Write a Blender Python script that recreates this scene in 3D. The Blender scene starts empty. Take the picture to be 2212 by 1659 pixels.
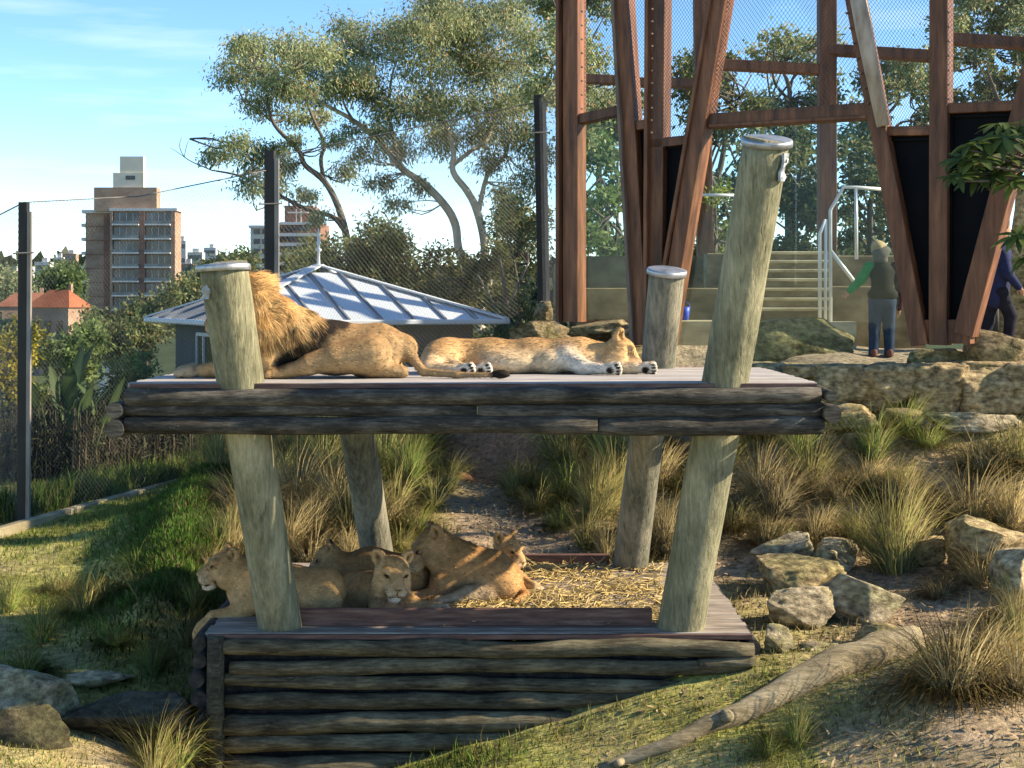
import bpy, math, random
import numpy as np
from mathutils import Vector, Matrix, noise as mnoise

random.seed(7)
RNG = np.random.default_rng(11)
SC = bpy.context.scene
COL = SC.collection

# ------------------------------------------------------------------ camera, sky, sun, exposure
CZ = 4.0                       # eye height over the datum
FPX, U0, V0 = 3194.0, 1106.0, 648.0   # measured on the photo at 2212 px wide: focal length, axis, horizon
cam_d = bpy.data.cameras.new('camera')
cam = bpy.data.objects.new('camera', cam_d)
COL.objects.link(cam)
cam.location = (0, 0, CZ)
cam.rotation_euler = (math.radians(90), 0, 0)
cam_d.sensor_width = 36
cam_d.lens = 36 * FPX / 2212
cam_d.shift_y = -(829.5 - V0) / 2212
cam_d.clip_start = 0.1
cam_d.clip_end = 6000
SC.camera = cam

SUN_EL, SUN_AZ = 29.5, -1.0     # elevation, and azimuth from +X towards +Y
world = bpy.data.worlds.new('World')
SC.world = world
world.use_nodes = True
wn, wl = world.node_tree.nodes, world.node_tree.links
wn.clear()
sky = wn.new('ShaderNodeTexSky')
sky.sky_type = 'NISHITA'
sky.sun_disc = False
sky.sun_elevation = math.radians(SUN_EL)
sky.sun_rotation = math.radians(90 - SUN_AZ)
sky.altitude = 2500
sky.air_density = 0.85
sky.dust_density = 0.0
sky.ozone_density = 2.5
bg = wn.new('ShaderNodeBackground')
bg.inputs['Strength'].default_value = 0.135
wo = wn.new('ShaderNodeOutputWorld')
# thin streaky cloud low over the horizon
tc = wn.new('ShaderNodeTexCoord')
mp = wn.new('ShaderNodeMapping')
mp.inputs['Scale'].default_value = (3.0, 3.0, 26.0)
mp.inputs['Location'].default_value = (0.35, 0.2, 0.55)
wl.new(tc.outputs['Generated'], mp.inputs['Vector'])
nz = wn.new('ShaderNodeTexNoise')
nz.inputs['Scale'].default_value = 1.6
nz.inputs['Detail'].default_value = 5
nz.inputs['Roughness'].default_value = 0.55
wl.new(mp.outputs['Vector'], nz.inputs['Vector'])
cr = wn.new('ShaderNodeMapRange')
cr.inputs['From Min'].default_value = 0.52
cr.inputs['From Max'].default_value = 0.78
cr.inputs['To Max'].default_value = 0.22
wl.new(nz.outputs['Fac'], cr.inputs['Value'])
mx = wn.new('ShaderNodeMix')
mx.data_type = 'RGBA'
wl.new(cr.outputs['Result'], mx.inputs['Factor'])
hsv = wn.new('ShaderNodeHueSaturation')       # clear, deep blue air over the whole sky
hsv.inputs['Saturation'].default_value = 1.20
wl.new(sky.outputs['Color'], hsv.inputs['Color'])
wl.new(hsv.outputs['Color'], mx.inputs['A'])
mx.inputs['B'].default_value = (5.2, 5.8, 6.8, 1)
wl.new(mx.outputs['Result'], bg.inputs['Color'])
wl.new(bg.outputs['Background'], wo.inputs['Surface'])

sun_d = bpy.data.lights.new('sun', 'SUN')
sun_d.energy = 4.4
sun_d.angle = math.radians(0.6)
sun_d.color = (1.0, 0.93, 0.80)
sun = bpy.data.objects.new('sun', sun_d)
COL.objects.link(sun)
_e, _a = math.radians(SUN_EL), math.radians(SUN_AZ)
SUNV = Vector((math.cos(_e) * math.cos(_a), math.cos(_e) * math.sin(_a), math.sin(_e)))
sun.rotation_euler = SUNV.to_track_quat('Z', 'Y').to_euler()
sun.location = SUNV * 60

SC.view_settings.view_transform = 'Standard'
SC.view_settings.look = 'None'
SC.view_settings.gamma = 1.0
SC.view_settings.use_curve_mapping = False
SC.view_settings.exposure = 1.38
SC.view_settings.use_white_balance = True
SC.view_settings.white_balance_temperature = 7900


# ------------------------------------------------------------------ helpers
def W(u, v, Y):
    """photo measurement (2212 px wide) at distance Y -> place in metres"""
    return Vector(((u - U0) / FPX * Y, Y, CZ - (v - V0) / FPX * Y))


def lin(r, g, b):
    f = lambda c: (c / 255 / 12.92) if c / 255 <= 0.04045 else ((c / 255 + 0.055) / 1.055) ** 2.4
    return (f(r), f(g), f(b))


def tag(o, label=None, cat=None, group=None, kind=None):
    if label: o['label'] = label
    if cat: o['category'] = cat
    if group: o['group'] = group
    if kind: o['kind'] = kind
    return o


def thing(name, loc, label, cat, group=None):
    o = bpy.data.objects.new(name, None)
    o.empty_display_size = 0.1
    COL.objects.link(o)
    o.location = loc
    return tag(o, label, cat, group)


class MB:
    """collects shapes, then links them as ONE mesh object"""
    def __init__(s):
        s.v, s.f, s.c = [], [], []

    def add(s, verts, faces, col=None):
        n = len(s.v)
        s.v.extend([tuple(p) for p in verts])
        s.f.extend([tuple(i + n for i in f) for f in faces])
        s.c.extend([col or (1, 1, 1)] * len(verts))

    def box(s, c, size, rot=None, col=None):
        hx, hy, hz = size[0] / 2, size[1] / 2, size[2] / 2
        vs = [Vector((x, y, z)) for x in (-hx, hx) for y in (-hy, hy) for z in (-hz, hz)]
        if rot is not None:
            vs = [rot @ p for p in vs]
        c = Vector(c)
        s.add([p + c for p in vs], [(0, 1, 3, 2), (4, 6, 7, 5), (0, 4, 5, 1), (2, 3, 7, 6), (0, 2, 6, 4), (1, 5, 7, 3)], col)

    def bar(s, a, b, w, t, n, col=None, bevel=0.0):
        """prism from a to b, w across in the plane with normal n, t along n"""
        a, b, n = Vector(a), Vector(b), Vector(n).normalized()
        d = (b - a).normalized()
        p = d.cross(n).normalized()
        n = p.cross(d).normalized()
        cs = []
        if bevel:
            x, y, e = w / 2, t / 2, bevel
            cs = [(-x + e, -y), (x - e, -y), (x, -y + e), (x, y - e), (x - e, y), (-x + e, y), (-x, y - e), (-x, -y + e)]
        else:
            x, y = w / 2, t / 2
            cs = [(-x, -y), (x, -y), (x, y), (-x, y)]
        k = len(cs)
        vs = [a + p * i + n * j for i, j in cs] + [b + p * i + n * j for i, j in cs]
        fs = [(i, (i + 1) % k, k + (i + 1) % k, k + i) for i in range(k)]
        fs += [tuple(range(k))[::-1], tuple(range(k, 2 * k))]
        s.add(vs, fs, col)

    def tube(s, path, radii, n=8, col=None, cap=True, wob=0.0, seed=0.0):
        path = [Vector(p) for p in path]
        m = len(path)
        if not hasattr(radii, '__len__'):
            radii = [radii] * m
        up = Vector((0, 0, 1))
        d0 = (path[1] - path[0]).normalized()
        if abs(d0.dot(up)) > 0.9:
            up = Vector((1, 0, 0))
        vs, fs = [], []
        x = d0.cross(up).normalized()
        for i in range(m):
            d = (path[min(i + 1, m - 1)] - path[max(i - 1, 0)]).normalized()
            x = (x - d * x.dot(d)).normalized()
            y = d.cross(x)
            for k in range(n):
                a = 2 * math.pi * k / n
                r = radii[i]
                if wob:
                    r *= 1 + wob * mnoise.noise(Vector((math.cos(a) * 0.8 + seed, math.sin(a) * 0.8, i * 0.35 + seed * 3)))
                vs.append(path[i] + (x * math.cos(a) + y * math.sin(a)) * r)
        for i in range(m - 1):
            for k in range(n):
                fs.append((i * n + k, i * n + (k + 1) % n, (i + 1) * n + (k + 1) % n, (i + 1) * n + k))
        if cap:
            fs.append(tuple(range(n))[::-1])
            fs.append(tuple(range((m - 1) * n, m * n)))
        s.add(vs, fs, col)

    def quadstrip(s, L, R, col=None):
        n = len(L)
        s.add(list(L) + list(R), [(i, i + 1, n + i + 1, n + i) for i in range(n - 1)], col)

    def mesh(s, name):
        me = bpy.data.meshes.new(name)
        me.from_pydata(s.v, [], s.f)
        return me

    def build(s, name, mat, parent=None, smooth=False, loc=None, colors=False):
        me = s.mesh(name)
        if colors:
            put_colors(me, np.array(s.c, dtype=np.float32))
        return link(name, me, mat, parent, smooth, loc)


def put_colors(me, c):
    a = me.color_attributes.new('Col', 'FLOAT_COLOR', 'POINT')
    rgba = np.ones((len(c), 4), dtype=np.float32)
    rgba[:, :3] = c
    a.data.foreach_set('color', rgba.ravel())


def npmesh(name, V, F, C=None, N=None):
    """V (n,3), F (m,3 or 4) arrays -> mesh, fast"""
    me = bpy.data.meshes.new(name)
    V = np.ascontiguousarray(V, dtype=np.float32)
    F = np.ascontiguousarray(F, dtype=np.int32)
    k = F.shape[1]
    me.vertices.add(len(V))
    me.vertices.foreach_set('co', V.ravel())
    me.loops.add(F.size)
    me.loops.foreach_set('vertex_index', F.ravel())
    me.polygons.add(len(F))
    me.polygons.foreach_set('loop_start', np.arange(0, F.size, k, dtype=np.int32))
    me.update(calc_edges=True)
    if C is not None:
        put_colors(me, C)
    if N is not None:
        me.polygons.foreach_set('use_smooth', np.ones(len(F), dtype=bool))
        me.normals_split_custom_set_from_vertices([tuple(x) for x in N.tolist()])
    return me


def link(name, me, mat, parent=None, smooth=False, loc=None):
    o = bpy.data.objects.new(name, me)
    COL.objects.link(o)
    if mat is not None and not me.materials:
        me.materials.append(mat)
    if smooth:
        me.polygons.foreach_set('use_smooth', np.ones(len(me.polygons), dtype=bool))
    if parent is not None:
        o.parent = parent
        # shapes are given in world metres: cancel the parents' offsets
        q, off = parent, Vector((0, 0, 0))
        while q is not None:
            off += q.location
            q = q.parent
        o.location = -off
    if loc is not None:
        o.location = loc
    return o


def rebase(o):
    """move a top-level mesh's origin to its own base"""
    me = o.data
    n = len(me.vertices)
    a = np.empty(n * 3, dtype=np.float32)
    me.vertices.foreach_get('co', a)
    a = a.reshape(-1, 3)
    c = np.array([(a[:, 0].min() + a[:, 0].max()) / 2, (a[:, 1].min() + a[:, 1].max()) / 2, a[:, 2].min()], dtype=np.float32)
    me.vertices.foreach_set('co', (a - c).ravel())
    me.update()
    o.location = Vector(o.location) + Vector([float(t) for t in c])
    return o


# ------------------------------------------------------------------ materials
def _nodes(name):
    m = bpy.data.materials.new(name)
    m.use_nodes = True
    nt = m.node_tree
    b = nt.nodes['Principled BSDF']
    return m, nt, nt.nodes, nt.links, b


def mat_noise(name, stops, scale=3.0, stretch=(1, 1, 1), rough=0.8, bump=0.3, bump_dist=0.02, detail=6, fine=None,
              metallic=0.0, attr=False, coord='Object', spec=0.3, contrast=(0.3, 0.7), bump_scale=None, objvar=0.0):
    """noise-coloured surface; stops = list of linear colours dark to light; attr multiplies by the colour attribute"""
    m, nt, N, L, b = _nodes(name)
    tcn = N.new('ShaderNodeTexCoord')
    mpn = N.new('ShaderNodeMapping')
    mpn.inputs['Scale'].default_value = stretch
    L.new(tcn.outputs[coord], mpn.inputs['Vector'])
    n1 = N.new('ShaderNodeTexNoise')
    n1.inputs['Scale'].default_value = scale
    n1.inputs['Detail'].default_value = detail
    n1.inputs['Roughness'].default_value = 0.62
    L.new(mpn.outputs['Vector'], n1.inputs['Vector'])
    ramp = N.new('ShaderNodeValToRGB')
    e = ramp.color_ramp.elements
    lo, hi = contrast
    e[0].position, e[1].position = lo, hi
    e[0].color = (*stops[0], 1)
    e[1].color = (*stops[-1], 1)
    for i, c in enumerate(stops[1:-1]):
        q = e.new(lo + (hi - lo) * (i + 1) / (len(stops) - 1))
        q.color = (*c, 1)
    L.new(n1.outputs['Fac'], ramp.inputs['Fac'])
    out = ramp.outputs['Color']
    if attr:
        at = N.new('ShaderNodeAttribute')
        at.attribute_name = 'Col'
        mu = N.new('ShaderNodeMix')
        mu.data_type = 'RGBA'
        mu.blend_type = 'MULTIPLY'
        mu.inputs['Factor'].default_value = 1
        L.new(out, mu.inputs['A'])
        L.new(at.outputs['Color'], mu.inputs['B'])
        out = mu.outputs['Result']
    if objvar:
        oi = N.new('ShaderNodeObjectInfo')
        mr = N.new('ShaderNodeMapRange')
        mr.inputs['To Min'].default_value = 1 - objvar
        mr.inputs['To Max'].default_value = 1 + objvar
        L.new(oi.outputs['Random'], mr.inputs['Value'])
        hs = N.new('ShaderNodeHueSaturation')
        L.new(mr.outputs['Result'], hs.inputs['Value'])
        L.new(out, hs.inputs['Color'])
        out = hs.outputs['Color']
    L.new(out, b.inputs['Base Color'])
    b.inputs['Roughness'].default_value = rough
    b.inputs['Metallic'].default_value = metallic
    b.inputs['Specular IOR Level'].default_value = spec
    if bump:
        n2 = N.new('ShaderNodeTexNoise')
        n2.inputs['Scale'].default_value = bump_scale or scale * 3
        n2.inputs['Detail'].default_value = 8
        n2.inputs['Roughness'].default_value = 0.65
        L.new(mpn.outputs['Vector'], n2.inputs['Vector'])
        bp = N.new('ShaderNodeBump')
        bp.inputs['Strength'].default_value = bump
        bp.inputs['Distance'].default_value = bump_dist
        L.new(n2.outputs['Fac'], bp.inputs['Height'])
        L.new(bp.outputs['Normal'], b.inputs['Normal'])
    return m


def mat_attr(name, rough=0.8, spec=0.2, vary=0.25, scale=30.0, translucent=0.0, sheen=0.0, objvar=0.0):
    """colour from the mesh's own colour attribute with fine mottling"""
    m, nt, N, L, b = _nodes(name)
    at = N.new('ShaderNodeAttribute')
    at.attribute_name = 'Col'
    tcn = N.new('ShaderNodeTexCoord')
    n1 = N.new('ShaderNodeTexNoise')
    n1.inputs['Scale'].default_value = scale
    n1.inputs['Detail'].default_value = 4
    L.new(tcn.outputs['Object'], n1.inputs['Vector'])
    mr = N.new('ShaderNodeMapRange')
    mr.inputs['From Min'].default_value = 0.25
    mr.inputs['From Max'].default_value = 0.75
    mr.inputs['To Min'].default_value = 1 - vary
    mr.inputs['To Max'].default_value = 1 + vary
    L.new(n1.outputs['Fac'], mr.inputs['Value'])
    hs = N.new('ShaderNodeHueSaturation')
    L.new(mr.outputs['Result'], hs.inputs['Value'])
    L.new(at.outputs['Color'], hs.inputs['Color'])
    out = hs.outputs['Color']
    if objvar:
        oi = N.new('ShaderNodeObjectInfo')
        m2 = N.new('ShaderNodeMapRange')
        m2.inputs['To Min'].default_value = 1 - objvar
        m2.inputs['To Max'].default_value = 1 + objvar
        L.new(oi.outputs['Random'], m2.inputs['Value'])
        h2 = N.new('ShaderNodeHueSaturation')
        L.new(m2.outputs['Result'], h2.inputs['Value'])
        L.new(out, h2.inputs['Color'])
        out = h2.outputs['Color']
    L.new(out, b.inputs['Base Color'])
    b.inputs['Roughness'].default_value = rough
    b.inputs['Specular IOR Level'].default_value = spec
    if sheen:
        b.inputs['Sheen Weight'].default_value = sheen
    if translucent:
        tr = N.new('ShaderNodeBsdfTranslucent')
        L.new(out, tr.inputs['Color'])
        ms = N.new('ShaderNodeMixShader')
        ms.inputs['Fac'].default_value = translucent
        L.new(b.outputs['BSDF'], ms.inputs[1])
        L.new(tr.outputs['BSDF'], ms.inputs[2])
        L.new(ms.outputs['Shader'], N['Material Output'].inputs['Surface'])
    return m


def mat_glass(name, tint=(0.90, 0.95, 0.93), refl=1.45, dust=0.004):
    """thin pane: clear, mirrors more at grazing angles, faint film of dust"""
    m, nt, N, L, b = _nodes(name)
    t = N.new('ShaderNodeBsdfTransparent')
    t.inputs['Color'].default_value = (*tint, 1)
    g = N.new('ShaderNodeBsdfGlossy')
    g.inputs['Roughness'].default_value = 0.02
    fr = N.new('ShaderNodeFresnel')
    fr.inputs['IOR'].default_value = refl
    mu = N.new('ShaderNodeMath')
    mu.operation = 'MULTIPLY'
    mu.inputs[1].default_value = 0.22
    L.new(fr.outputs['Fac'], mu.inputs[0])
    ms = N.new('ShaderNodeMixShader')
    L.new(mu.outputs['Value'], ms.inputs['Fac'])
    L.new(t.outputs['BSDF'], ms.inputs[1])
    L.new(g.outputs['BSDF'], ms.inputs[2])
    d = N.new('ShaderNodeBsdfDiffuse')
    d.inputs['Color'].default_value = (0.7, 0.7, 0.65, 1)
    nn = N.new('ShaderNodeTexNoise')
    nn.inputs['Scale'].default_value = 1.3
    nn.inputs['Detail'].default_value = 6
    mr = N.new('ShaderNodeMapRange')
    mr.inputs['From Min'].default_value = 0.35
    mr.inputs['From Max'].default_value = 0.75
    mr.inputs['To Max'].default_value = dust * 2
    L.new(nn.outputs['Fac'], mr.inputs['Value'])
    m2 = N.new('ShaderNodeMixShader')
    L.new(mr.outputs['Result'], m2.inputs['Fac'])
    L.new(ms.outputs['Shader'], m2.inputs[1])
    L.new(d.outputs['BSDF'], m2.inputs[2])
    L.new(m2.outputs['Shader'], N['Material Output'].inputs['Surface'])
    return m


def mat_wood(name, stops, axis, scale, flake=None, crack=0.6, objvar=0.0, rough=0.88):
    """weathered round timber: broad stains, fine grain along the axis, dark checks, pale flaked spots"""
    m, nt, N, L, b = _nodes(name)
    tcn = N.new('ShaderNodeTexCoord')
    oi = N.new('ShaderNodeObjectInfo')
    ad = N.new('ShaderNodeVectorMath'); ad.operation = 'MULTIPLY_ADD'
    L.new(oi.outputs['Random'], ad.inputs[0]); ad.inputs[1].default_value = (31, 17, 23)
    L.new(tcn.outputs['Object'], ad.inputs[2])

    def nz_(sc, st, det, rg=0.6, dist=0.0):
        mp_ = N.new('ShaderNodeMapping')
        v = [st, st, st]; v['xyz'.index(axis)] = 1.0
        mp_.inputs['Scale'].default_value = v
        L.new(ad.outputs[0], mp_.inputs['Vector'])
        n = N.new('ShaderNodeTexNoise')
        n.inputs['Scale'].default_value = sc; n.inputs['Detail'].default_value = det; n.inputs['Roughness'].default_value = rg; n.inputs['Distortion'].default_value = dist
        L.new(mp_.outputs['Vector'], n.inputs['Vector'])
        return n.outputs['Fac']

    def rng_(sock, a0, a1, b0, b1):
        r = N.new('ShaderNodeMapRange')
        r.inputs['From Min'].default_value = a0; r.inputs['From Max'].default_value = a1
        r.inputs['To Min'].default_value = b0; r.inputs['To Max'].default_value = b1
        L.new(sock, r.inputs['Value']); return r.outputs['Result']

    def math_(op, x, y):
        q = N.new('ShaderNodeMath'); q.operation = op
        for i, t in enumerate((x, y)):
            if isinstance(t, (int, float)): q.inputs[i].default_value = t
            else: L.new(t, q.inputs[i])
        return q.outputs[0]
    stain = nz_(scale * 0.34, 1.7, 7)
    grain = nz_(scale * 0.9, 7.0, 8, 0.72, 0.15)
    f = math_('ADD', math_('MULTIPLY', stain, 0.5), math_('MULTIPLY', grain, 0.5))
    ramp = N.new('ShaderNodeValToRGB')
    e = ramp.color_ramp.elements
    e[0].position, e[1].position = 0.36, 0.64
    e[0].color, e[1].color = (*stops[0], 1), (*stops[2], 1)
    q = e.new(0.49); q.color = (*stops[1], 1)
    L.new(f, ramp.inputs['Fac'])
    out = ramp.outputs['Color']

    def mixc(fac, a_, col):
        mm = N.new('ShaderNodeMix'); mm.data_type = 'RGBA'
        L.new(fac, mm.inputs['Factor']); L.new(a_, mm.inputs['A']); mm.inputs['B'].default_value = (*col, 1)
        return mm.outputs['Result']
    if flake:
        fk = rng_(nz_(scale * 1.1, 3.2, 7, 0.72), 0.62, 0.72, 0, 0.6)
        out = mixc(fk, out, flake)
    ck = rng_(nz_(scale * 0.30, 16.0, 3, 0.5, 0.3), 0.65, 0.74, 0, crack)
    out = mixc(ck, out, tuple(c * 0.35 for c in stops[0]))
    if objvar:
        hs = N.new('ShaderNodeHueSaturation')
        L.new(rng_(oi.outputs['Random'], 0, 1, 1 - objvar, 1 + objvar), hs.inputs['Value']); L.new(out, hs.inputs['Color'])
        out = hs.outputs['Color']
    L.new(out, b.inputs['Base Color'])
    b.inputs['Roughness'].default_value = rough
    b.inputs['Specular IOR Level'].default_value = 0.2
    h = math_('SUBTRACT', math_('ADD', grain, math_('MULTIPLY', stain, 0.6)), math_('MULTIPLY', ck, 0.9))
    bp = N.new('ShaderNodeBump'); bp.inputs['Strength'].default_value = 0.8; bp.inputs['Distance'].default_value = 0.03
    L.new(h, bp.inputs['Height']); L.new(bp.outputs['Normal'], b.inputs['Normal'])
    return m


M = {}
M['log_dark'] = mat_wood('log_dark', [(0.012, 0.011, 0.010), (0.058, 0.052, 0.044), (0.18, 0.162, 0.134)], 'x', 7.0, flake=(0.34, 0.30, 0.24), objvar=0.2)
M['log_moss'] = mat_wood('log_moss', [(0.020, 0.016, 0.011), (0.095, 0.081, 0.052), (0.25, 0.22, 0.14)], 'x', 7.0, flake=(0.32, 0.29, 0.2), objvar=0.25)
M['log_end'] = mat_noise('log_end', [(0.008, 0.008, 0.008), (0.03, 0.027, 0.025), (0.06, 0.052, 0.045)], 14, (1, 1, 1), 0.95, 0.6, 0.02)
M['post'] = mat_wood('post_pine', [(0.085, 0.082, 0.052), (0.21, 0.20, 0.125), (0.40, 0.365, 0.235)], 'z', 5.0, flake=(0.46, 0.43, 0.31), crack=0.5)
M['post_old'] = mat_wood('post_old', [(0.055, 0.054, 0.042), (0.16, 0.155, 0.115), (0.32, 0.285, 0.21)], 'z', 5.0, flake=(0.36, 0.33, 0.26), crack=0.55)
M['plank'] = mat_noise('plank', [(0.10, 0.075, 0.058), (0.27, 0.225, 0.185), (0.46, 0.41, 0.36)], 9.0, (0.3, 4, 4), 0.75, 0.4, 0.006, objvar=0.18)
M['plank_sun'] = mat_noise('plank_weathered_sunlit', [(0.19, 0.165, 0.15), (0.36, 0.325, 0.30), (0.53, 0.50, 0.46)], 9.0, (0.3, 4, 4), 0.75, 0.4, 0.006, objvar=0.15)  # weathered upper deck planks, with sunlight also put into their paler colour
M['board'] = mat_noise('red_board', [(0.05, 0.026, 0.021), (0.115, 0.058, 0.047), (0.19, 0.115, 0.09)], 9.0, (0.4, 4, 4), 0.6, 0.3, 0.005)
M['zinc'] = mat_noise('zinc_cap', [(0.16, 0.17, 0.18), (0.36, 0.38, 0.40), (0.50, 0.52, 0.54)], 7.0, (1, 1, 1), 0.5, 0.3, 0.008, metallic=0.85, detail=8)
M['tin'] = mat_noise('tin_plate', [(0.20, 0.21, 0.22), (0.36, 0.38, 0.39)], 9.0, (1, 1, 1), 0.5, 0.3, 0.01, metallic=0.4)
M['steel_dark'] = mat_noise('post_steel', [(0.010, 0.010, 0.011), (0.03, 0.028, 0.027)], 4, (1, 1, 0.3), 0.6, 0.15, 0.004)
M['steel_grey'] = mat_noise('flange_grey', [(0.14, 0.13, 0.12), (0.27, 0.25, 0.23)], 4, (1, 1, 0.3), 0.6, 0.15, 0.004)
M['wire'] = mat_noise('wire', [(0.10, 0.10, 0.10), (0.18, 0.18, 0.175)], 6, (1, 1, 1), 0.55, 0, metallic=0.3)
M['wire_dark'] = mat_noise('wire_dark', [(0.05, 0.05, 0.05), (0.09, 0.088, 0.085)], 6, (1, 1, 1), 0.55, 0, metallic=0.3)
M['rust'] = mat_noise('rust_brown', [(0.055, 0.021, 0.011), (0.15, 0.058, 0.028), (0.27, 0.11, 0.052)], 3.0, (3, 3, 0.35), 0.55, 0.4, 0.01, contrast=(0.3, 0.7), detail=9, objvar=0.2)
M['rust_pale'] = mat_noise('rust_pale', [(0.10, 0.062, 0.045), (0.17, 0.115, 0.085), (0.25, 0.18, 0.14)], 2.4, (2, 2, 0.5), 0.65, 0.2, 0.006)
M['black_panel'] = mat_noise('black_panel', [(0.002, 0.0025, 0.004), (0.006, 0.006, 0.008)], 2, (1, 1, 1), 0.7, 0, spec=0.08)
M['glass'] = mat_glass('viewing_glass')
M['peeled'] = mat_noise('peeled_pole', [(0.22, 0.16, 0.11), (0.42, 0.34, 0.27), (0.55, 0.48, 0.40)], 3, (2, 2, 0.5), 0.7, 0.3, 0.01)
M['concrete'] = mat_noise('concrete', [(0.075, 0.055, 0.030), (0.19, 0.145, 0.08), (0.31, 0.245, 0.145)], 1.6, (1, 1, 1.6), 0.85, 0.4, 0.012, contrast=(0.3, 0.7), detail=9)
M['concrete_pale'] = mat_noise('concrete_pale', [(0.22, 0.175, 0.10), (0.38, 0.32, 0.20), (0.50, 0.43, 0.29)], 1.8, (1, 1, 2.4), 0.85, 0.4, 0.012)
M['white_rail'] = mat_noise('rail', [(0.62, 0.63, 0.63), (0.78, 0.79, 0.79)], 5, (1, 1, 1), 0.35, 0, metallic=0.2)
M['sandstone'] = mat_noise('sandstone', [(0.075, 0.060, 0.040), (0.25, 0.21, 0.145), (0.46, 0.40, 0.29)], 10.0, (1, 1, 1.7), 0.9, 0.9, 0.05, attr=True, contrast=(0.33, 0.67), bump_scale=16, detail=10)
M['fur'] = mat_attr('fur', 0.85, 0.12, 0.22, 16.0)
M['mane'] = mat_attr('mane', 0.7, 0.2, 0.2, 16.0, translucent=0.3)
M['leaf'] = mat_attr('leaf', 0.55, 0.3, 0.25, 2.0, translucent=0.42)
M['grass'] = mat_attr('grass', 0.7, 0.15, 0.22, 3.0, translucent=0.42, objvar=0.2)
M['straw'] = mat_attr('straw', 0.7, 0.2, 0.2, 8.0, translucent=0.15)
M['bark_white'] = mat_noise('bark_white', [(0.13, 0.10, 0.075), (0.42, 0.36, 0.29), (0.58, 0.53, 0.45)], 0.9, (1.4, 1.4, 0.6), 0.85, 0.3, 0.03)
M['bark_dark'] = mat_noise('bark_dark', [(0.035, 0.028, 0.022), (0.10, 0.085, 0.07), (0.16, 0.14, 0.115)], 1.2, (1.4, 1.4, 0.5), 0.9, 0.5, 0.03)
M['cloth'] = mat_attr('cloth', 0.85, 0.1, 0.15, 25.0)

# ------------------------------------------------------------------ ground
CTRL_PX = [  # photo measurements on the ground: u, v, distance
    (0, 1659, 10.6), (150, 1659, 11.0), (300, 1640, 11.5), (430, 1690, 12.0), (600, 1722, 11.95), (850, 1662, 11.9), (1100, 1602, 11.95),
    (1300, 1545, 12.0), (1450, 1490, 12.05), (1640, 1432, 12.1), (1300, 1659, 11.2), (1600, 1659, 10.8), (1600, 1560, 11.5), (1900, 1659, 10.3),
    (2212, 1659, 9.8), (1950, 1500, 11.3), (2212, 1500, 11.0), (2212, 1380, 12.3), (1900, 1400, 12.4), (1750, 1385, 12.7), (1106, 1930, 8.5),
    (200, 1930, 8.5), (2000, 1930, 8.0), (1660, 1332, 13.4), (1610, 1288, 14.3), (1640, 1242, 15.2), (1250, 1238, 15.7), (900, 1240, 15.7),
    (560, 1240, 15.7), (1950, 1330, 13.5), (2212, 1300, 13.5), (2212, 1200, 15.0), (2000, 1200, 15.5), (1800, 1160, 16.0), (1700, 1050, 17.5),
    (2000, 1050, 17.2), (2212, 1020, 17.0), (1800, 965, 18.0), (2100, 935, 18.0), (1900, 898, 18.45), (2212, 895, 18.3), (1660, 905, 18.7),
    (1900, 800, 19.2), (2212, 800, 19.1), (1700, 790, 19.6), (1900, 778, 20.2), (2212, 772, 20.4), (1620, 790, 20.2), (1280, 748, 21.6), (1350, 755, 21.4),
    (1200, 745, 22.0), (1500, 785, 21.2), (1500, 950, 19.6), (1400, 1000, 19.0), (1350, 1090, 17.4), (1450, 1120, 16.8), (1100, 1200, 16.0), (1080, 1085, 18.6),
    (1040, 1000, 21.5), (1030, 945, 24.0), (1250, 945, 21.6), (0, 1152, 18.3), (40, 1128, 18.8), (230, 1088, 20.5), (410, 1040, 23.0), (200, 1200, 17.0),
    (0, 1350, 14.5), (300, 1330, 14.8), (150, 1500, 12.8), (300, 1470, 13.2), (480, 1055, 20.0), (430, 1180, 16.9), (440, 1310, 15.0),
    (380, 1420, 13.8), (650, 1182, 16.2), (650, 1060, 18.8), (650, 960, 22.0), (900, 1140, 17.2), (880, 1000, 20.8), (200, 1052, 21.8), (300, 1000, 24.5), (100, 1080, 20.3),
]
CTRL_XYZ = [(x, 27.5, CZ - 2.9) for x in (-9, -6, -3, 0)] + [(3, 26, CZ - 1.15), (6, 24, CZ - 0.9), (1.6, 24, CZ - 1.1), (9, 22, CZ - 0.7), (8.5, 17, CZ - 1.6), (8.5, 12, CZ - 2.5),
            (8, 8, CZ - 2.9), (-7, 12, CZ - 3.4), (-8, 16, CZ - 3.2), (-8, 20, CZ - 3.0), (-7, 8, CZ - 3.4), (0, 5, CZ - 3.2), (5, 4, CZ - 3.1), (-5, 4, CZ - 3.3)]
_P = np.array([tuple(W(*c)) for c in CTRL_PX] + CTRL_XYZ)


def _tps(r2):
    return np.where(r2 > 1e-9, 0.5 * r2 * np.log(np.maximum(r2, 1e-9)), 0)


_n = len(_P)
_K = _tps(((_P[:, None, :2] - _P[None, :, :2]) ** 2).sum(-1)) + np.eye(_n) * 0.35
_Q = np.c_[np.ones(_n), _P[:, :2]]
_A = np.block([[_K, _Q], [_Q.T, np.zeros((3, 3))]])
_w = np.linalg.solve(_A, np.r_[_P[:, 2], 0, 0, 0])


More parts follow.
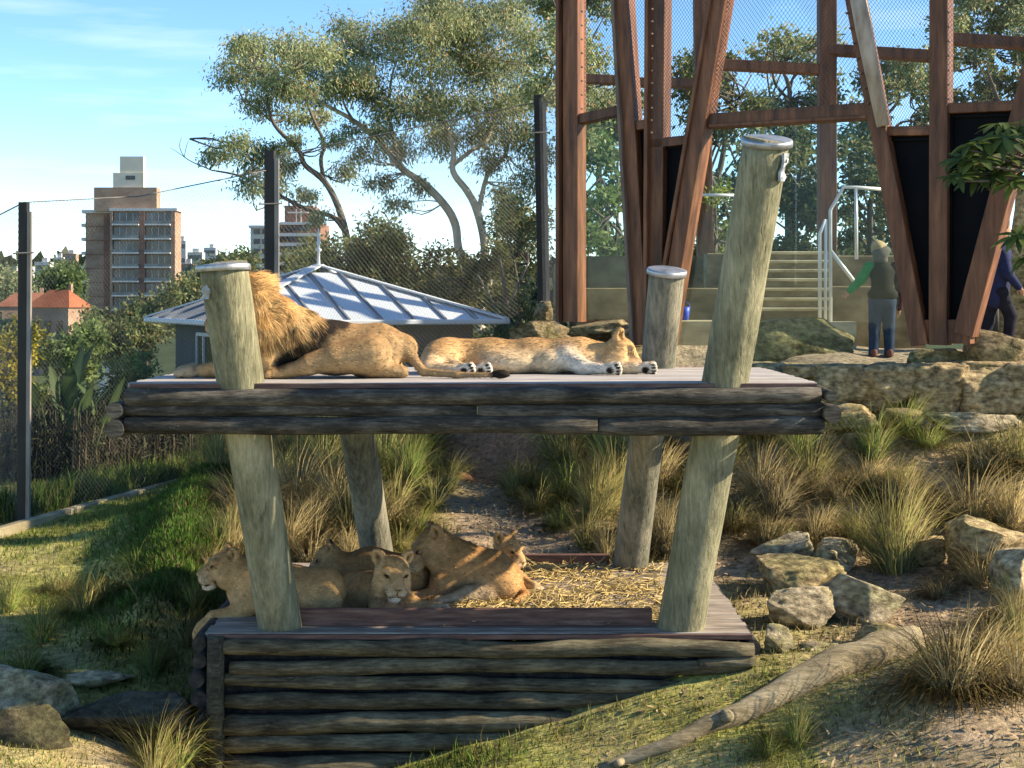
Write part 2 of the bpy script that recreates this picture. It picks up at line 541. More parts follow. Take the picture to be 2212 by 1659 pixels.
def vnoise(x, y, s, seed=0):
    """smooth value noise, -1..1"""
    rs = np.random.default_rng(1000 + seed)
    T = rs.uniform(-1, 1, (256, 256))
    X, Y = np.asarray(x) * s + 91.3, np.asarray(y) * s + 37.7
    i, j = np.floor(X).astype(int), np.floor(Y).astype(int)
    fx, fy = X - i, Y - j
    fx, fy = fx * fx * (3 - 2 * fx), fy * fy * (3 - 2 * fy)
    g = lambda a, b: T[a & 255, b & 255]
    return (g(i, j) * (1 - fx) + g(i + 1, j) * fx) * (1 - fy) + (g(i, j + 1) * (1 - fx) + g(i + 1, j + 1) * fx) * fy


def seg_dist(x, y, poly):
    d = np.full(np.shape(x), 1e9)
    for a, b in zip(poly[:-1], poly[1:]):
        ab = b - a
        t = np.clip(((x - a[0]) * ab[0] + (y - a[1]) * ab[1]) / (ab @ ab), 0, 1)
        d = np.minimum(d, np.hypot(x - a[0] - t * ab[0], y - a[1] - t * ab[1]))
    return d


HUMP = np.array([tuple(W(*p))[:2] for p in [(455, 1070, 19.6), (405, 1180, 17.4), (385, 1290, 15.6), (345, 1380, 14.4)]])


def ground_z(x, y):
    x, y = np.atleast_1d(np.asarray(x, float)), np.atleast_1d(np.asarray(y, float))
    xc, yc = np.clip(x, -10, 10), np.clip(y, 3, 28)
    out = np.empty(x.shape)
    fx, fy = xc.ravel(), yc.ravel()
    res = np.empty(fx.shape)
    for a in range(0, len(fx), 20000):
        q = np.c_[fx[a:a + 20000], fy[a:a + 20000]]
        k = _tps(((q[:, None, :] - _P[None, :, :2]) ** 2).sum(-1))
        res[a:a + 20000] = k @ _w[:_n] + _w[_n] + q @ _w[_n + 1:]
    out = res.reshape(x.shape)
    near = np.clip((36 - y) / 10, 0, 1) * np.clip((16 - np.abs(x)) / 5, 0, 1)
    near = near * near * (3 - 2 * near)
    out = out + 0.05 * vnoise(x, y, 1.1, 1) * near + 0.022 * vnoise(x, y, 3.7, 2) * near
    # rounded mossy hump between the lawn and the platform
    out = out + 0.42 * np.exp(-(seg_dist(x, y, HUMP) / 0.5) ** 2)
    far = CZ - 3.2 - np.clip((y - 28) * 0.03, 0, 4.5) + 0.5 * vnoise(x, y, 0.03, 3)
    # a wooded ridge beyond the houses
    far = far + 24 * np.exp(-((y - 760) / 260.0) ** 2) * (0.75 + 0.35 * vnoise(x, y, 0.004, 4))
    return out * near + far * (1 - near)


def gz(x, y):
    return float(ground_z([x], [y])[0])


def GP(x, y, dz=0.0):
    return Vector((x, y, gz(x, y) + dz))


TRAIL = np.array([tuple(W(*p))[:2] for p in [(1150, 1235, 15.5), (1120, 1150, 16.9), (1075, 1060, 19.2), (1035, 990, 21.8), (1045, 940, 24.2)]])


def cover(x, y):
    """0 bare earth .. 1 grown over, from what the place shows: trail, worn patches, lawn"""
    tr = seg_dist(x, y, TRAIL)
    g = 0.62 + 0.42 * vnoise(x, y, 0.8, 5) + 0.25 * vnoise(x, y, 2.3, 6)
    g = np.where((x < -1.5) & (y > 12.3), g + 0.25, g)
    g = np.where((x > 1.6) & (y < 18.6) & (y > 12.3), g - 0.42, g)
    g = np.where((x > 2.2) & (y < 12.3), g - 0.35, g)
    g = g * np.clip((tr - 0.62) / 0.35, 0, 1)
    g = np.where(y > 19.3, np.where(x > 0.6, 0.05, g), g)
    return np.clip(g, 0, 1)


def make_ground():
    def lines(fine_lo, fine_hi, step, lo, hi, grow):
        a = list(np.arange(fine_lo, fine_hi, step))
        x, s = a[-1], step
        while x < hi:
            s *= grow
            x += s
            a.append(x)
        x, s = a[0], step
        while x > lo:
            s *= grow
            x -= s
            a.insert(0, x)
        return np.array(a)
    xs = lines(-7.5, 8.0, 0.085, -1500, 1500, 1.16)
    ys = lines(9.0, 25.0, 0.085, 0.2, 2600, 1.14)
    X, Y = np.meshgrid(xs, ys, indexing='ij')
    Z = ground_z(X, Y)
    tr = seg_dist(X, Y, TRAIL)
    Z -= 0.10 * np.exp(-(tr / 0.4) ** 2)
    # rutted steps worn across the trail
    Z += np.where(tr < 0.9, 0.035 * np.sin(Y * 9 + 2.5 * vnoise(X, Y, 1.5, 8)) * np.exp(-(tr / 0.5) ** 2), 0)
    nx, ny = X.shape
    V = np.stack([X, Y, Z], -1).reshape(-1, 3)
    idx = np.arange(nx * ny).reshape(nx, ny)
    F = np.stack([idx[:-1, :-1], idx[1:, :-1], idx[1:, 1:], idx[:-1, 1:]], -1).reshape(-1, 4)
    c = cover(X, Y).reshape(-1, 1)
    n = (0.5 + 0.5 * vnoise(X, Y, 4.5, 9)).reshape(-1, 1)
    n2 = (0.5 + 0.5 * vnoise(X, Y, 1.3, 10)).reshape(-1, 1)
    dirt = np.array([0.21, 0.155, 0.108]) * (0.6 + 0.65 * n) + np.array([0.09, 0.068, 0.03]) * n2
    red = np.array([0.23, 0.115, 0.065]) * (0.7 + 0.5 * n)
    grass = np.array([0.12, 0.135, 0.035]) * (0.6 + 0.7 * n) + np.array([0.11, 0.085, 0.02]) * n2
    mul = ((Y > 20.5) & (np.abs(X + 0.2) < 1.6)).reshape(-1, 1)
    dirt = np.where(mul, red, dirt)
    C = dirt * (1 - c) + grass * c
    sel = (Y > 19.2) & (X > 0.7) & (Y < 40)
    pav = np.array([0.20, 0.155, 0.115]) * (0.8 + 0.4 * n)
    C = np.where(sel.reshape(-1, 1), pav, C)
    farm = (Y > 30).reshape(-1, 1)
    C = np.minimum(C * 1.5, 0.5)
    C = np.where(farm, np.array([0.045, 0.065, 0.03]) * (0.7 + 0.6 * n), C)
    me = npmesh('ground', V, F, C.astype(np.float32))
    m = mat_noise('earth', [(0.45, 0.45, 0.45), (1.0, 1.0, 1.0), (1.6, 1.55, 1.45)], 14, (1, 1, 1), 0.95, 0.8, 0.04, attr=True, spec=0.1, bump_scale=22)
    o = link('ground', me, m, smooth=True)
    tag(o, 'sloping ground of bare brown earth and worn grass round the platform', kind='structure')
    return o


make_ground()

# ------------------------------------------------------------------ timber platform (two decks on four leaning posts)
UD = CZ - 0.665        # top of the upper deck
LD = CZ - 2.739        # top of the lower deck
UX0, UX1, UY0, UY1 = -3.08, 2.46, 11.86, 14.65
LX0, LX1, LY0, LY1 = -2.52, 1.97, 12.16, 15.42

plat = thing('timber_platform', (-0.3, 13.4, LD - 0.95),
             'two-storey log platform on four leaning round posts with lions on both decks', 'platform')


def log_part(a, b, r, mat, seed, wob=0.16, seg=26, sag=0.012, n=14, tap=1.0):
    mb = MB()
    a, b = Vector(a), Vector(b)
    rs = random.Random(seed)
    ph1, ph2 = rs.uniform(0, 9), rs.uniform(0, 9)
    pts, rad = [], []
    d = (b - a)
    side = d.normalized().cross(Vector((0, 0, 1)))
    for i in range(seg + 1):
        t = i / seg
        q = mnoise.noise(Vector((t * d.length * 0.9 + ph1, seed * 1.7, 0)))
        q2 = mnoise.noise(Vector((t * d.length * 2.3 + ph2, seed * 2.9, 4)))
        pts.append(a + d * t + Vector((0, 0, 1)) * (q * sag * 1.6 + q2 * sag * 0.7) + side * q2 * sag * 0.6)
        rr = r * (1 + (tap - 1) * t) * (1 + 0.10 * q2 + 0.05 * rs.uniform(-1, 1) * 0.5)
        if i in (0, seg):
            rr *= 0.93
        rad.append(rr)
    mb.tube(pts, rad, n, wob=wob, seed=seed * 0.37)
    o = mb.build('log', mat, plat, smooth=True)
    o.data.polygons[-1].use_smooth = False
    o.data.polygons[-2].use_smooth = False
    return o


def px_log(u0, v0, u1, v1, Y, hpx, mat, seed, **k):
    return log_part(W(u0, v0, Y), W(u1, v1, Y), hpx / 2 / FPX * Y, mat, seed, **k)


# rim logs of the upper deck: three courses in front, some made of two lengths butted together
px_log(273, 859, 1772, 852, 11.80, 37, M['log_dark'], 1, tap=1.02)
px_log(268, 885, 1030, 887, 11.82, 30, M['log_dark'], 2, seg=16)
px_log(1032, 888, 1776, 887, 11.82, 33, M['log_dark'], 3, seg=16)
px_log(271, 917, 1290, 917, 11.80, 40, M['log_dark'], 4, seg=20)
px_log(1292, 919, 1778, 922, 11.80, 41, M['log_dark'], 5, seg=14)
# the same rim along the sides and the back
for k, (zc, r) in enumerate(((885, 0.066), (924, 0.078))):
    zl = CZ - (zc - V0) / FPX * 11.8
    log_part((UX0 - 0.075, 11.72, zl), (UX0 - 0.075, UY1 + 0.1, zl), r, M['log_dark'], 20 + k)
for k, (zc, r) in enumerate(((853, 0.048), (893, 0.072))):
    zl = CZ - (zc - V0) / FPX * 11.8
    log_part((UX1 + 0.075, 11.70, zl), (UX1 + 0.075, UY1 + 0.1, zl), r, M['log_dark'], 24 + k)
for k, zz in enumerate((-0.11, -0.22, -0.33)):
    log_part((UX0, UY1 - 0.03, UD + zz), (UX1, UY1 - 0.03, UD + zz), 0.066, M['log_dark'], 30 + k)
# joists under the deck
for k in range(6):
    x = UX0 + 0.5 + k * (UX1 - UX0 - 1.0) / 5
    mb = MB()
    mb.box((x, (UY0 + UY1) / 2, UD - 0.155), (0.07, UY1 - UY0 - 0.25, 0.2))
    mb.build('joist', M['log_dark'], plat)


def deck(x0, x1, y0, y1, top, w, thick, prefix_seed, mat):
    n = int((y1 - y0) / w)
    w = (y1 - y0) / n
    rs = random.Random(prefix_seed)
    for i in range(n):
        yc = y0 + (i + 0.5) * w
        mb = MB()
        e = rs.uniform(-0.015, 0.015)
        rot = Matrix.Rotation(rs.uniform(-0.006, 0.006), 3, 'X')
        mb.bar((x0 + e, yc, top - thick / 2 + rs.uniform(-0.003, 0.002)), (x1 + e, yc, top - thick / 2 + rs.uniform(-0.003, 0.002)), w - 0.008, thick, (0, 0, 1), bevel=0.004)
        mb.build('deck_plank', mat, plat)


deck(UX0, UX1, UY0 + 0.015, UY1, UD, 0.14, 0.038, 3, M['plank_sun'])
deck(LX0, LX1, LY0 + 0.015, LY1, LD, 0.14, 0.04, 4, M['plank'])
# reddish edge boards
mb = MB(); mb.bar((UX0 + 0.02, UY0 - 0.004, UD - 0.024), (UX1 - 0.02, UY0 - 0.004, UD - 0.024), 0.04, 0.034, (0, 1, 0), bevel=0.004); mb.build('edge_board', M['board'], plat)
mb = MB(); mb.bar((LX0 + 0.02, LY0 - 0.004, LD - 0.03), (LX1, LY0 - 0.004, LD - 0.03), 0.042, 0.034, (0, 1, 0), bevel=0.004); mb.build('edge_board', M['board'], plat)
# upright lips keeping the straw in
a, b = W(645, 1340, 12.42), W(1408, 1342, 12.42)
mb = MB(); mb.bar((a.x, 12.42, LD + 0.075), (b.x, 12.42, LD + 0.075), 0.155, 0.045, (0, 1, 0), bevel=0.014); mb.build('lip_board', M['board'], plat)
a, b = W(1095, 1213, 15.3), W(1316, 1213, 15.3)
mb = MB(); mb.bar((a.x, 15.3, LD + 0.055), (b.x, 15.3, LD + 0.055), 0.12, 0.045, (0, 1, 0), bevel=0.014); mb.build('lip_board', M['board'], plat)


def post_part(pts, radii, mat, seed, cap=None):
    """leaning pole through both decks; pts bottom to top"""
    P = [Vector(p) for p in pts]
    path, rad = [], []
    for i in range(len(P) - 1):
        for k in range(9):
            t = k / 9
            path.append(P[i].lerp(P[i + 1], t))
            rad.append(radii[i] * (1 - t) + radii[i + 1] * t)
    path.append(P[-1]); rad.append(radii[-1])
    rad = [r * (1 + 0.02 * mnoise.noise(Vector((i * 0.4, seed, 0)))) for i, r in enumerate(rad)]
    mb = MB()
    mb.tube(path, rad, 28, wob=0.035, seed=seed)
    o = mb.build('post', mat, plat, smooth=True)
    for q in o.data.polygons[-2:]:
        q.use_smooth = False
    if cap:
        d = (P[-1] - P[-2]).normalized()
        d = (d + Vector(cap)).normalized()
        r = radii[-1]
        mc = MB()
        t = P[-1]
        prof = [(-0.052, r * 1.10), (-0.05, r * 1.13), (-0.012, r * 1.13), (0.0, r * 1.10), (0.004, r * 1.02), (0.012, r * 0.5), (0.014, 0.002)]
        mc.tube([t + d * h for h, _ in prof], [q for _, q in prof], 28, cap=False)
        c = mc.build('metal_cap', M['zinc'], o, smooth=True)
        # crisp rim
    return o


def slope_pts(low, deckp, top):
    return [low, deckp, top]


pFL = post_part([W(612, 1395, 12.42), W(521, 838, 11.98), W(482, 572, 11.78)], [0.178, 0.190, 0.192], M['post'], 1.3, cap=(0.05, 0.20, 0))
pFR = post_part([W(1462, 1400, 12.42), W(1566, 826, 12.00), W(1657, 300, 11.62)], [0.192, 0.190, 0.180], M['post'], 5.1, cap=(-0.10, -0.10, 0))
pRL = post_part([W(826, 1260, 15.2), W(771, 935, 14.5), W(748, 800, 14.3), W(738, 745, 14.25)], [0.165, 0.165, 0.165, 0.165], M['post_old'], 8.7)
pRR = post_part([W(1356, 1262, 15.2), W(1398, 937, 14.65), W(1421, 796, 14.42), W(1441, 582, 14.2)], [0.178, 0.170, 0.168, 0.172], M['post_old'], 11.9, cap=(0.0, 0.02, 0))
pRR.data.materials[0] = M['post_old']


def plate(post, ctr, wid, hei, right, up, nrm, seed):
    """thin tin offcut nailed to a post, edges bent"""
    rs = random.Random(seed)
    c, r, u, n = Vector(ctr), Vector(right).normalized(), Vector(up).normalized(), Vector(nrm).normalized()
    L, R, mb = [], [], MB()
    g = 6
    vs, fs = [], []
    for i in range(g + 1):
        for j in range(4):
            s, t = j / 3 - 0.5, i / g - 0.5
            q = c + r * s * wid * (1 + 0.15 * rs.uniform(-1, 1)) + u * t * hei + n * (0.012 + 0.016 * rs.uniform(-1, 1) - 0.10 * wid * (2 * s) ** 2)
            vs.append(q)
    m0 = len(vs)
    vs += [v - n * 0.02 for v in vs]
    for i in range(g):
        for j in range(3):
            a = i * 4 + j
            fs.append((a, a + 1, a + 5, a + 4))
            fs.append((m0 + a, m0 + a + 4, m0 + a + 5, m0 + a + 1))
    ring = [j for j in range(4)] + [i * 4 + 3 for i in range(1, g + 1)] + [g * 4 + j for j in (2, 1, 0)] + [i * 4 for i in range(g - 1, 0, -1)]
    for a, b in zip(ring, ring[1:] + ring[:1]):
        fs.append((a, m0 + a, m0 + b, b))
    mb.add(vs, fs)
    return mb.build('tin_plate', M['tin'], post)


cFL = W(482, 605, 11.80)
plate(pFL, W(446, 618, 11.68), 0.085, 0.21, (1, -0.8, 0), (0.15, 0, 1), (-0.75, -0.75, 0), 1)
plate(pFR, W(1692, 362, 11.52), 0.08, 0.22, (0.6, 0.9, 0), (0.16, -0.05, 1), (0.85, -0.5, 0), 2)

# log wall below the lower deck
rows = [(485, 1398, 1628, 1402, 36), (497, 1440, 1618, 1440, 33), (487, 1470, 1630, 1484, 30), (486, 1513, 1560, 1512, 35), (487, 1562, 1500, 1552, 44), (487, 1610, 1400, 1600, 38), (487, 1653, 1300, 1645, 40)]
for k, (u0, v0, u1, v1, h) in enumerate(rows):
    px_log(u0, v0, u1, v1, 12.14 if k else 12.12, h, M['log_moss'], 50 + k, sag=0.02, wob=0.22)
px_log(1510, 1436, 1632, 1428, 12.10, 26, M['log_moss'], 70, seg=8)
# dark boards set behind the logs so no light shows through the joints
mb = MB(); mb.box(((LX0 + LX1) / 2, 12.27, LD - 0.62), (LX1 - LX0 - 0.1, 0.05, 1.05)); mb.build('backing_board', M['log_end'], plat)
mb = MB(); mb.box((LX0 + 0.06, 13.8, LD - 0.6), (0.05, 3.0, 1.0)); mb.build('backing_board', M['log_end'], plat)
mb = MB(); mb.box((LX1 - 0.06, 13.8, LD - 0.6), (0.05, 3.0, 1.0)); mb.build('backing_board', M['log_end'], plat)
# corner stake
mb = MB()
mb.tube([W(467, 1760, 12.1), W(467, 1640, 12.1), W(465, 1520, 12.1), W(467, 1376, 12.1)], [0.075, 0.075, 0.072, 0.069], 14, wob=0.12, seed=2)
mb.build('corner_stake', M['log_moss'], plat, smooth=True)
# side walls: log ends show at the corners
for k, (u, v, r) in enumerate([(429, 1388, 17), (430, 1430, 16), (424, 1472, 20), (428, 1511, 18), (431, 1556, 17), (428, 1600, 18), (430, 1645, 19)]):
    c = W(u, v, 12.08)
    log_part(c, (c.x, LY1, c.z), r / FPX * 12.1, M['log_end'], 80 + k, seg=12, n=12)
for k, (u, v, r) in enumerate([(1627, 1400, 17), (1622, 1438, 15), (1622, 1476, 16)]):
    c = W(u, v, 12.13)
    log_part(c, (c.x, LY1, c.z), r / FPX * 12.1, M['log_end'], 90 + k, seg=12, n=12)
for k in range(4):
    log_part((LX0, LY1 + 0.03, LD - 0.09 - k * 0.15), (LX1, LY1 + 0.03, LD - 0.09 - k * 0.15), 0.075, M['log_moss'], 100 + k, seg=12)

# straw bedding
def make_straw():
    n = 5200
    x = RNG.uniform(-0.9, 1.55, n); y = RNG.uniform(12.5, 15.25, n)
    k = (0.55 + 0.6 * vnoise(x, y, 1.6, 21)) * np.clip((x + 0.95) / 0.5, 0, 1) * np.clip((1.62 - x) / 0.3, 0, 1)
    keep = RNG.uniform(0, 1, n) < k
    x, y = x[keep], y[keep]
    n = len(x)
    hump = 0.005 + 0.075 * np.clip(0.4 + vnoise(x, y, 1.5, 22), 0, 1) * np.exp(-((y - 14.0) / 1.3) ** 2)
    z = LD + 0.006 + RNG.uniform(0, 1, n) * hump
    a = RNG.uniform(0, 2 * np.pi, n); el = RNG.normal(0, 0.16, n) + (RNG.uniform(0, 1, n) < 0.05) * 0.6
    Ls = RNG.uniform(0.05, 0.2, n)
    d = np.stack([np.cos(a) * np.cos(el), np.sin(a) * np.cos(el), np.abs(np.sin(el))], -1)
    p = np.stack([x, y, z], -1)
    s = np.stack([-np.sin(a), np.cos(a), np.zeros(n)], -1) * RNG.uniform(0.004, 0.008, n)[:, None]
    up = np.array([0, 0, 0.006])
    A, B, Cc = p - s, p + s, p + up
    D, E, Fv = A + d * Ls[:, None], B + d * Ls[:, None], Cc + d * Ls[:, None]
    V = np.stack([A, B, Cc, D, E, Fv], 1).reshape(-1, 3)
    b = (np.arange(n) * 6)[:, None]
    F = np.concatenate([b + np.array([q]) for q in ([0, 3, 5, 2], [2, 5, 4, 1], [1, 4, 3, 0])])
    c = np.array([0.52, 0.38, 0.15]) * RNG.uniform(0.5, 1.15, n)[:, None] + np.array([0.1, 0.09, 0.06]) * RNG.uniform(0, 1, n)[:, None]
    me = npmesh('straw', V, F, np.repeat(c, 6, 0).astype(np.float32))
    o = link('straw', me, M['straw'])
    tag(rebase(o), 'loose yellow straw bedding strewn over the lower deck', 'straw', kind='stuff')


make_straw()

# ------------------------------------------------------------------ bodies: smooth union of tapered limbs and ellipsoids, meshed as one surface
class Body:
    def __init__(s, h=0.012):
        s.h = h
        s.pr = []        # (kind, data, k, colour, op)
        s.paint = []

    def cone(s, a, b, ra, rb, col=None, k=0.05, op='+'):
        s.pr.append(('c', (np.array(a, float), np.array(b, float), ra, rb), k, col, op)); return s

    def chain(s, pts, radii, col=None, k=0.05):
        for i in range(len(pts) - 1):
            s.cone(pts[i], pts[i + 1], radii[i], radii[i + 1], col, k)
        return s

    def ell(s, c, r, R=None, col=None, k=0.05, op='+'):
        R = np.eye(3) if R is None else np.array(R, float)
        s.pr.append(('e', (np.array(c, float), np.array(r, float), R), k, col, op)); return s

    def dab(s, c, r, col, soft=0.35, R=None, amt=1.0):
        """fur marking: colour inside an ellipsoid"""
        r = np.array([r] * 3 if np.isscalar(r) else r, float)
        s.paint.append((np.array(c, float), r, np.array(col, float), soft, np.eye(3) if R is None else np.array(R, float), amt)); return s

    @staticmethod
    def dist(kind, dat, P):
        if kind == 'c':
            a, b, ra, rb = dat
            ab = b - a
            q = P - a
            t = np.clip((q @ ab) / max(ab @ ab, 1e-9), 0, 1)
            q = q - t[..., None] * ab
            return np.sqrt((q * q).sum(-1)) - (ra + (rb - ra) * t)
        c, r, R = dat
        q = (P - c) @ R            # columns of R are the axes
        k0 = np.sqrt(((q / r) ** 2).sum(-1))
        k1 = np.sqrt(((q / (r * r)) ** 2).sum(-1))
        return k0 * (k0 - 1) / np.maximum(k1, 1e-6)

    def bounds(s, kind, dat):
        if kind == 'c':
            a, b, ra, rb = dat
            return np.minimum(a - ra, b - rb), np.maximum(a + ra, b + rb)
        c, r, R = dat
        m = np.sqrt(((R * r) ** 2).sum(1))
        return c - m, c + m

    def mesh(s):
        h = s.h
        bs = [s.bounds(k, d) for k, d, *_ in s.pr if _[2] == '+']
        lo = np.min([b[0] for b in bs], 0) - 3 * h - 0.02
        hi = np.max([b[1] for b in bs], 0) + 3 * h + 0.02
        n = np.ceil((hi - lo) / h).astype(int) + 1
        F = np.full(n, 0.5, dtype=np.float32)
        ax = [lo[i] + np.arange(n[i]) * h for i in range(3)]
        for kind, dat, k, col, op in s.pr:
            b0, b1 = s.bounds(kind, dat)
            m = k + 3 * h
            i0 = np.clip(np.floor((b0 - m - lo) / h).astype(int), 0, n)
            i1 = np.clip(np.ceil((b1 + m - lo) / h).astype(int) + 1, 0, n)
            if (i1 <= i0).any():
                continue
            G = np.stack(np.meshgrid(*[ax[q][i0[q]:i1[q]] for q in range(3)], indexing='ij'), -1)
            d = s.dist(kind, dat, G).astype(np.float32)
            sl = tuple(slice(i0[q], i1[q]) for q in range(3))
            A = F[sl]
            if op == '+':
                t = np.clip(0.5 + 0.5 * (A - d) / k, 0, 1)
                F[sl] = A * (1 - t) + d * t - k * t * (1 - t)
            else:
                t = np.clip(0.5 + 0.5 * (A + d) / k, 0, 1)      # smooth subtraction
                F[sl] = A * t + (-d) * (1 - t) + k * t * (1 - t)
        V, Q = surface_nets(F)
        V = V * h + lo
        V = s.relax(V, Q)
        # colours
        num = np.zeros((len(V), 3)); den = np.zeros(len(V)) + 1e-9
        for kind, dat, k, col, op in s.pr:
            if op != '+' or col is None:
                continue
            w = np.exp(-np.clip(np.abs(s.dist(kind, dat, V)) / 0.028, 0, 30))
            num += w[:, None] * np.array(col); den += w
        C = num / den[:, None]
        for c, r, col, soft, R, amt in s.paint:
            q = np.sqrt((((V - c) @ R / r) ** 2).sum(-1))
            t = np.clip((1 - q) / soft, 0, 1) * amt
            t = (t * t * (3 - 2 * t))[:, None]
            C = C * (1 - t) + col * t
        return V, Q, C

    @staticmethod
    def relax(V, Q):
        n = len(V)
        for _ in range(1):
            S = np.zeros((n, 3)); c = np.zeros(n)
            for a, b in ((0, 1), (1, 2), (2, 3), (3, 0)):
                np.add.at(S, Q[:, a], V[Q[:, b]]); np.add.at(c, Q[:, a], 1)
                np.add.at(S, Q[:, b], V[Q[:, a]]); np.add.at(c, Q[:, b], 1)
            V = V * 0.6 + 0.4 * S / np.maximum(c, 1)[:, None]
        return V


def surface_nets(F):
    S = F < 0
    cs = tuple(x - 1 for x in F.shape)
    acc = np.zeros(cs + (3,), dtype=np.float32)
    cnt = np.zeros(cs, dtype=np.float32)
    corners = [(i, j, k) for i in (0, 1) for j in (0, 1) for k in (0, 1)]
    sl = lambda c: tuple(slice(c[q], c[q] + cs[q]) for q in range(3))
    for a in corners:
        for q in range(3):
            if a[q]:
                continue
            b = list(a); b[q] = 1; b = tuple(b)
            fa, fb = F[sl(a)], F[sl(b)]
            cr_ = S[sl(a)] != S[sl(b)]
            t = np.where(cr_, fa / np.where(cr_, fa - fb, 1), 0)
            for w in range(3):
                acc[..., w] += np.where(cr_, a[w] + (t if w == q else 0), 0)
            cnt += cr_
    act = cnt > 0
    idx = np.full(cs, -1, dtype=np.int64)
    idx[act] = np.arange(act.sum())
    cell = np.argwhere(act)
    V = acc[act] / cnt[act][:, None] + cell
    Q = []
    for q in range(3):
        r, t = (q + 1) % 3, (q + 2) % 3
        e = [slice(None)] * 3
        a_s = list(e); a_s[q] = slice(0, -1)
        b_s = list(e); b_s[q] = slice(1, None)
        A, B = S[tuple(a_s)], S[tuple(b_s)]
        E = np.argwhere(A != B)
        E = E[(E[:, r] > 0) & (E[:, t] > 0) & (E[:, r] < cs[r]) & (E[:, t] < cs[t])]
        ins = A[tuple(E.T)]
        def g(dr, dt):
            c = E.copy(); c[:, r] += dr; c[:, t] += dt
            return idx[tuple(c.T)]
        quad = np.stack([g(-1, -1), g(0, -1), g(0, 0), g(-1, 0)], 1)
        quad[~ins] = quad[~ins][:, ::-1]
        Q.append(quad)
    Q = np.concatenate(Q)
    Q = Q[(Q >= 0).all(1)]
    return V.astype(np.float64), Q


def mesh_normals(V, Q):
    a = np.cross(V[Q[:, 2]] - V[Q[:, 0]], V[Q[:, 3]] - V[Q[:, 1]])
    N = np.zeros_like(V)
    for i in range(4):
        np.add.at(N, Q[:, i], a)
    return N / np.maximum(np.linalg.norm(N, axis=1), 1e-9)[:, None]


def fur_mesh(name, V, N, C, idx, flow, length, width, lift, rng, jit=0.25):
    """short hairs lying along the flow, one triangle each"""
    p, n, c = V[idx], N[idx], C[idx]
    f = flow[idx] + rng.normal(0, jit, (len(idx), 3))
    t = f - n * (f * n).sum(1)[:, None]
    t /= np.maximum(np.linalg.norm(t, axis=1), 1e-6)[:, None]
    b = np.cross(n, t)
    L = 1.25 * (length if np.isscalar(length) else length[idx]) * rng.uniform(0.55, 1.25, len(idx))
    p = p + rng.normal(0, 0.003, p.shape) - n * 0.003
    tip = p + (t + n * lift) * L[:, None]
    w = b * width * rng.uniform(0.6, 1.3, len(idx))[:, None]
    P = np.stack([p + w, p - w, tip], 1).reshape(-1, 3)
    F = np.arange(len(P)).reshape(-1, 3)
    cc = c * (rng.uniform(0.52, 1.5, len(idx)) * (1 + 0.25 * vnoise(p[:, 0] * 1.0 + p[:, 1], p[:, 2] * 1.6, 11, 36)))[:, None]
    cc = np.repeat(cc, 3, 0)
    nj = n + rng.normal(0, 0.22, n.shape); nj /= np.linalg.norm(nj, axis=1)[:, None]
    NN = np.repeat(nj, 3, 0)
    return npmesh(name, P, F, np.clip(cc, 0, 1).astype(np.float32), NN)


def frame(fwd, up):
    f = np.array(fwd, float); f /= np.linalg.norm(f)
    l = np.cross(np.array(up, float), f); l /= np.linalg.norm(l)
    u = np.cross(f, l)
    return np.stack([f, l, u], 1)       # columns forward, left, up


TAN = np.array((0.46, 0.285, 0.135))
TAN_D = np.array((0.26, 0.165, 0.082))
CREAM = np.array((0.60, 0.47, 0.31))
WHITE = np.array((0.74, 0.69, 0.60))
BLACK = np.array((0.018, 0.014, 0.012))
PINK = np.array((0.10, 0.06, 0.05))


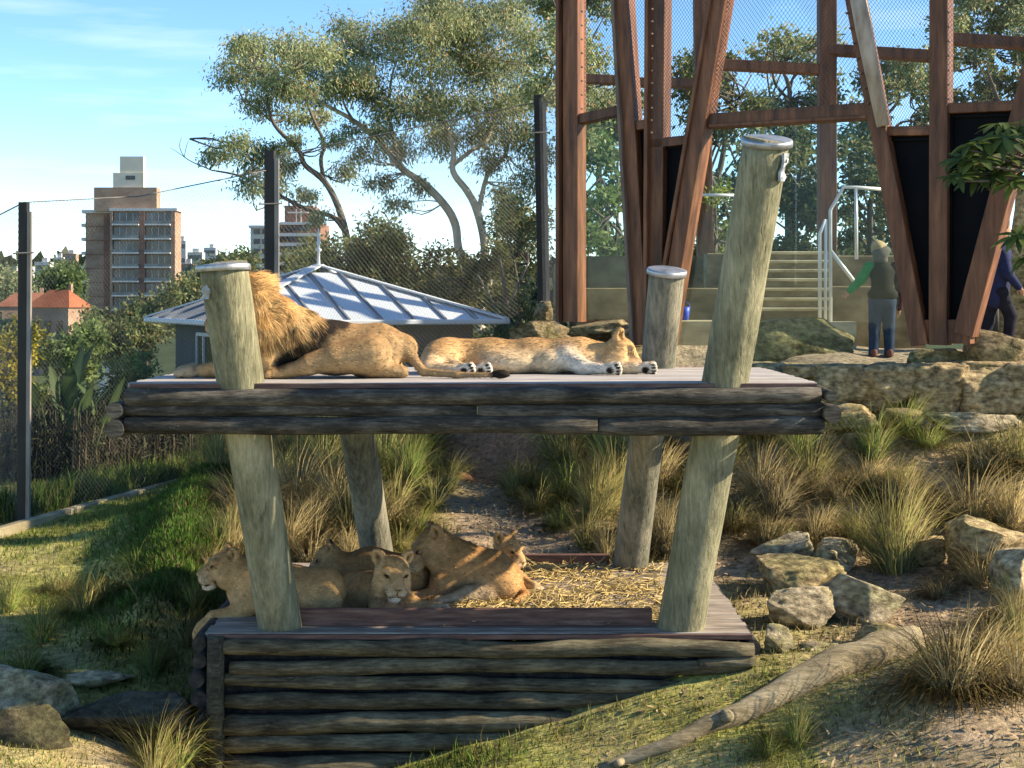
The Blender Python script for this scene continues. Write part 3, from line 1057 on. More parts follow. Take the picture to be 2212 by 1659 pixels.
def lion_head(B, pos, fwd, up, s, tan=TAN, mouth_open=0.0, ears=True, eye_open=1.0):
    R = frame(fwd, up)
    o = np.array(pos, float)
    A = np.array((0.90, 1.20, 1.13)) * s          # a lion's face: short, broad and deep
    X = lambda x, y, z: o + R @ (np.array((x, y, z)) * A)
    E = lambda c, r, col=tan, k=0.03, op='+', RR=None: B.ell(X(*c), np.array(r) * A, R if RR is None else RR, col, k * s, op)
    D = lambda c, r, col, soft=0.35, amt=1.0, RR=None: B.dab(X(*c), np.array(r) * A, col, soft, R if RR is None else RR, amt)
    E((-0.01, 0, 0.03), (0.135, 0.105, 0.100))
    B.cone(X(0.05, 0, 0.045), X(0.195, 0, -0.004), 0.070 * s, 0.042 * s, tan, 0.03 * s)
    E((0.165, 0, -0.040), (0.070, 0.060, 0.050), tan * 1.1)
    dz = -0.060 * mouth_open
    for y in (-1, 1):
        E((0.198, y * 0.029, -0.047), (0.043, 0.035, 0.034), CREAM * 0.95, 0.016)
        E((0.02, y * 0.066, -0.045), (0.092, 0.050, 0.085), tan * 1.03)
        E((-0.02, y * 0.075, -0.085), (0.06, 0.035, 0.06), tan * 1.08)            # ruff under the cheek
        E((0.098, y * 0.056, 0.066), (0.042, 0.030, 0.020), tan, 0.018)
        E((0.122, y * 0.058, 0.036), (0.020, 0.020, 0.015), tan * 0.7, 0.010)
    E((0.158 - 0.03 * mouth_open, 0, -0.098 + dz), (0.060, 0.040, 0.030), WHITE, 0.02)
    if mouth_open:
        E((0.05, 0, -0.09 + dz * 0.6), (0.09, 0.055, 0.045), tan, 0.03)
        E((0.165, 0, -0.082 + dz * 0.45), (0.085, 0.046, 0.016 + 0.022 * mouth_open), None, 0.012, '-')
        D((0.155, 0, -0.084 + dz * 0.45), (0.10, 0.060, 0.018 + 0.026 * mouth_open), (0.014, 0.007, 0.007), 0.25)
    E((0.238, 0, -0.012), (0.018, 0.029, 0.017), TAN_D * 0.55, 0.012)
    if ears:
        for y in (-1, 1):
            ce = np.array((-0.055, y * 0.088, 0.105))
            Re = R @ np.array(Matrix.Rotation(y * 0.62, 3, 'X') @ Matrix.Rotation(y * -0.50, 3, 'Z'))
            # columns: x faces forward, z points up the ear
            Re = R @ np.array(Matrix.Rotation(-y * 0.55, 3, 'X') @ Matrix.Rotation(y * 0.45, 3, 'Z'))
            B.ell(X(*ce), np.array((0.034, 0.050, 0.066)) * s, Re, tan * 0.95, 0.03 * s)
            q = X(*ce) + Re @ (np.array((0.030, 0, 0.012)) * s)
            B.ell(q, np.array((0.026, 0.034, 0.044)) * s, Re, None, 0.012 * s, '-')
            B.dab(q - Re[:, 0] * 0.012 * s - Re[:, 2] * 0.008 * s, np.array((0.034, 0.030, 0.040)) * s, TAN_D * 0.30, 0.7, Re)
            B.dab(X(*ce) - Re @ (np.array((0.036, 0, -0.004)) * s), np.array((0.030, 0.052, 0.056)) * s, BLACK * 1.6, 0.4, Re)
    for y in (-1, 1):
        D((0.125, y * 0.066, 0.010), (0.040, 0.026, 0.014), CREAM, 0.7, 0.65)
        RS = R @ np.array(Matrix.Rotation(y * 0.45, 3, 'X'))
        D((0.136, y * 0.058, 0.036), (0.034, 0.027, 0.0105 + 0.004 * eye_open), BLACK, 0.4, 1.0, RS)
        D((0.168, y * 0.042, 0.020), (0.026, 0.014, 0.012), TAN_D * 0.4, 0.7, 0.7)
        D((0.225, y * 0.018, -0.076), (0.030, 0.020, 0.0065), BLACK, 0.4, 1.0)
        D((0.190, y * 0.044, -0.085), (0.042, 0.022, 0.0095), BLACK, 0.4, 1.0)
        D((0.140, y * 0.058, -0.090), (0.035, 0.022, 0.012), BLACK * 1.2, 0.5, 0.9)
        D((0.215, y * 0.034, -0.054), (0.034, 0.026, 0.018), WHITE, 0.6, 0.8)
        for j in range(3):
            D((0.205, y * 0.058, -0.036 - 0.013 * j), (0.022, 0.014, 0.0042), TAN_D * 0.35, 0.6, 0.7)
        for j, (a_, b_) in enumerate(((0.07, 0.03), (0.05, 0.055), (0.085, 0.055), (0.03, 0.035), (0.06, 0.08))):
            D((a_, y * b_, 0.105), (0.013, 0.010, 0.03), TAN_D * 0.7, 0.7, 0.5)
    D((0.170, 0, -0.112 + dz), (0.065, 0.046, 0.020), WHITE * 1.1, 0.4)
    D((0.248, 0, -0.048), (0.03, 0.005, 0.024), BLACK, 0.5)
    D((0.250, 0, -0.022), (0.022, 0.024, 0.008), BLACK, 0.4)
    D((0.16, 0, 0.03), (0.05, 0.018, 0.03), tan * 1.15, 0.8, 0.6)
    return X, R


def paw(B, pos, fwd, s=1.0, col=TAN, up=(0, 0, 1), pads=False):
    R = frame(fwd, up)
    o = np.array(pos, float)
    X = lambda x, y, z: o + R @ (np.array((x, y, z)) * s)
    B.ell(X(0.0, 0, 0), np.array((0.085, 0.062, 0.052)) * s, R, col, 0.03)
    for j, y in enumerate((-0.048, -0.017, 0.017, 0.048)):
        f = 0.066 - 0.010 * (abs(y) > 0.03)
        B.ell(X(f, y, -0.012), np.array((0.036, 0.0185, 0.032)) * s, R, col, 0.008)
        if pads:
            B.dab(X(f - 0.005, y, -0.040), np.array((0.030, 0.016, 0.022)) * s, BLACK, 0.3, R)
    if pads:
        B.dab(X(-0.015, 0, -0.046), np.array((0.045, 0.042, 0.024)) * s, BLACK, 0.3, R)
    return X


def finish_lion(name, B, origin, label, cat, flow_fn, nfur=16000, fur_len=0.026, seed=1, group=None, width=0.0036, lift=0.22):
    rng = np.random.default_rng(seed)
    V, Q, C = B.mesh()
    V = V + 0
    N = mesh_normals(V, Q)
    # softly uneven coat
    mott = vnoise(V[:, 0] + V[:, 1], V[:, 2] + V[:, 1] * 0.5, 14, 31) * 0.07 + vnoise(V[:, 0], V[:, 2], 45, 32) * 0.06
    # browner along the back, paler low on the sides
    up = np.clip(N[:, 2], -1, 1)
    broad = 0.14 * vnoise(V[:, 0] + 0.4 * V[:, 1], V[:, 2] * 1.4, 5.5, 33) + 0.10 * vnoise(V[:, 0], V[:, 2], 13, 34)
    C = C * (1 + mott + broad)[:, None]
    C = C * (1 - 0.30 * np.clip(up, 0, 1)[:, None] * np.array((0.6, 0.9, 1.2)))
    C = np.clip(C, 0.004, 0.9)
    t = thing(name, origin, label, cat, group)
    off = np.array(origin, float)
    me = npmesh('body', V, Q, C.astype(np.float32))
    o = link('body', me, M['fur'], t, smooth=True)
    fl = flow_fn(V, N)
    dark = np.where((C.sum(1) < 0.10), 0.25, 1.0)
    idx = rng.choice(len(V), int(nfur * 1.4), p=dark / dark.sum())
    fm = fur_mesh('coat_fur', V, N, C, idx, fl, fur_len, width, lift, rng)
    link('coat_fur', fm, M['fur'], t)
    return t, V, Q, N, C

# ------------------------------------------------------------------ lions
def PX(Y0):
    return lambda u, v, dy=0.0: np.array(W(u, v, Y0 + dy))


def flow_dir(d, head=None, fwd=None, s=1.0):
    d = np.array(d, float)

    def fn(V, N):
        f = np.tile(d, (len(V), 1)) + np.array((0, 0, -0.35))
        if head is not None:
            t = np.clip(1.4 - np.linalg.norm(V - np.array(head), axis=1) / (0.2 * s), 0, 1)[:, None]
            f = f * (1 - t) + t * (-np.array(fwd, float))
        return f
    return fn


def zset(p, z):
    q = np.array(p, float); q[2] = z; return q


def male_lion():
    P = PX(12.72)
    B = Body(0.0125)
    ORA = np.array((0.62, 0.415, 0.195)); MD = np.array((0.16, 0.078, 0.03))
    fl = TAN * np.array((0.74, 0.78, 0.86))
    # trunk
    B.chain([P(872, 752), P(820, 746), P(720, 742), P(610, 728)], [0.12, 0.175, 0.185, 0.215], fl, 0.08)
    B.ell(P(808, 762, -0.06), (0.245, 0.17, 0.205), Matrix.Rotation(-0.12, 3, 'Y'), fl, 0.035)
    B.ell(P(815, 752, 0.12), (0.20, 0.13, 0.20), None, fl, 0.08)
    B.ell(P(725, 780), (0.27, 0.19, 0.125), None, CREAM * 0.8, 0.08)
    B.ell(P(588, 745), (0.26, 0.22, 0.25), None, fl, 0.08)
    # near hind leg folded forward
    B.chain([P(800, 766, -0.16), P(725, 774, -0.21), P(668, 786, -0.24)], [0.180, 0.128, 0.088], fl * 1.06, 0.022)
    B.chain([P(668, 790, -0.25), zset(P(612, 800, -0.25), UD + 0.062)], [0.080, 0.058], fl * 1.05, 0.03)
    paw(B, zset(P(594, 806, -0.25), UD + 0.050), (-1, -0.05, 0), 0.98, TAN * 1.05)
    # heel and the far hind foot showing under the belly
    B.chain([P(800, 790, -0.16), zset(P(868, 800, -0.15), UD + 0.055)], [0.10, 0.055], fl * 0.9, 0.03)
    B.chain([P(850, 790, 0.10), zset(P(775, 806, 0.02), UD + 0.05)], [0.08, 0.05], fl * 0.9, 0.03)
    # forelegs stretched out
    for dy, e in ((-0.14, 0), (0.14, 14)):
        B.chain([P(575, 775, dy), zset(P(540, 800, dy), UD + 0.085), zset(P(440 + e, 803, dy), UD + 0.066)], [0.125, 0.088, 0.060], TAN * 1.1, 0.05)
        paw(B, zset(P(404 + e, 803, dy), UD + 0.056), (-1, -0.05, 0), 1.15, CREAM * 0.85)
    # mane mass, neck and head
    B.cone(P(590, 700), P(510, 690), 0.21, 0.15, ORA, 0.08)
    B.ell(P(572, 705), (0.26, 0.24, 0.31), None, ORA, 0.08)
    B.ell(P(540, 650), (0.165, 0.20, 0.245), None, ORA, 0.08)
    B.ell(P(640, 715), (0.24, 0.20, 0.21), Matrix.Rotation(0.55, 3, 'Y'), ORA * 0.85, 0.08)
    B.ell(P(520, 742), (0.15, 0.15, 0.20), None, MD * 1.4, 0.06)
    hp, fw = P(507, 690), (-1, -0.04, -0.08)
    lion_head(B, hp, fw, (-0.08, 0, 1), 1.16, TAN * 1.05, ears=True)
    # tail lying along the deck
    tz = UD + 0.032
    B.chain([P(870, 735), P(890, 772, -0.03), zset(P(915, 806, -0.08), UD + 0.05), zset(P(985, 816, -0.2), tz), zset(P(1062, 818, -0.25), tz)],
            [0.055, 0.040, 0.034, 0.028, 0.022], fl * 0.95, 0.03)
    B.ell(zset(P(1082, 819, -0.26), UD + 0.040), (0.078, 0.040, 0.038), None, BLACK * 1.2, 0.02)
    B.dab(zset(P(1080, 819, -0.26), UD + 0.036), (0.082, 0.055, 0.05), BLACK, 0.2)
    # dark hind edge of the mane
    for u, v, r in ((740, 698, .085), (712, 707, .105), (690, 722, .12), (668, 740, .12), (646, 756, .12), (628, 772, .11), (612, 786, .09)):
        B.dab(P(u, v, -0.12), (r, 0.40, r), BLACK * 1.7, 0.55)
    B.dab(P(735, 692, 0), (0.12, 0.3, 0.05), BLACK * 1.7, 0.5)
    t, V, Q, N, C = finish_lion('male_lion', B, (float(P(700, 815)[0]), 12.72, UD),
                                'male lion with orange mane resting upright behind the capped post of the upper deck', 'lion',
                                flow_dir((1, 0, 0), hp, fw, 1.3), 20000, 0.024, 5)
    # mane hair
    rng = np.random.default_rng(77)
    c1, c2 = P(575, 700), P(548, 652)
    q = np.minimum(np.linalg.norm((V - c1) / (0.315, 0.275, 0.35), axis=1), np.linalg.norm((V - c2) / (0.215, 0.23, 0.275), axis=1))
    q = np.minimum(q, np.linalg.norm((V - P(520, 742)) / (0.18, 0.18, 0.23), axis=1))
    q = np.minimum(q, np.linalg.norm((V - P(650, 718)) / (0.25, 0.26, 0.22), axis=1))
    face = np.linalg.norm((V - (hp + np.array((-0.10, 0, -0.01)))) / (0.20, 0.17, 0.16), axis=1)
    ok = np.where((q < 1.02) & (face > 1.0))[0]
    ns = 24000
    idx = rng.choice(ok, ns)
    p, n, c = V[idx], N[idx], C[idx].copy()
    L = rng.uniform(0.06, 0.17, ns)
    back = (p - hp); back /= np.linalg.norm(back, axis=1)[:, None]
    clump = np.stack([vnoise(p[:, 0] * 2 + p[:, 2], p[:, 2] * 2 - p[:, 0], 7, 40 + k) for k in range(3)], -1)
    d = 0.50 * back + 0.28 * n + np.array((0.30, 0, -0.42)) + 0.42 * clump + rng.normal(0, 0.08, (ns, 3))
    d /= np.linalg.norm(d, axis=1)[:, None]
    rows = []
    pos = p - n * 0.01
    side = np.cross(d, n); side /= np.maximum(np.linalg.norm(side, axis=1), 1e-6)[:, None]
    wd = rng.uniform(0.0016, 0.0034, ns)
    K = 4
    for k in range(K):
        w = wd * (1, 0.95, 0.75, 0.12)[k]
        rows.append((pos - side * w[:, None], pos + side * w[:, None]))
        d = d + np.array((0.05, 0, -0.34)) + clump * 0.16
        d /= np.linalg.norm(d, axis=1)[:, None]
        out = ((d * n).sum(1) < -0.05)
        d[out] -= n[out] * ((d * n).sum(1)[out] + 0.02)[:, None]
        pos = pos + d * (L / (K - 1))[:, None]
    VV = np.stack([x for r in rows for x in r], 1).reshape(-1, 3)
    b = (np.arange(ns) * 2 * K)[:, None]
    F = np.concatenate([b + np.array([[2 * k, 2 * k + 1, 2 * k + 3, 2 * k + 2]]) for k in range(K - 1)])
    streak = 0.5 + 0.5 * vnoise(p[:, 0] * 3 + p[:, 2], p[:, 2], 9, 50)
    cc = c * (0.55 + 0.75 * streak)[:, None] * rng.uniform(0.7, 1.35, ns)[:, None]
    dk = c.sum(1) < 0.2
    cc = np.where((streak < 0.22)[:, None] & ~dk[:, None], cc * 0.6, cc)
    CC = np.repeat(np.clip(cc, 0.005, 0.9), 2 * K, 0)
    NN = np.repeat(n * 0.8 + rng.normal(0, 0.25, n.shape), 2 * K, 0)
    NN /= np.linalg.norm(NN, axis=1)[:, None]
    link('mane', npmesh('mane', VV, F, CC.astype(np.float32), NN), M['mane'], t)


def sleeping_lioness():
    P = PX(13.42)
    B = Body(0.012)
    t1, bl = TAN * 1.1, CREAM * 0.95
    B.chain([P(975, 766, 0.10), P(1060, 768, 0.10), P(1150, 768, 0.08), P(1250, 766, 0.06)], [0.150, 0.148, 0.148, 0.150], t1, 0.08)
    B.ell(P(958, 768, 0.06), (0.19, 0.20, 0.152), None, t1, 0.07)
    B.ell(P(1238, 770, 0.02), (0.22, 0.17, 0.155), None, t1, 0.07)
    B.ell(P(1105, 783, -0.06), (0.30, 0.15, 0.105), None, bl, 0.08)
    B.ell(P(1190, 782, -0.10), (0.15, 0.12, 0.11), None, bl, 0.06)
    B.cone(P(1262, 764, 0.04), P(1322, 766, 0.0), 0.135, 0.100, t1, 0.06)
    hp, fw = P(1337, 765, -0.02), (0.9, -0.38, -0.42)
    lion_head(B, hp, fw, (0.42, 0.30, 0.85), 1.10, TAN * 1.1, eye_open=-0.8)
    # thigh and hind feet, soles to the viewer
    B.ell(P(945, 775, -0.10), (0.15, 0.12, 0.125), None, t1, 0.06)
    B.chain([P(935, 785, -0.18), zset(P(925, 795, -0.33), UD + 0.065), zset(P(985, 799, -0.40), UD + 0.052)], [0.10, 0.062, 0.044], bl, 0.04)
    paw(B, zset(P(1006, 799, -0.42), UD + 0.058), (0.95, -0.1, 0.15), 0.92, WHITE * 0.9, (0.1, 0.95, 0.35), pads=True)
    B.chain([P(960, 785, -0.05), zset(P(985, 797, -0.24), UD + 0.060), zset(P(1020, 799, -0.30), UD + 0.05)], [0.09, 0.055, 0.044], bl, 0.04)
    paw(B, zset(P(1043, 799, -0.32), UD + 0.056), (0.95, -0.1, 0.1), 0.90, WHITE * 0.9, (0.1, 0.95, 0.35), pads=True)
    # forelegs
    B.chain([P(1225, 775, -0.12), zset(P(1258, 793, -0.26), UD + 0.066), zset(P(1302, 797, -0.34), UD + 0.056)], [0.105, 0.064, 0.048], WHITE * 0.9, 0.05)
    paw(B, zset(P(1322, 797, -0.36), UD + 0.062), (0.95, -0.15, 0.1), 0.95, WHITE * 0.85, (0.1, 0.93, 0.4), pads=True)
    B.chain([P(1255, 780, -0.02), zset(P(1310, 798, -0.14), UD + 0.062), zset(P(1375, 799, -0.17), UD + 0.052)], [0.10, 0.058, 0.048], bl, 0.05)
    paw(B, zset(P(1398, 799, -0.18), UD + 0.058), (0.95, -0.1, 0.05), 0.95, WHITE * 0.85, (0.1, 0.93, 0.4), pads=True)
    # tail tucked behind
    B.chain([P(925, 770, 0.12), zset(P(905, 795, 0.2), UD + 0.05), zset(P(935, 800, 0.34), UD + 0.03)], [0.05, 0.035, 0.028], t1, 0.03)
    # pale underside
    for u, v, r in ((1010, 795, .12), (1060, 785, .13), (1110, 785, .15), (1170, 785, .14), (1220, 790, .13), (1150, 765, .10)):
        B.dab(P(u, v, -0.14), (r * 1.3, 0.17, r * 0.75), CREAM * 1.1, 0.9, None, 0.55)
    B.dab(P(985, 770, -0.15), (0.10, 0.08, 0.10), TAN_D * 1.2, 0.8, None, 0.6)
    finish_lion('sleeping_lioness', B, (float(P(1170, 806)[0]), 13.42, UD), 'lioness asleep on her side, pale belly showing, on the sunlit upper deck', 'lion',
                flow_dir((-1, 0, 0), hp, fw, 1.1), 17000, 0.022, 6)


def lion_a():
    P = PX(12.98)
    B = Body(0.011)
    c = TAN * 1.05
    B.chain([P(545, 1262), P(620, 1268), P(700, 1272)], [0.185, 0.185, 0.185], c, 0.08)
    B.ell(P(540, 1272), (0.19, 0.17, 0.225), None, c, 0.07)
    B.ell(P(700, 1280), (0.17, 0.18, 0.20), None, c * 0.92, 0.07)
    B.ell(P(690, 1295, -0.14), (0.20, 0.09, 0.13), None, c * 0.92, 0.05)
    B.chain([P(548, 1246), P(503, 1232)], [0.175, 0.140], c, 0.06)
    B.cone(P(530, 1285), P(508, 1255), 0.13, 0.09, CREAM * 0.8, 0.06)
    hp, fw = P(489, 1229), (-0.93, -0.36, -0.08)
    lion_head(B, hp, fw, (-0.06, 0.02, 1), 1.14, TAN * 1.05)
    for dy, e in ((-0.13, 0), (0.10, 12)):
        B.chain([P(556, 1298, dy), P(520, 1322, dy), P(462 + e, 1334, dy - 0.05)], [0.115, 0.078, 0.058], c * 1.05, 0.05)
        B.chain([P(462 + e, 1334, dy - 0.05), P(438 + e, 1352, dy - 0.06)], [0.058, 0.050], c * 1.05, 0.03)
        paw(B, P(430 + e, 1362, dy - 0.06), (-0.55, -0.05, -0.8), 0.9, TAN * 1.15, (-0.8, 0, 0.55))
    B.chain([P(720, 1300, 0.05), zset(P(735, 1318, -0.1), LD + 0.03), zset(P(690, 1322, -0.25), LD + 0.028)], [0.045, 0.03, 0.022], c, 0.03)
    finish_lion('young_lion', B, (float(P(600, 1322)[0]), 12.98, LD), 'young lion in profile with a foreleg draped over the edge of the lower deck', 'lion',
                flow_dir((1, 0, 0), hp, fw), 15000, 0.020, 7)


def lion_b():
    P = PX(13.66)
    B = Body(0.0115)
    c = TAN * np.array((0.66, 0.64, 0.62))
    B.chain([P(748, 1240), P(800, 1234), P(880, 1246)], [0.18, 0.21, 0.20], c, 0.08)
    B.ell(P(736, 1252), (0.16, 0.17, 0.20), None, c, 0.06)
    B.ell(P(880, 1255), (0.20, 0.20, 0.19), None, c, 0.07)
    B.chain([P(748, 1235), P(724, 1214)], [0.15, 0.120], c, 0.05)
    hp, fw = P(712, 1207), (-0.92, -0.10, -0.36)
    lion_head(B, hp, fw, (-0.30, -0.05, 0.95), 0.92, TAN * 0.95)
    for dy in (-0.10, 0.10):
        B.chain([P(740, 1265, dy), zset(P(726, 1290, dy), LD + 0.07), zset(P(690, 1290, dy - 0.05), LD + 0.05)], [0.10, 0.066, 0.048], c, 0.04)
        paw(B, zset(P(675, 1290, dy - 0.05), LD + 0.046), (-1, -0.1, 0), 0.85, TAN)
    finish_lion('young_lion', B, (float(P(790, 1289)[0]), 13.66, LD), 'small young lion with head turned away, lying behind the face-on one', 'lion',
                flow_dir((1, 0, 0), hp, fw, 0.85), 11000, 0.020, 8)


def lion_c():
    P = PX(12.96)
    B = Body(0.0105)
    c = TAN * 1.0
    B.chain([P(846, 1282, 0.10), P(800, 1280, 0.30), P(765, 1285, 0.48)], [0.150, 0.180, 0.19], c * 0.92, 0.07)
    B.ell(P(848, 1302, 0.08), (0.165, 0.14, 0.15), None, c, 0.06)
    B.ell(P(775, 1285, 0.42), (0.20, 0.20, 0.20), None, c * 0.9, 0.06)
    hp, fw = P(847, 1243, 0.0), (0.30, -1, -0.20)
    B.cone(P(848, 1248, 0.06), P(846, 1290, 0.12), 0.125, 0.15, c, 0.05)
    lion_head(B, hp, fw, (0.14, -0.16, 1), 1.22, TAN * 1.22, eye_open=0.4)
    B.chain([P(820, 1300, 0.0), zset(P(815, 1322, -0.15), LD + 0.07), zset(P(830, 1326, -0.33), LD + 0.055)], [0.10, 0.066, 0.05], c * 1.05, 0.04)
    paw(B, zset(P(836, 1326, -0.40), LD + 0.05), (0.15, -1, 0), 0.9, TAN * 1.1)
    B.chain([P(876, 1300, 0.02), zset(P(895, 1318, -0.06), LD + 0.075), zset(P(935, 1318, -0.14), LD + 0.065)], [0.10, 0.066, 0.052], c * 1.05, 0.04)
    paw(B, zset(P(952, 1316, -0.17), LD + 0.075), (0.9, -0.35, 0.05), 0.95, CREAM * 0.8, (0.1, 0.75, 0.6), pads=True)
    B.dab(P(850, 1315, -0.1), (0.11, 0.14, 0.12), CREAM * 0.9, 0.8, None, 0.7)
    finish_lion('young_lion', B, (float(P(840, 1324)[0]), 12.96, LD), 'young lion staring at the viewer over the red lip board', 'lion',
                flow_dir((-0.5, 0.6, -0.3), hp, fw, 1.2), 14000, 0.018, 9)


def lion_d():
    P = PX(13.62)
    B = Body(0.012)
    c = TAN * np.array((0.88, 0.82, 0.78))
    B.chain([P(965, 1200), P(1000, 1222), P(1060, 1238), P(1090, 1250)], [0.165, 0.20, 0.20, 0.17], c * 0.85, 0.08)
    B.ell(P(972, 1245, -0.02), (0.19, 0.20, 0.24), None, c * 0.85, 0.07)
    B.ell(P(1072, 1256, -0.14), (0.215, 0.15, 0.185), Matrix.Rotation(0.25, 3, 'Y'), c * 1.1, 0.05)
    B.ell(P(1060, 1265, 0.10), (0.25, 0.16, 0.19), None, c, 0.05)
    hp, fw = P(938, 1188), (-0.86, -0.22, -0.34)
    B.cone(P(952, 1185), P(985, 1215), 0.165, 0.20, c * 0.85, 0.06)
    lion_head(B, hp, fw, (-0.30, 0.0, 0.95), 1.36, TAN * 0.90, mouth_open=1.6)
    # forelegs folded, hind foot forward in the straw
    for dy in (-0.16, 0.14):
        B.chain([P(955, 1262, dy), zset(P(962, 1282, dy), LD + 0.08), zset(P(900, 1284, dy - 0.08), LD + 0.055)], [0.12, 0.075, 0.052], c, 0.04)
        paw(B, zset(P(882, 1285, dy - 0.10), LD + 0.05), (-1, -0.2, 0), 0.95, CREAM * 0.8)
    B.chain([P(1050, 1280, -0.22), zset(P(1010, 1288, -0.28), LD + 0.08), zset(P(968, 1292, -0.36), LD + 0.055)], [0.10, 0.078, 0.05], CREAM * 0.75, 0.04)
    paw(B, zset(P(950, 1294, -0.40), LD + 0.05), (-1, -0.3, 0), 0.95, CREAM * 0.8)
    B.chain([P(1118, 1262, 0.0), zset(P(1135, 1284, -0.1), LD + 0.04), zset(P(1110, 1290, -0.4), LD + 0.03)], [0.05, 0.034, 0.026], c, 0.03)
    for k, u in enumerate((1010, 1022, 1036, 1050)):
        B.dab(P(u, 1282, -0.30), (0.012, 0.12, 0.07), TAN_D * 0.55, 0.6, Matrix.Rotation(0.15 * k - 0.2, 3, 'Y'), 0.8)
    finish_lion('yawning_lioness', B, (float(P(1010, 1286)[0]), 13.62, LD), 'large lioness yawning with open mouth, haunch lit by the sun in the straw', 'lion',
                flow_dir((1, 0, 0), hp, fw, 1.2), 16000, 0.022, 10)


def lion_e():
    P = PX(14.22)
    B = Body(0.0115)
    c = TAN * 0.95
    B.chain([P(1078, 1222, 0.05), P(1040, 1232, 0.25), P(1000, 1238, 0.4)], [0.14, 0.16, 0.16], c, 0.06)
    B.ell(P(1080, 1238, 0.05), (0.15, 0.15, 0.16), None, c, 0.06)
    hp, fw = P(1094, 1190, -0.02), (0.74, -0.62, -0.28)
    B.cone(P(1085, 1205), P(1078, 1232, 0.05), 0.10, 0.14, c, 0.05)
    lion_head(B, hp, fw, (0.22, -0.1, 0.95), 1.04, TAN * 1.12)
    for dx in (0.02, 0.20):
        q = P(1085, 1245, 0.0)
        B.chain([q + (dx - 0.08, 0, 0), np.array((q[0] + dx - 0.02, q[1] - 0.12, LD + 0.06)), np.array((q[0] + dx + 0.08, q[1] - 0.30, LD + 0.05))], [0.085, 0.058, 0.046], c, 0.04)
        paw(B, np.array((q[0] + dx + 0.11, q[1] - 0.35, LD + 0.046)), (0.5, -0.85, 0), 0.82, CREAM * 0.8)
    finish_lion('young_lion', B, (float(P(1060, 1262)[0]), 14.22, LD), 'pointed-eared young lion peering out from behind the yawning lioness', 'lion',
                flow_dir((-0.7, 0.7, 0), hp, fw, 0.85), 10000, 0.018, 11)


male_lion(); sleeping_lioness(); lion_a(); lion_b(); lion_c(); lion_d(); lion_e()


# ------------------------------------------------------------------ visitors behind the glass
def body_part(name, B, parent, colour):
    V, Q, C = B.mesh()
    C = np.tile(np.array(colour, float), (len(V), 1)) if colour is not None else C
    fold_shade = 1 + 0.16 * vnoise(V[:, 0] * 1.5 + V[:, 1], V[:, 2], 9, 60) + 0.1 * vnoise(V[:, 0], V[:, 2], 25, 61)  # shading of cloth folds put into the colour as noise
    me = npmesh(name, V, Q, np.clip(C * fold_shade[:, None], 0, 1).astype(np.float32))
    return link(name, me, M['cloth'], parent, smooth=True)


SKIN = np.array((0.45, 0.26, 0.18))


def hand(B, wrist, d, s=1.0, palm_n=(0, 1, 0)):
    """palm, four fingers gently curled and a thumb off the side"""
    d = np.array(d, float); d /= np.linalg.norm(d)
    n = np.array(palm_n, float); n -= d * (n @ d); n /= np.linalg.norm(n)
    sd = np.cross(d, n)
    w = np.array(wrist, float)
    B.ell(w + d * 0.045 * s, np.array((0.05, 0.040, 0.020)) * s, np.stack([d, sd, n], 1), SKIN, 0.012)
    for j, (y, L) in enumerate(((-0.030, 0.062), (-0.010, 0.072), (0.010, 0.068), (0.029, 0.052))):
        a = w + (d * 0.082 + sd * y) * s
        b = a + (d * 0.6 * L + n * 0.010) * s
        B.chain([a, b, b + (d * 0.4 * L + n * 0.020) * s], [0.0095 * s, 0.009 * s, 0.007 * s], SKIN, 0.004)
    a = w + (d * 0.025 - sd * 0.032) * s
    B.chain([a, a + (d * 0.030 - sd * 0.026) * s, a + (d * 0.058 - sd * 0.028 + n * 0.012) * s], [0.012 * s, 0.011 * s, 0.008 * s], SKIN, 0.006)


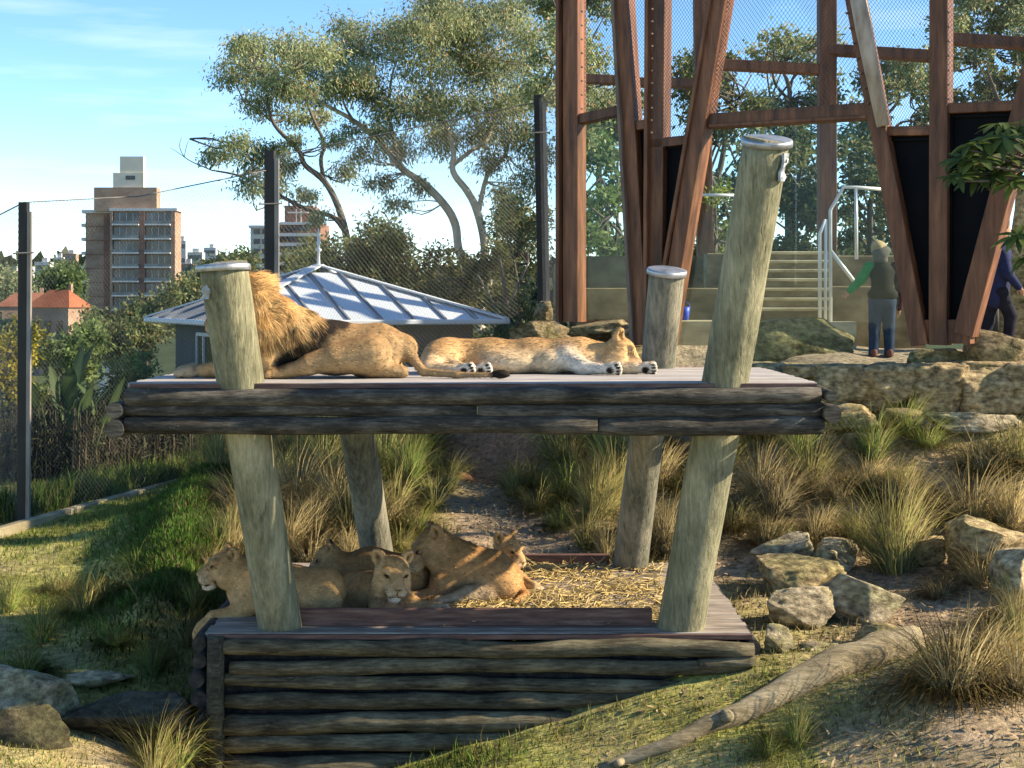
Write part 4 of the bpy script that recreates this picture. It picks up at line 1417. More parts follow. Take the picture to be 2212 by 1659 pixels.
def person_vest():
    Y = 20.15
    base = GP(W(1905, 775, Y).x, Y)
    t = thing('person', base, 'person in dark vest over green sleeves and blue jeans, back turned, behind the glass', 'person')
    s = 1.0
    dzz = base.z - W(1905, 775, Y).z
    P = lambda u, v, dy=0.0: np.array(W(u, v, Y)) + np.array((0, dy, dzz))
    lh, rh = P(1893, 655), P(1919, 655)
    lk, rk = P(1890, 712, 0.02), P(1921, 712, 0.03)
    la, ra = P(1886, 763, -0.02), P(1921, 763, 0.0)
    sl, sr = P(1878, 580), P(1934, 580)
    el, wl_ = P(1861, 607, 0.03), P(1838, 632, 0.08)
    er, wr = P(1946, 632, 0.02), P(1943, 668, 0.04)
    neck, head = P(1902, 563), P(1897, 543, 0.02)
    # the figure itself
    B = Body(0.012)
    B.chain([P(1906, 650), P(1906, 615), P(1905, 585), neck], [0.09, 0.09, 0.10, 0.055], SKIN, 0.05)
    for h, k, a in ((lh, lk, la), (rh, rk, ra)):
        B.chain([h, k, a], [0.095, 0.06, 0.045], SKIN, 0.04)
        B.ell(a + (0, 0.06, -0.04), (0.045, 0.12, 0.035), None, SKIN, 0.02)
    B.chain([sl, el, wl_], [0.06, 0.048, 0.032], SKIN, 0.04)
    B.chain([sr, er, wr], [0.06, 0.048, 0.032], SKIN, 0.04)
    hand(B, wl_, wl_ - el, 0.95); hand(B, wr, wr - er, 0.95)
    B.cone(neck, head, 0.055, 0.06, SKIN, 0.03)
    B.ell(head, (0.080, 0.098, 0.115), None, SKIN, 0.03)
    B.ell(head + (0.0, 0.10, -0.01), (0.018, 0.025, 0.022), None, SKIN, 0.015)
    for sx in (-1, 1):
        B.ell(head + (0.082 * sx, 0.0, -0.005), (0.014, 0.025, 0.033), None, SKIN, 0.01)
    body_part('body', B, t, None)
    V_ = Body(0.012)
    V_.chain([P(1906, 640), P(1906, 612), P(1905, 590)], [0.145, 0.138, 0.145], None, 0.05)
    V_.ell(P(1905, 592), (0.195, 0.115, 0.095), None, None, 0.05)
    V_.ell(P(1890, 640), (0.10, 0.145, 0.085), None, None, 0.05)
    V_.ell(P(1923, 640), (0.10, 0.145, 0.085), None, None, 0.05)
    body_part('vest', V_, t, (0.016, 0.016, 0.013))
    C_ = Body(0.014)
    C_.ell(P(1902, 566), (0.10, 0.10, 0.06), None, None, 0.03)
    C_.ell(P(1900, 552, -0.04), (0.112, 0.085, 0.095), None, None, 0.03)
    C_.ell(P(1908, 545, -0.02), (0.10, 0.08, 0.07), None, None, 0.03)
    body_part('hood', C_, t, (0.11, 0.105, 0.095))
    H = Body(0.012)
    H.ell(head + (0, -0.012, 0.035), (0.096, 0.105, 0.098), None, None, 0.02)
    H.ell(head + (0.05, -0.03, 0.055), (0.06, 0.06, 0.05), None, None, 0.02)
    body_part('hair', H, t, (0.38, 0.29, 0.17))
    S = Body(0.012)
    S.chain([sl, el, wl_ + (wl_ - el) * -0.05], [0.078, 0.064, 0.048], None, 0.03)
    body_part('sleeve', S, t, (0.010, 0.24, 0.085))
    S = Body(0.012)
    S.chain([sr, er, wr], [0.075, 0.062, 0.048], None, 0.04)
    body_part('sleeve', S, t, (0.05, 0.016, 0.022))
    J = Body(0.013)
    for h, k, a in ((lh, lk, la), (rh, rk, ra)):
        J.chain([h, k, a + (0, 0, -0.005)], [0.108, 0.078, 0.066], None, 0.03)
    J.ell(P(1906, 655), (0.165, 0.135, 0.10), None, None, 0.05)
    body_part('jeans', J, t, (0.020, 0.038, 0.075))
    for a in (la, ra):
        K = Body(0.010)
        K.ell(a + (0, 0.05, -0.040), (0.052, 0.135, 0.044), None, None, 0.02)
        K.ell(a + (0, -0.03, -0.010), (0.05, 0.055, 0.06), None, None, 0.02)
        body_part('shoe', K, t, (0.16, 0.07, 0.06))


def person_navy():
    Y = 20.9
    base = GP(W(2160, 772, Y).x, Y)
    t = thing('person', base, 'person in navy jacket and dark trousers striding past behind the leaning beam', 'person')
    dzz = base.z - W(2160, 772, Y).z
    P = lambda u, v, dy=0.0: np.array(W(u, v, Y)) + np.array((0, dy, dzz))
    hipL, hipR = P(2148, 640, 0.08), P(2156, 640, -0.08)
    kL, aL = P(2138, 702, 0.08), P(2128, 760, 0.08)
    kR, aR = P(2178, 690, -0.10), P(2172, 757, -0.10)
    neck, head = P(2160, 532), P(2166, 505)
    sN, eN, wN = P(2158, 560, -0.17), P(2166, 600, -0.22), P(2188, 628, -0.22)
    sF, eF, wF = P(2158, 560, 0.17), P(2140, 600, 0.22), P(2150, 635, 0.25)
    B = Body(0.012)
    B.chain([P(2152, 640), P(2154, 600), P(2157, 555), neck], [0.15, 0.135, 0.15, 0.06], SKIN, 0.06)
    for h, k, a in ((hipL, kL, aL), (hipR, kR, aR)):
        B.chain([h, k, a], [0.10, 0.06, 0.045], SKIN, 0.04)
        B.ell(a + (0.06, 0, -0.04), (0.12, 0.045, 0.035), None, SKIN, 0.02)
    B.chain([sN, eN, wN], [0.06, 0.048, 0.032], SKIN, 0.04); hand(B, wN, wN - eN, 1.0, (0, 1, 0.2))
    B.chain([sF, eF, wF], [0.06, 0.048, 0.032], SKIN, 0.04); hand(B, wF, wF - eF, 1.0, (0, -1, 0.2))
    B.cone(neck, head, 0.055, 0.06, SKIN, 0.03)
    B.ell(head, (0.10, 0.08, 0.12), None, SKIN, 0.03)
    B.ell(head + (0.105, 0, -0.01), (0.025, 0.016, 0.022), None, SKIN, 0.015)
    for sy in (-1, 1):
        B.ell(head + (0, 0.082 * sy, -0.005), (0.025, 0.014, 0.033), None, SKIN, 0.01)
        B.dab(head + (0.092, 0.035 * sy, 0.015), (0.02, 0.016, 0.01), (0.03, 0.02, 0.015), 0.4)
    B.dab(head + (0.095, 0, -0.058), (0.02, 0.028, 0.008), (0.25, 0.08, 0.07), 0.4)
    body_part('body', B, t, None)
    J = Body(0.013)
    J.chain([P(2152, 648), P(2154, 600), P(2157, 558), P(2159, 540)], [0.185, 0.17, 0.175, 0.10], None, 0.06)
    J.ell(P(2157, 560), (0.14, 0.22, 0.10), None, None, 0.06)
    for a_, b_, c_ in ((sN, eN, wN), (sF, eF, wF)):
        J.chain([a_, b_, c_], [0.085, 0.072, 0.055], None, 0.04)
    body_part('jacket', J, t, (0.022, 0.028, 0.075))
    T = Body(0.013)
    for h, k, a in ((hipL, kL, aL), (hipR, kR, aR)):
        T.chain([h, k, a], [0.125, 0.088, 0.07], None, 0.04)
    body_part('trousers', T, t, (0.016, 0.016, 0.024))
    H = Body(0.012)
    H.ell(head + (-0.02, 0, 0.03), (0.108, 0.092, 0.105), None, None, 0.02)
    body_part('hair', H, t, (0.05, 0.03, 0.018))
    for a in (aL, aR):
        K = Body(0.010)
        K.ell(a + (0.05, 0, -0.040), (0.135, 0.052, 0.044), None, None, 0.02)
        K.ell(a + (-0.03, 0, -0.010), (0.055, 0.05, 0.06), None, None, 0.02)
        body_part('shoe', K, t, (0.02, 0.02, 0.02))


person_vest(); person_navy()

# ------------------------------------------------------------------ viewing pavilion: rust-brown leaning frames, glass below, netting above
FA, FB = Vector((0.80, 21.5, 0)), Vector((6.23, 18.0, 0))      # line of the front
FD = (FB - FA)
FN = Vector((FD.y, -FD.x, 0)).normalized()                     # towards the viewer
if FN.y > 0:
    FN = -FN


def FPt(u, v, off=0.0):
    """point on the pavilion front (off metres towards the viewer) seen at u, v"""
    k = (u - U0) / FPX
    a = FA + FN * off
    s = (a.y * k - a.x) / (FD.x - FD.y * k)
    y = a.y + FD.y * s
    return Vector((a.x + FD.x * s, y, CZ - (v - V0) / FPX * y))


pav = thing('viewing_pavilion', (3.6, 21.0, CZ - 0.85), 'viewing pavilion of rust-brown leaning frames with glass, black panels and netting', 'pavilion')


def member(u0, v0, u1, v1, w, t=0.26, off=0.0, name='column', mat=None, flange=True):
    mb = MB()
    a, b = FPt(u0, v0, off), FPt(u1, v1, off)
    mb.bar(a, b, w, t, FN, bevel=0.008)
    o = mb.build(name, mat or M['rust'], pav)
    return o


def bolts(col, u0, v0, u1, v1, n, off):
    mb = MB()
    for i in range(n):
        t = (i + 0.5) / n
        p = FPt(u0 + (u1 - u0) * t, v0 + (v1 - v0) * t, off)
        mb.tube([p, p + FN * 0.03], [0.016, 0.013], 6)
    o = mb.build('bolt_row', M['rust_pale'], col)
    o['kind'] = 'stuff'


cA = member(1241, -200, 1241, 695, 0.25)
member(1216, -200, 1216, 695, 0.055, 0.34, 0.04, 'flange')
cB = member(1334, -200, 1392, 745, 0.25)
member(1322, -200, 1376, 745, 0.05, 0.34, 0.04, 'flange', M['rust_pale'])
cC = member(1428, -200, 1420, 745, 0.25, 0.24, -0.02)
member(1408, -200, 1403, 745, 0.055, 0.32, 0.03, 'flange')
cD = member(1594, -200, 1440, 745, 0.21, 0.30, 0.05)
member(1566, -120, 1416, 745, 0.05, 0.36, 0.07, 'flange')
cE = member(1812, -200, 1992, 745, 0.21, 0.28, 0.03)
cF = member(2034, -200, 2032, 745, 0.23, 0.26, 0.0)
cG = member(2330, -200, 2086, 722, 0.25, 0.28, 0.03)
bolts(cA, 1258, -20, 1258, 250, 9, 0.13)
bolts(cC, 1410, -20, 1408, 300, 12, 0.2)
bolts(cE, 1818, -20, 1880, 240, 8, 0.18)
bolts(cF, 2050, -20, 2050, 230, 8, 0.14)
for b in ((1212, 268, 1338, 240, .14), (1338, 280, 1408, 268, .13), (1406, 312, 1500, 302, .13), (1500, 264, 1890, 238, .19), (1892, 285, 2028, 283, .12), (2040, 236, 2225, 228, .13), (1980, 716, 2100, 716, .30)):
    member(b[0], b[1], b[2], b[3], b[4], 0.2, 0.0, 'beam')
member(1540, 274, 1880, 254, 0.05, 0.28, 0.0, 'beam')


def panel(pts, name, mat, off, thick=0.03, inset=None):
    fr = [FPt(u, v, off) for u, v in pts]
    bk = [FPt(u, v, off) - FN * thick for u, v in pts]
    n = len(fr)
    mb = MB()
    mb.add(fr + bk, [tuple(range(n))[::-1], tuple(range(n, 2 * n))] + [(i, (i + 1) % n, n + (i + 1) % n, n + i) for i in range(n)])
    return mb.build(name, mat, pav)


panel([(1352, 284), (1402, 278), (1402, 700), (1392, 700)], 'black_panel', M['black_panel'], -0.03)
panel([(1418, 318), (1496, 310), (1440, 660), (1418, 660)], 'black_panel', M['black_panel'], -0.03)
panel([(1905, 294), (2024, 290), (2022, 696), (1983, 696)], 'black_panel', M['black_panel'], -0.03)
panel([(2046, 244), (2205, 236), (2094, 696), (2044, 696)], 'black_panel', M['black_panel'], -0.03)
# thin frames round the black panels
for a, b in (((1912, 300), (1988, 690)), ((2018, 298), (2014, 690)), ((1915, 303), (2018, 300)), ((2056, 252), (2052, 690)), ((2195, 250), (2096, 690)), ((2056, 252), (2195, 248)), ((1424, 322), (1490, 316)), ((1426, 322), (1424, 620))):
    mb = MB(); mb.bar(FPt(*a, 0.01), FPt(*b, 0.01), 0.035, 0.03, FN); mb.build('panel_frame', M['black_panel'], pav)
# glass
panel([(1258, 262), (1345, 244), (1372, 690), (1258, 690)], 'glass_pane', M['glass'], -0.02, 0.012)
panel([(1548, 276), (1716, 264), (1716, 790), (1440, 790)], 'glass_pane', M['glass'], -0.02, 0.012)
panel([(1719, 264), (1882, 252), (1984, 790), (1719, 790)], 'glass_pane', M['glass'], -0.02, 0.012)
# a pale peeled pole leaning on the frame
mb = MB(); mb.tube([FPt(1838, -90, 0.32), FPt(1866, 60, 0.30), FPt(1908, 272, 0.24)], [0.105, 0.11, 0.085], 12, wob=0.1)
mb.build('peeled_pole', M['peeled'], pav, smooth=True)


def net(A, B, C, D, cell, r, name, mat, parent, clip=None):
    """diamond netting over the quad A(bottom left) B(bottom right) C(top right) D(top left)"""
    A, B, C, D = [Vector(p) for p in (A, B, C, D)]
    Wd = ((B - A).length + (C - D).length) / 2
    Hd = ((D - A).length + (C - B).length) / 2
    f = lambda s, t: (A * (1 - s) + B * s) * (1 - t) + (D * (1 - s) + C * s) * t
    mb = MB()
    tall = 1.35                                  # diamonds taller than wide
    vs, fs = [], []
    n = Vector(B - A).cross(D - A).normalized()
    H2 = Hd / tall
    for sg in (1, -1):
        c = -H2
        while c < Wd + H2:
            # line x = c + sg*y', y' in 0..H2
            if sg > 0:
                y0, y1 = max(0, -c), min(H2, Wd - c)
            else:
                y0, y1 = max(0, c - Wd), min(H2, c)
            if y1 - y0 > 0.05:
                k = max(1, int((y1 - y0) / 1.2))
                pts = []
                for i in range(k + 1):
                    y = y0 + (y1 - y0) * i / k
                    pts.append(f((c + sg * y) / Wd, y * tall / Hd / 1.0))
                d = (pts[-1] - pts[0]).normalized()
                p = d.cross(n).normalized()
                m0 = len(vs)
                for q in pts:
                    vs += [q + p * r, q + n * r - p * r * 0.5, q - n * r - p * r * 0.5]
                for i in range(k):
                    for j in range(3):
                        a, b = m0 + i * 3 + j, m0 + i * 3 + (j + 1) % 3
                        fs.append((a, b, b + 3, a + 3))
            c += cell
    mb.add(vs, fs)
    o = mb.build(name, mat, parent)
    o['kind'] = 'stuff'
    return o


net(FPt(1262, 262, 0.10), FPt(1400, 262, 0.10), FPt(1400, -180, 0.10), FPt(1262, -180, 0.10), 0.046, 0.0026, 'netting', M['wire_dark'], pav)
net(FPt(1408, 300, 0.10), FPt(1545, 300, 0.10), FPt(1600, -180, 0.10), FPt(1408, -180, 0.10), 0.046, 0.0026, 'netting', M['wire_dark'], pav)
net(FPt(1510, 250, 0.10), FPt(1885, 236, 0.10), FPt(1800, -180, 0.10), FPt(1590, -180, 0.10), 0.046, 0.0026, 'netting', M['wire_dark'], pav)
net(FPt(1885, 280, 0.10), FPt(2030, 280, 0.10), FPt(2030, -180, 0.10), FPt(1800, -180, 0.10), 0.046, 0.0026, 'netting', M['wire_dark'], pav)
net(FPt(2040, 225, 0.10), FPt(2240, 225, 0.10), FPt(2340, -180, 0.10), FPt(2040, -180, 0.10), 0.046, 0.0026, 'netting', M['wire_dark'], pav)

# rear frame of the pavilion
def rear(u0, v0, u1, v1, Y0, Y1, w, name='column', mat=None, t=0.28):
    mb = MB(); mb.bar(W(u0, v0, Y0), W(u1, v1, Y1), w, t, (0, -1, 0), bevel=0.008)
    return mb.build(name, mat or M['rust'], pav)


rear(1786, -200, 1786, 560, 25.2, 25.2, 0.29)
rear(1512, -200, 1524, 640, 26.0, 26.0, 0.27)
rear(1556, 140, 1790, 152, 25.6, 25.2, 0.17, 'beam')
rear(1370, 178, 1520, 182, 26.6, 26.0, 0.15, 'beam')
rear(1790, 108, 2050, 124, 25.2, 24.2, 0.17, 'beam')
rear(2050, 84, 2260, 98, 24.2, 23.4, 0.17, 'beam')
rear(1255, 170, 1380, 176, 27.2, 26.6, 0.15, 'beam')
mb = MB(); mb.bar(Vector((FA.x - 0.3, FA.y + 0.2, CZ + 6.1)), Vector((FB.x + 2.2, FB.y - 1.2, CZ + 6.1)), 0.2, 0.25, (0, 0, 1)); mb.build('beam', M['rust'], pav)

# ------------------------------------------------------------------ terrace, steps and handrail behind the glass
ter = thing('terrace', (W(1600, 690, 22.5).x, 23.0, CZ - 0.9), 'tan concrete terrace with steps and low walls behind the glass', 'terrace')


def blk(u0, u1, v0, v1, Y, depth, name, mat):
    a, b = W(u0, v0, Y), W(u1, v1, Y)
    mb = MB()
    mb.bar(Vector((a.x, Y + depth / 2, (a.z + b.z) / 2)), Vector((b.x, Y + depth / 2, (a.z + b.z) / 2)), abs(a.z - b.z), depth, (0, 1, 0), bevel=0.015)
    return mb.build(name, mat, ter)


blk(1452, 1560, 692, 800, 21.6, 0.45, 'low_wall', M['concrete_pale'])
blk(1600, 1850, 695, 800, 21.7, 0.45, 'low_wall', M['concrete_pale'])
blk(1252, 1560, 622, 760, 22.9, 0.5, 'retaining_wall', M['concrete'])
blk(1528, 1642, 547, 720, 24.4, 0.5, 'retaining_wall', M['concrete'])
blk(1792, 2000, 618, 760, 22.9, 0.5, 'retaining_wall', M['concrete'])
blk(1786, 2000, 552, 720, 24.4, 0.5, 'retaining_wall', M['concrete'])
z0, z1 = W(0, 692, 22.2).z, W(0, 549, 24.6).z
for k in range(7):
    zt = z0 + (z1 - z0) * (k + 1) / 7
    y = 22.2 + 0.36 * k
    a, b = W(1636, 0, y), W(1790, 0, y)
    mb = MB(); mb.bar(Vector((a.x, y + 0.7, zt - 0.35)), Vector((b.x, y + 0.7, zt - 0.35)), 0.7, 1.4, (0, 1, 0), bevel=0.012); st_ = mb.build('step', M['concrete'], ter)
    mb = MB(); mb.bar(Vector((a.x - 0.02, y + 0.16, zt + 0.012)), Vector((b.x + 0.02, y + 0.16, zt + 0.012)), 0.05, 0.40, (0, 1, 0), bevel=0.01); mb.build('tread', M['concrete_pale'], st_)
mb = MB(); mb.box((W(1700, 0, 29).x, 28.6, z1 - 0.36), (9, 6.5, 0.7)); mb.build('upper_floor', M['concrete'], ter)

rail = thing('handrail', W(1790, 692, 22.0), 'white tubular handrail beside the concrete steps', 'handrail')


def pipe(pts, r, name='rail_tube'):
    mb = MB(); mb.tube(pts, r, 10); return mb.build(name, M['white_rail'], rail, smooth=True)


R_ = lambda u, v, Y=21.95: W(u, v, Y)
pipe([R_(1771, 700), R_(1771, 505), R_(1784, 474)], 0.027)
pipe([R_(1784, 474), R_(1783, 700)], 0.024)
pipe([R_(1794, 700), R_(1794, 454), R_(1822, 404), R_(1850, 405), R_(1908, 409)], 0.027)
pipe([R_(1849, 405), R_(1850, 560)], 0.026, 'rail_post')
pipe([R_(1795, 542), R_(1848, 612)], 0.030, 'rail_brace')
pipe([R_(1700 - 185, 421, 24.8), R_(1592, 422, 24.8)], 0.026, 'far_rail')

# blue bucket hooked on the low wall
bk = thing('blue_bucket', W(1479, 692, 21.75), 'small blue plastic bucket on the low tan wall', 'bucket')
mb = MB()
c0 = W(1479, 692, 21.75)
prof = [(0.0, 0.055), (0.10, 0.068), (0.20, 0.08), (0.20, 0.072), (0.02, 0.05)]
mb.tube([c0 + Vector((0, 0, h)) for h, _ in prof], [r for _, r in prof], 16, cap=True)
mblue = mat_noise('blue_plastic', [(0.03, 0.07, 0.45), (0.05, 0.11, 0.60)], 6, (1, 1, 1), 0.4, 0)
mb.build('pail', mblue, bk, smooth=True)
mb = MB(); mb.tube([c0 + Vector((0.078 * math.cos(a), 0, 0.19 + 0.085 * math.sin(a))) for a in [math.pi * i / 10 for i in range(11)]], 0.006, 6); mb.build('bail', mblue, bk)

# ------------------------------------------------------------------ net fence behind the platform
fen = thing('net_fence', (W(583, 0, 22).x, 22, CZ - 2.7), 'tall netting fence on dark steel posts between platform and hut', 'fence')
f0 = (W(-190, 560, 23.5), W(-190, 1075, 23.5))
f1 = (W(52, 437, 18.8), W(48, 1130, 18.8))
f2 = (W(583, 326, 22.0), W(583, 1050, 22.0))
f3 = (W(1162, 206, 22.6), W(1172, 720, 22.6))


def fpost(top, bot, w, name='post'):
    mb = MB(); mb.bar(bot, top, w, w * 0.9, (0, -1, 0), bevel=0.006)
    o = mb.build(name, M['steel_dark'], fen)
    d = Vector((w * 0.72, -0.03, 0))
    mb = MB(); mb.bar(bot + d, top + d - (top - bot).normalized() * 0.12, w * 0.42, w * 0.5, (0, -1, 0)); mb.build('flange', M['steel_grey'], o)
    mb = MB(); q = top.lerp(bot, 0.16); mb.tube([q + Vector((-w, -w * 0.6, 0)), q + Vector((w * 1.3, -w * 0.6, 0.01))], 0.012, 6); mb.build('cable_clamp', M['steel_grey'], o)


for (t_, b_), w in ((f1, 0.115), (f2, 0.15), (f3, 0.13)):
    fpost(t_, b_, w)


def fnet(p, q, sag, tp=0.0, tq=0.0):
    (t0, b0), (t1, b1) = p, q
    n = 6
    prev = None
    edge = []
    for i in range(n + 1):
        s = i / n
        top = (t0 - Vector((0, 0, tp))).lerp(t1 - Vector((0, 0, tq)), s) - Vector((0, 0, sag * 4 * s * (1 - s)))
        edge.append((top, b0.lerp(b1, s)))
    # the netting is hung in one sheet; the rope follows its sagging top edge
    net(edge[0][1], edge[-1][1], edge[-1][0], edge[0][0], 0.055, 0.0013, 'netting', M['wire'], fen)
    mb = MB(); mb.tube([edge[0][0], edge[-1][0]], 0.009, 6); mb.build('top_rope', M['wire'], fen)


fnet(f0, f1, 0.0)
mid = (W(300, 424, 20.2), W(300, 1075, 20.2))
fnet(f1, mid, 0.0)
fnet(mid, f2, 0.0, 0.0, 0.28)
fnet(f2, f3, 0.0, 0.10, 0.1)
fA_ = (FPt(1212, 150, 0.0), FPt(1212, 720, 0.0))
fnet(f3, fA_, 0.0, 0.1, 0.0)

kerb = MB()
kp = [W(-60, 1176, 17.9), W(40, 1146, 18.5), W(230, 1093, 20.4), W(415, 1042, 22.9)]
kerb.quadstrip([p + Vector((-0.07, 0.07, 0.05)) for p in kp], [p + Vector((0.07, -0.07, 0.05)) for p in kp])
kerb = MB()
for a, b in zip(kp[:-1], kp[1:]):
    d = (b - a).normalized() * 0.01
    kerb.bar(a - d, b + d, 0.13, 0.22, Vector((0, 0, 1)), bevel=0.015)
o = kerb.build('concrete_kerb', M['concrete_pale'])
tag(rebase(o), 'pale concrete edging strip along the lawn below the net fence', 'kerb')

# ------------------------------------------------------------------ hut with a pyramid metal roof
hx, hy = W(688, 690, 27.2).x, 27.2
HZ = W(0, 690, 27.2).z
hut = thing('hut', (hx, hy, HZ - 2.45), 'grey-walled hut with a pyramid of pale blue-grey metal roofing', 'hut')
th = math.radians(-20)
Rr, Rw = 3.70, 3.05
apex = Vector((hx, hy, W(0, 577, 27.2).z))
cor = [Vector((hx + Rr * math.cos(th + k * math.pi / 2), hy + Rr * math.sin(th + k * math.pi / 2), HZ)) for k in range(4)]  # right, back, left, front
wc = [Vector((hx + Rw * math.cos(th + k * math.pi / 2), hy + Rw * math.sin(th + k * math.pi / 2), HZ)) for k in range(4)]
m_wall = mat_noise('hut_wall', [(0.055, 0.062, 0.060), (0.075, 0.083, 0.080)], 1.5, (1, 1, 1), 0.85, 0.3, 0.01)
m_roof = mat_noise('roof_metal', [(0.48, 0.53, 0.56), (0.58, 0.63, 0.66)], 0.7, (1, 1, 1), 0.45, 0, metallic=0.25)
m_seam = mat_noise('roof_seam', [(0.10, 0.12, 0.15), (0.16, 0.18, 0.21)], 1.0, (1, 1, 1), 0.5, 0)
m_trim = mat_noise('hut_trim', [(0.40, 0.44, 0.47), (0.5, 0.54, 0.57)], 2.0, (1, 1, 1), 0.5, 0)
m_dark = mat_noise('dark_pane', [(0.010, 0.012, 0.014), (0.02, 0.022, 0.026)], 2.0, (1, 1, 1), 0.15, 0, spec=0.5)
for k in range(4):
    a, b = wc[k], wc[(k + 1) % 4]
    mb = MB()
    n = (b - a).cross(Vector((0, 0, 1))).normalized()
    mb.add([a, b, b - Vector((0, 0, 3.2)), a - Vector((0, 0, 3.2))], [(0, 1, 2, 3)])
    mb.build('wall', m_wall, hut)
mb = MB(); mb.add([c - Vector((0, 0, 0.02)) for c in cor], [(0, 1, 2, 3)]); mb.build('soffit', m_seam, hut)
for k in range(4):
    a, b = cor[k], cor[(k + 1) % 4]
    mid_ = (a + b) / 2
    # sheets between the standing seams
    nS = 9
    for i in range(nS):
        s0, s1 = i / nS, (i + 1) / nS
        def ridge(s):
            base = a.lerp(b, s)
            t = 1 - abs(2 * s - 1)
            return base, base + (apex - mid_) * t
        p0, q0 = ridge(s0); p1, q1 = ridge(s1)
        nrm = (b - a).cross(apex - a).normalized()
        if nrm.z < 0: nrm = -nrm
        vs = [p0, p1, q1, q0]
        if abs(s0 - 0.5) < 0.5 / nS and s1 > 0.5 > s0:
            vs = [p0, p1, q1, apex, q0]
        mb = MB(); mb.add(vs, [tuple(range(len(vs)))])
        mb.build('roof_sheet', m_roof, hut)
        if i:
            mb = MB(); mb.bar(p0 + nrm * 0.02, q0 + nrm * 0.02, 0.035, 0.05, nrm); mb.build('roof_seam', m_seam, hut)
    nrm = Vector((0, 0, 1))
    mb = MB(); mb.bar(a + Vector((0, 0, 0.03)), apex + Vector((0, 0, 0.04)), 0.20, 0.03, Vector((0, 0, 1)).cross(apex - a).cross(apex - a) * -1); mb.build('ridge_cap', m_trim, hut)
    mb = MB(); mb.bar(a + Vector((0, 0, -0.02)), b + Vector((0, 0, -0.02)), 0.09, 0.11, (b - a).cross(Vector((0, 0, 1))), bevel=0.02); mb.build('gutter', m_trim, hut)
mb = MB()
prof = [(0, .05), (.1, .03), (.28, .026), (.3, .06), (.33, .06), (.35, .028), (.42, .03), (.45, .05), (.48, .03), (.62, .02), (.72, .004)]
mb.tube([apex + Vector((0, 0, h)) for h, _ in prof], [r for _, r in prof], 10); mb.build('finial', m_trim, hut, smooth=True)
# window in the left-front wall (left corner to front corner)
a, b = wc[2], wc[3]
nw = (b - a).cross(Vector((0, 0, 1))).normalized()
if nw.y > 0: nw = -nw
def wl2(s, dz, off=0.0):
    return a.lerp(b, s) + nw * off + Vector((0, 0, dz))
s0, s1 = 0.44, 0.80
mb = MB(); mb.add([wl2(s0, -0.25, .012), wl2(s1, -0.25, .012), wl2(s1, -1.45, .012), wl2(s0, -1.45, .012)], [(0, 1, 2, 3)]); wnd = mb.build('window', m_dark, hut)
for p, q in (((s0, -0.25), (s0, -1.45)), ((s1, -0.25), (s1, -1.45)), ((s0, -0.25), (s1, -0.25)), ((s0, -1.45), (s1, -1.45)), ((.56, -0.25), (.56, -1.45))):
    mb = MB(); mb.bar(wl2(*p, .02), wl2(*q, .02), 0.06, 0.05, nw); mb.build('frame', m_trim, wnd)

# ------------------------------------------------------------------ town in the distance
m_brick = mat_noise('tower_brick', [(0.23, 0.145, 0.10), (0.32, 0.21, 0.15), (0.38, 0.26, 0.19)], 0.5, (1, 1, 2), 0.9, 0.1)
m_brick2 = mat_noise('tower_brick_red', [(0.18, 0.09, 0.065), (0.26, 0.135, 0.10)], 0.5, (1, 1, 2), 0.9, 0.1)
m_slab = mat_noise('slab_white', [(0.50, 0.48, 0.46), (0.62, 0.60, 0.57)], 0.8, (1, 1, 1), 0.8, 0)
m_cream = mat_noise('cream_render', [(0.52, 0.47, 0.38), (0.62, 0.56, 0.46)], 0.3, (1, 1, 1), 0.85, 0)
m_glass = mat_noise('window_glass', [(0.010, 0.013, 0.018), (0.07, 0.085, 0.10)], 0.35, (1, 1, 1), 0.15, 0, spec=0.5, contrast=(0.4, 0.65), objvar=0.75)
m_rail = mat_noise('balcony_glass', [(0.07, 0.09, 0.10), (0.22, 0.25, 0.25)], 0.5, (1, 1, 1), 0.3, 0)
m_mull = mat_noise('mullion', [(0.42, 0.42, 0.42), (0.55, 0.55, 0.54)], 1, (1, 1, 1), 0.6, 0)
TY = 312.0


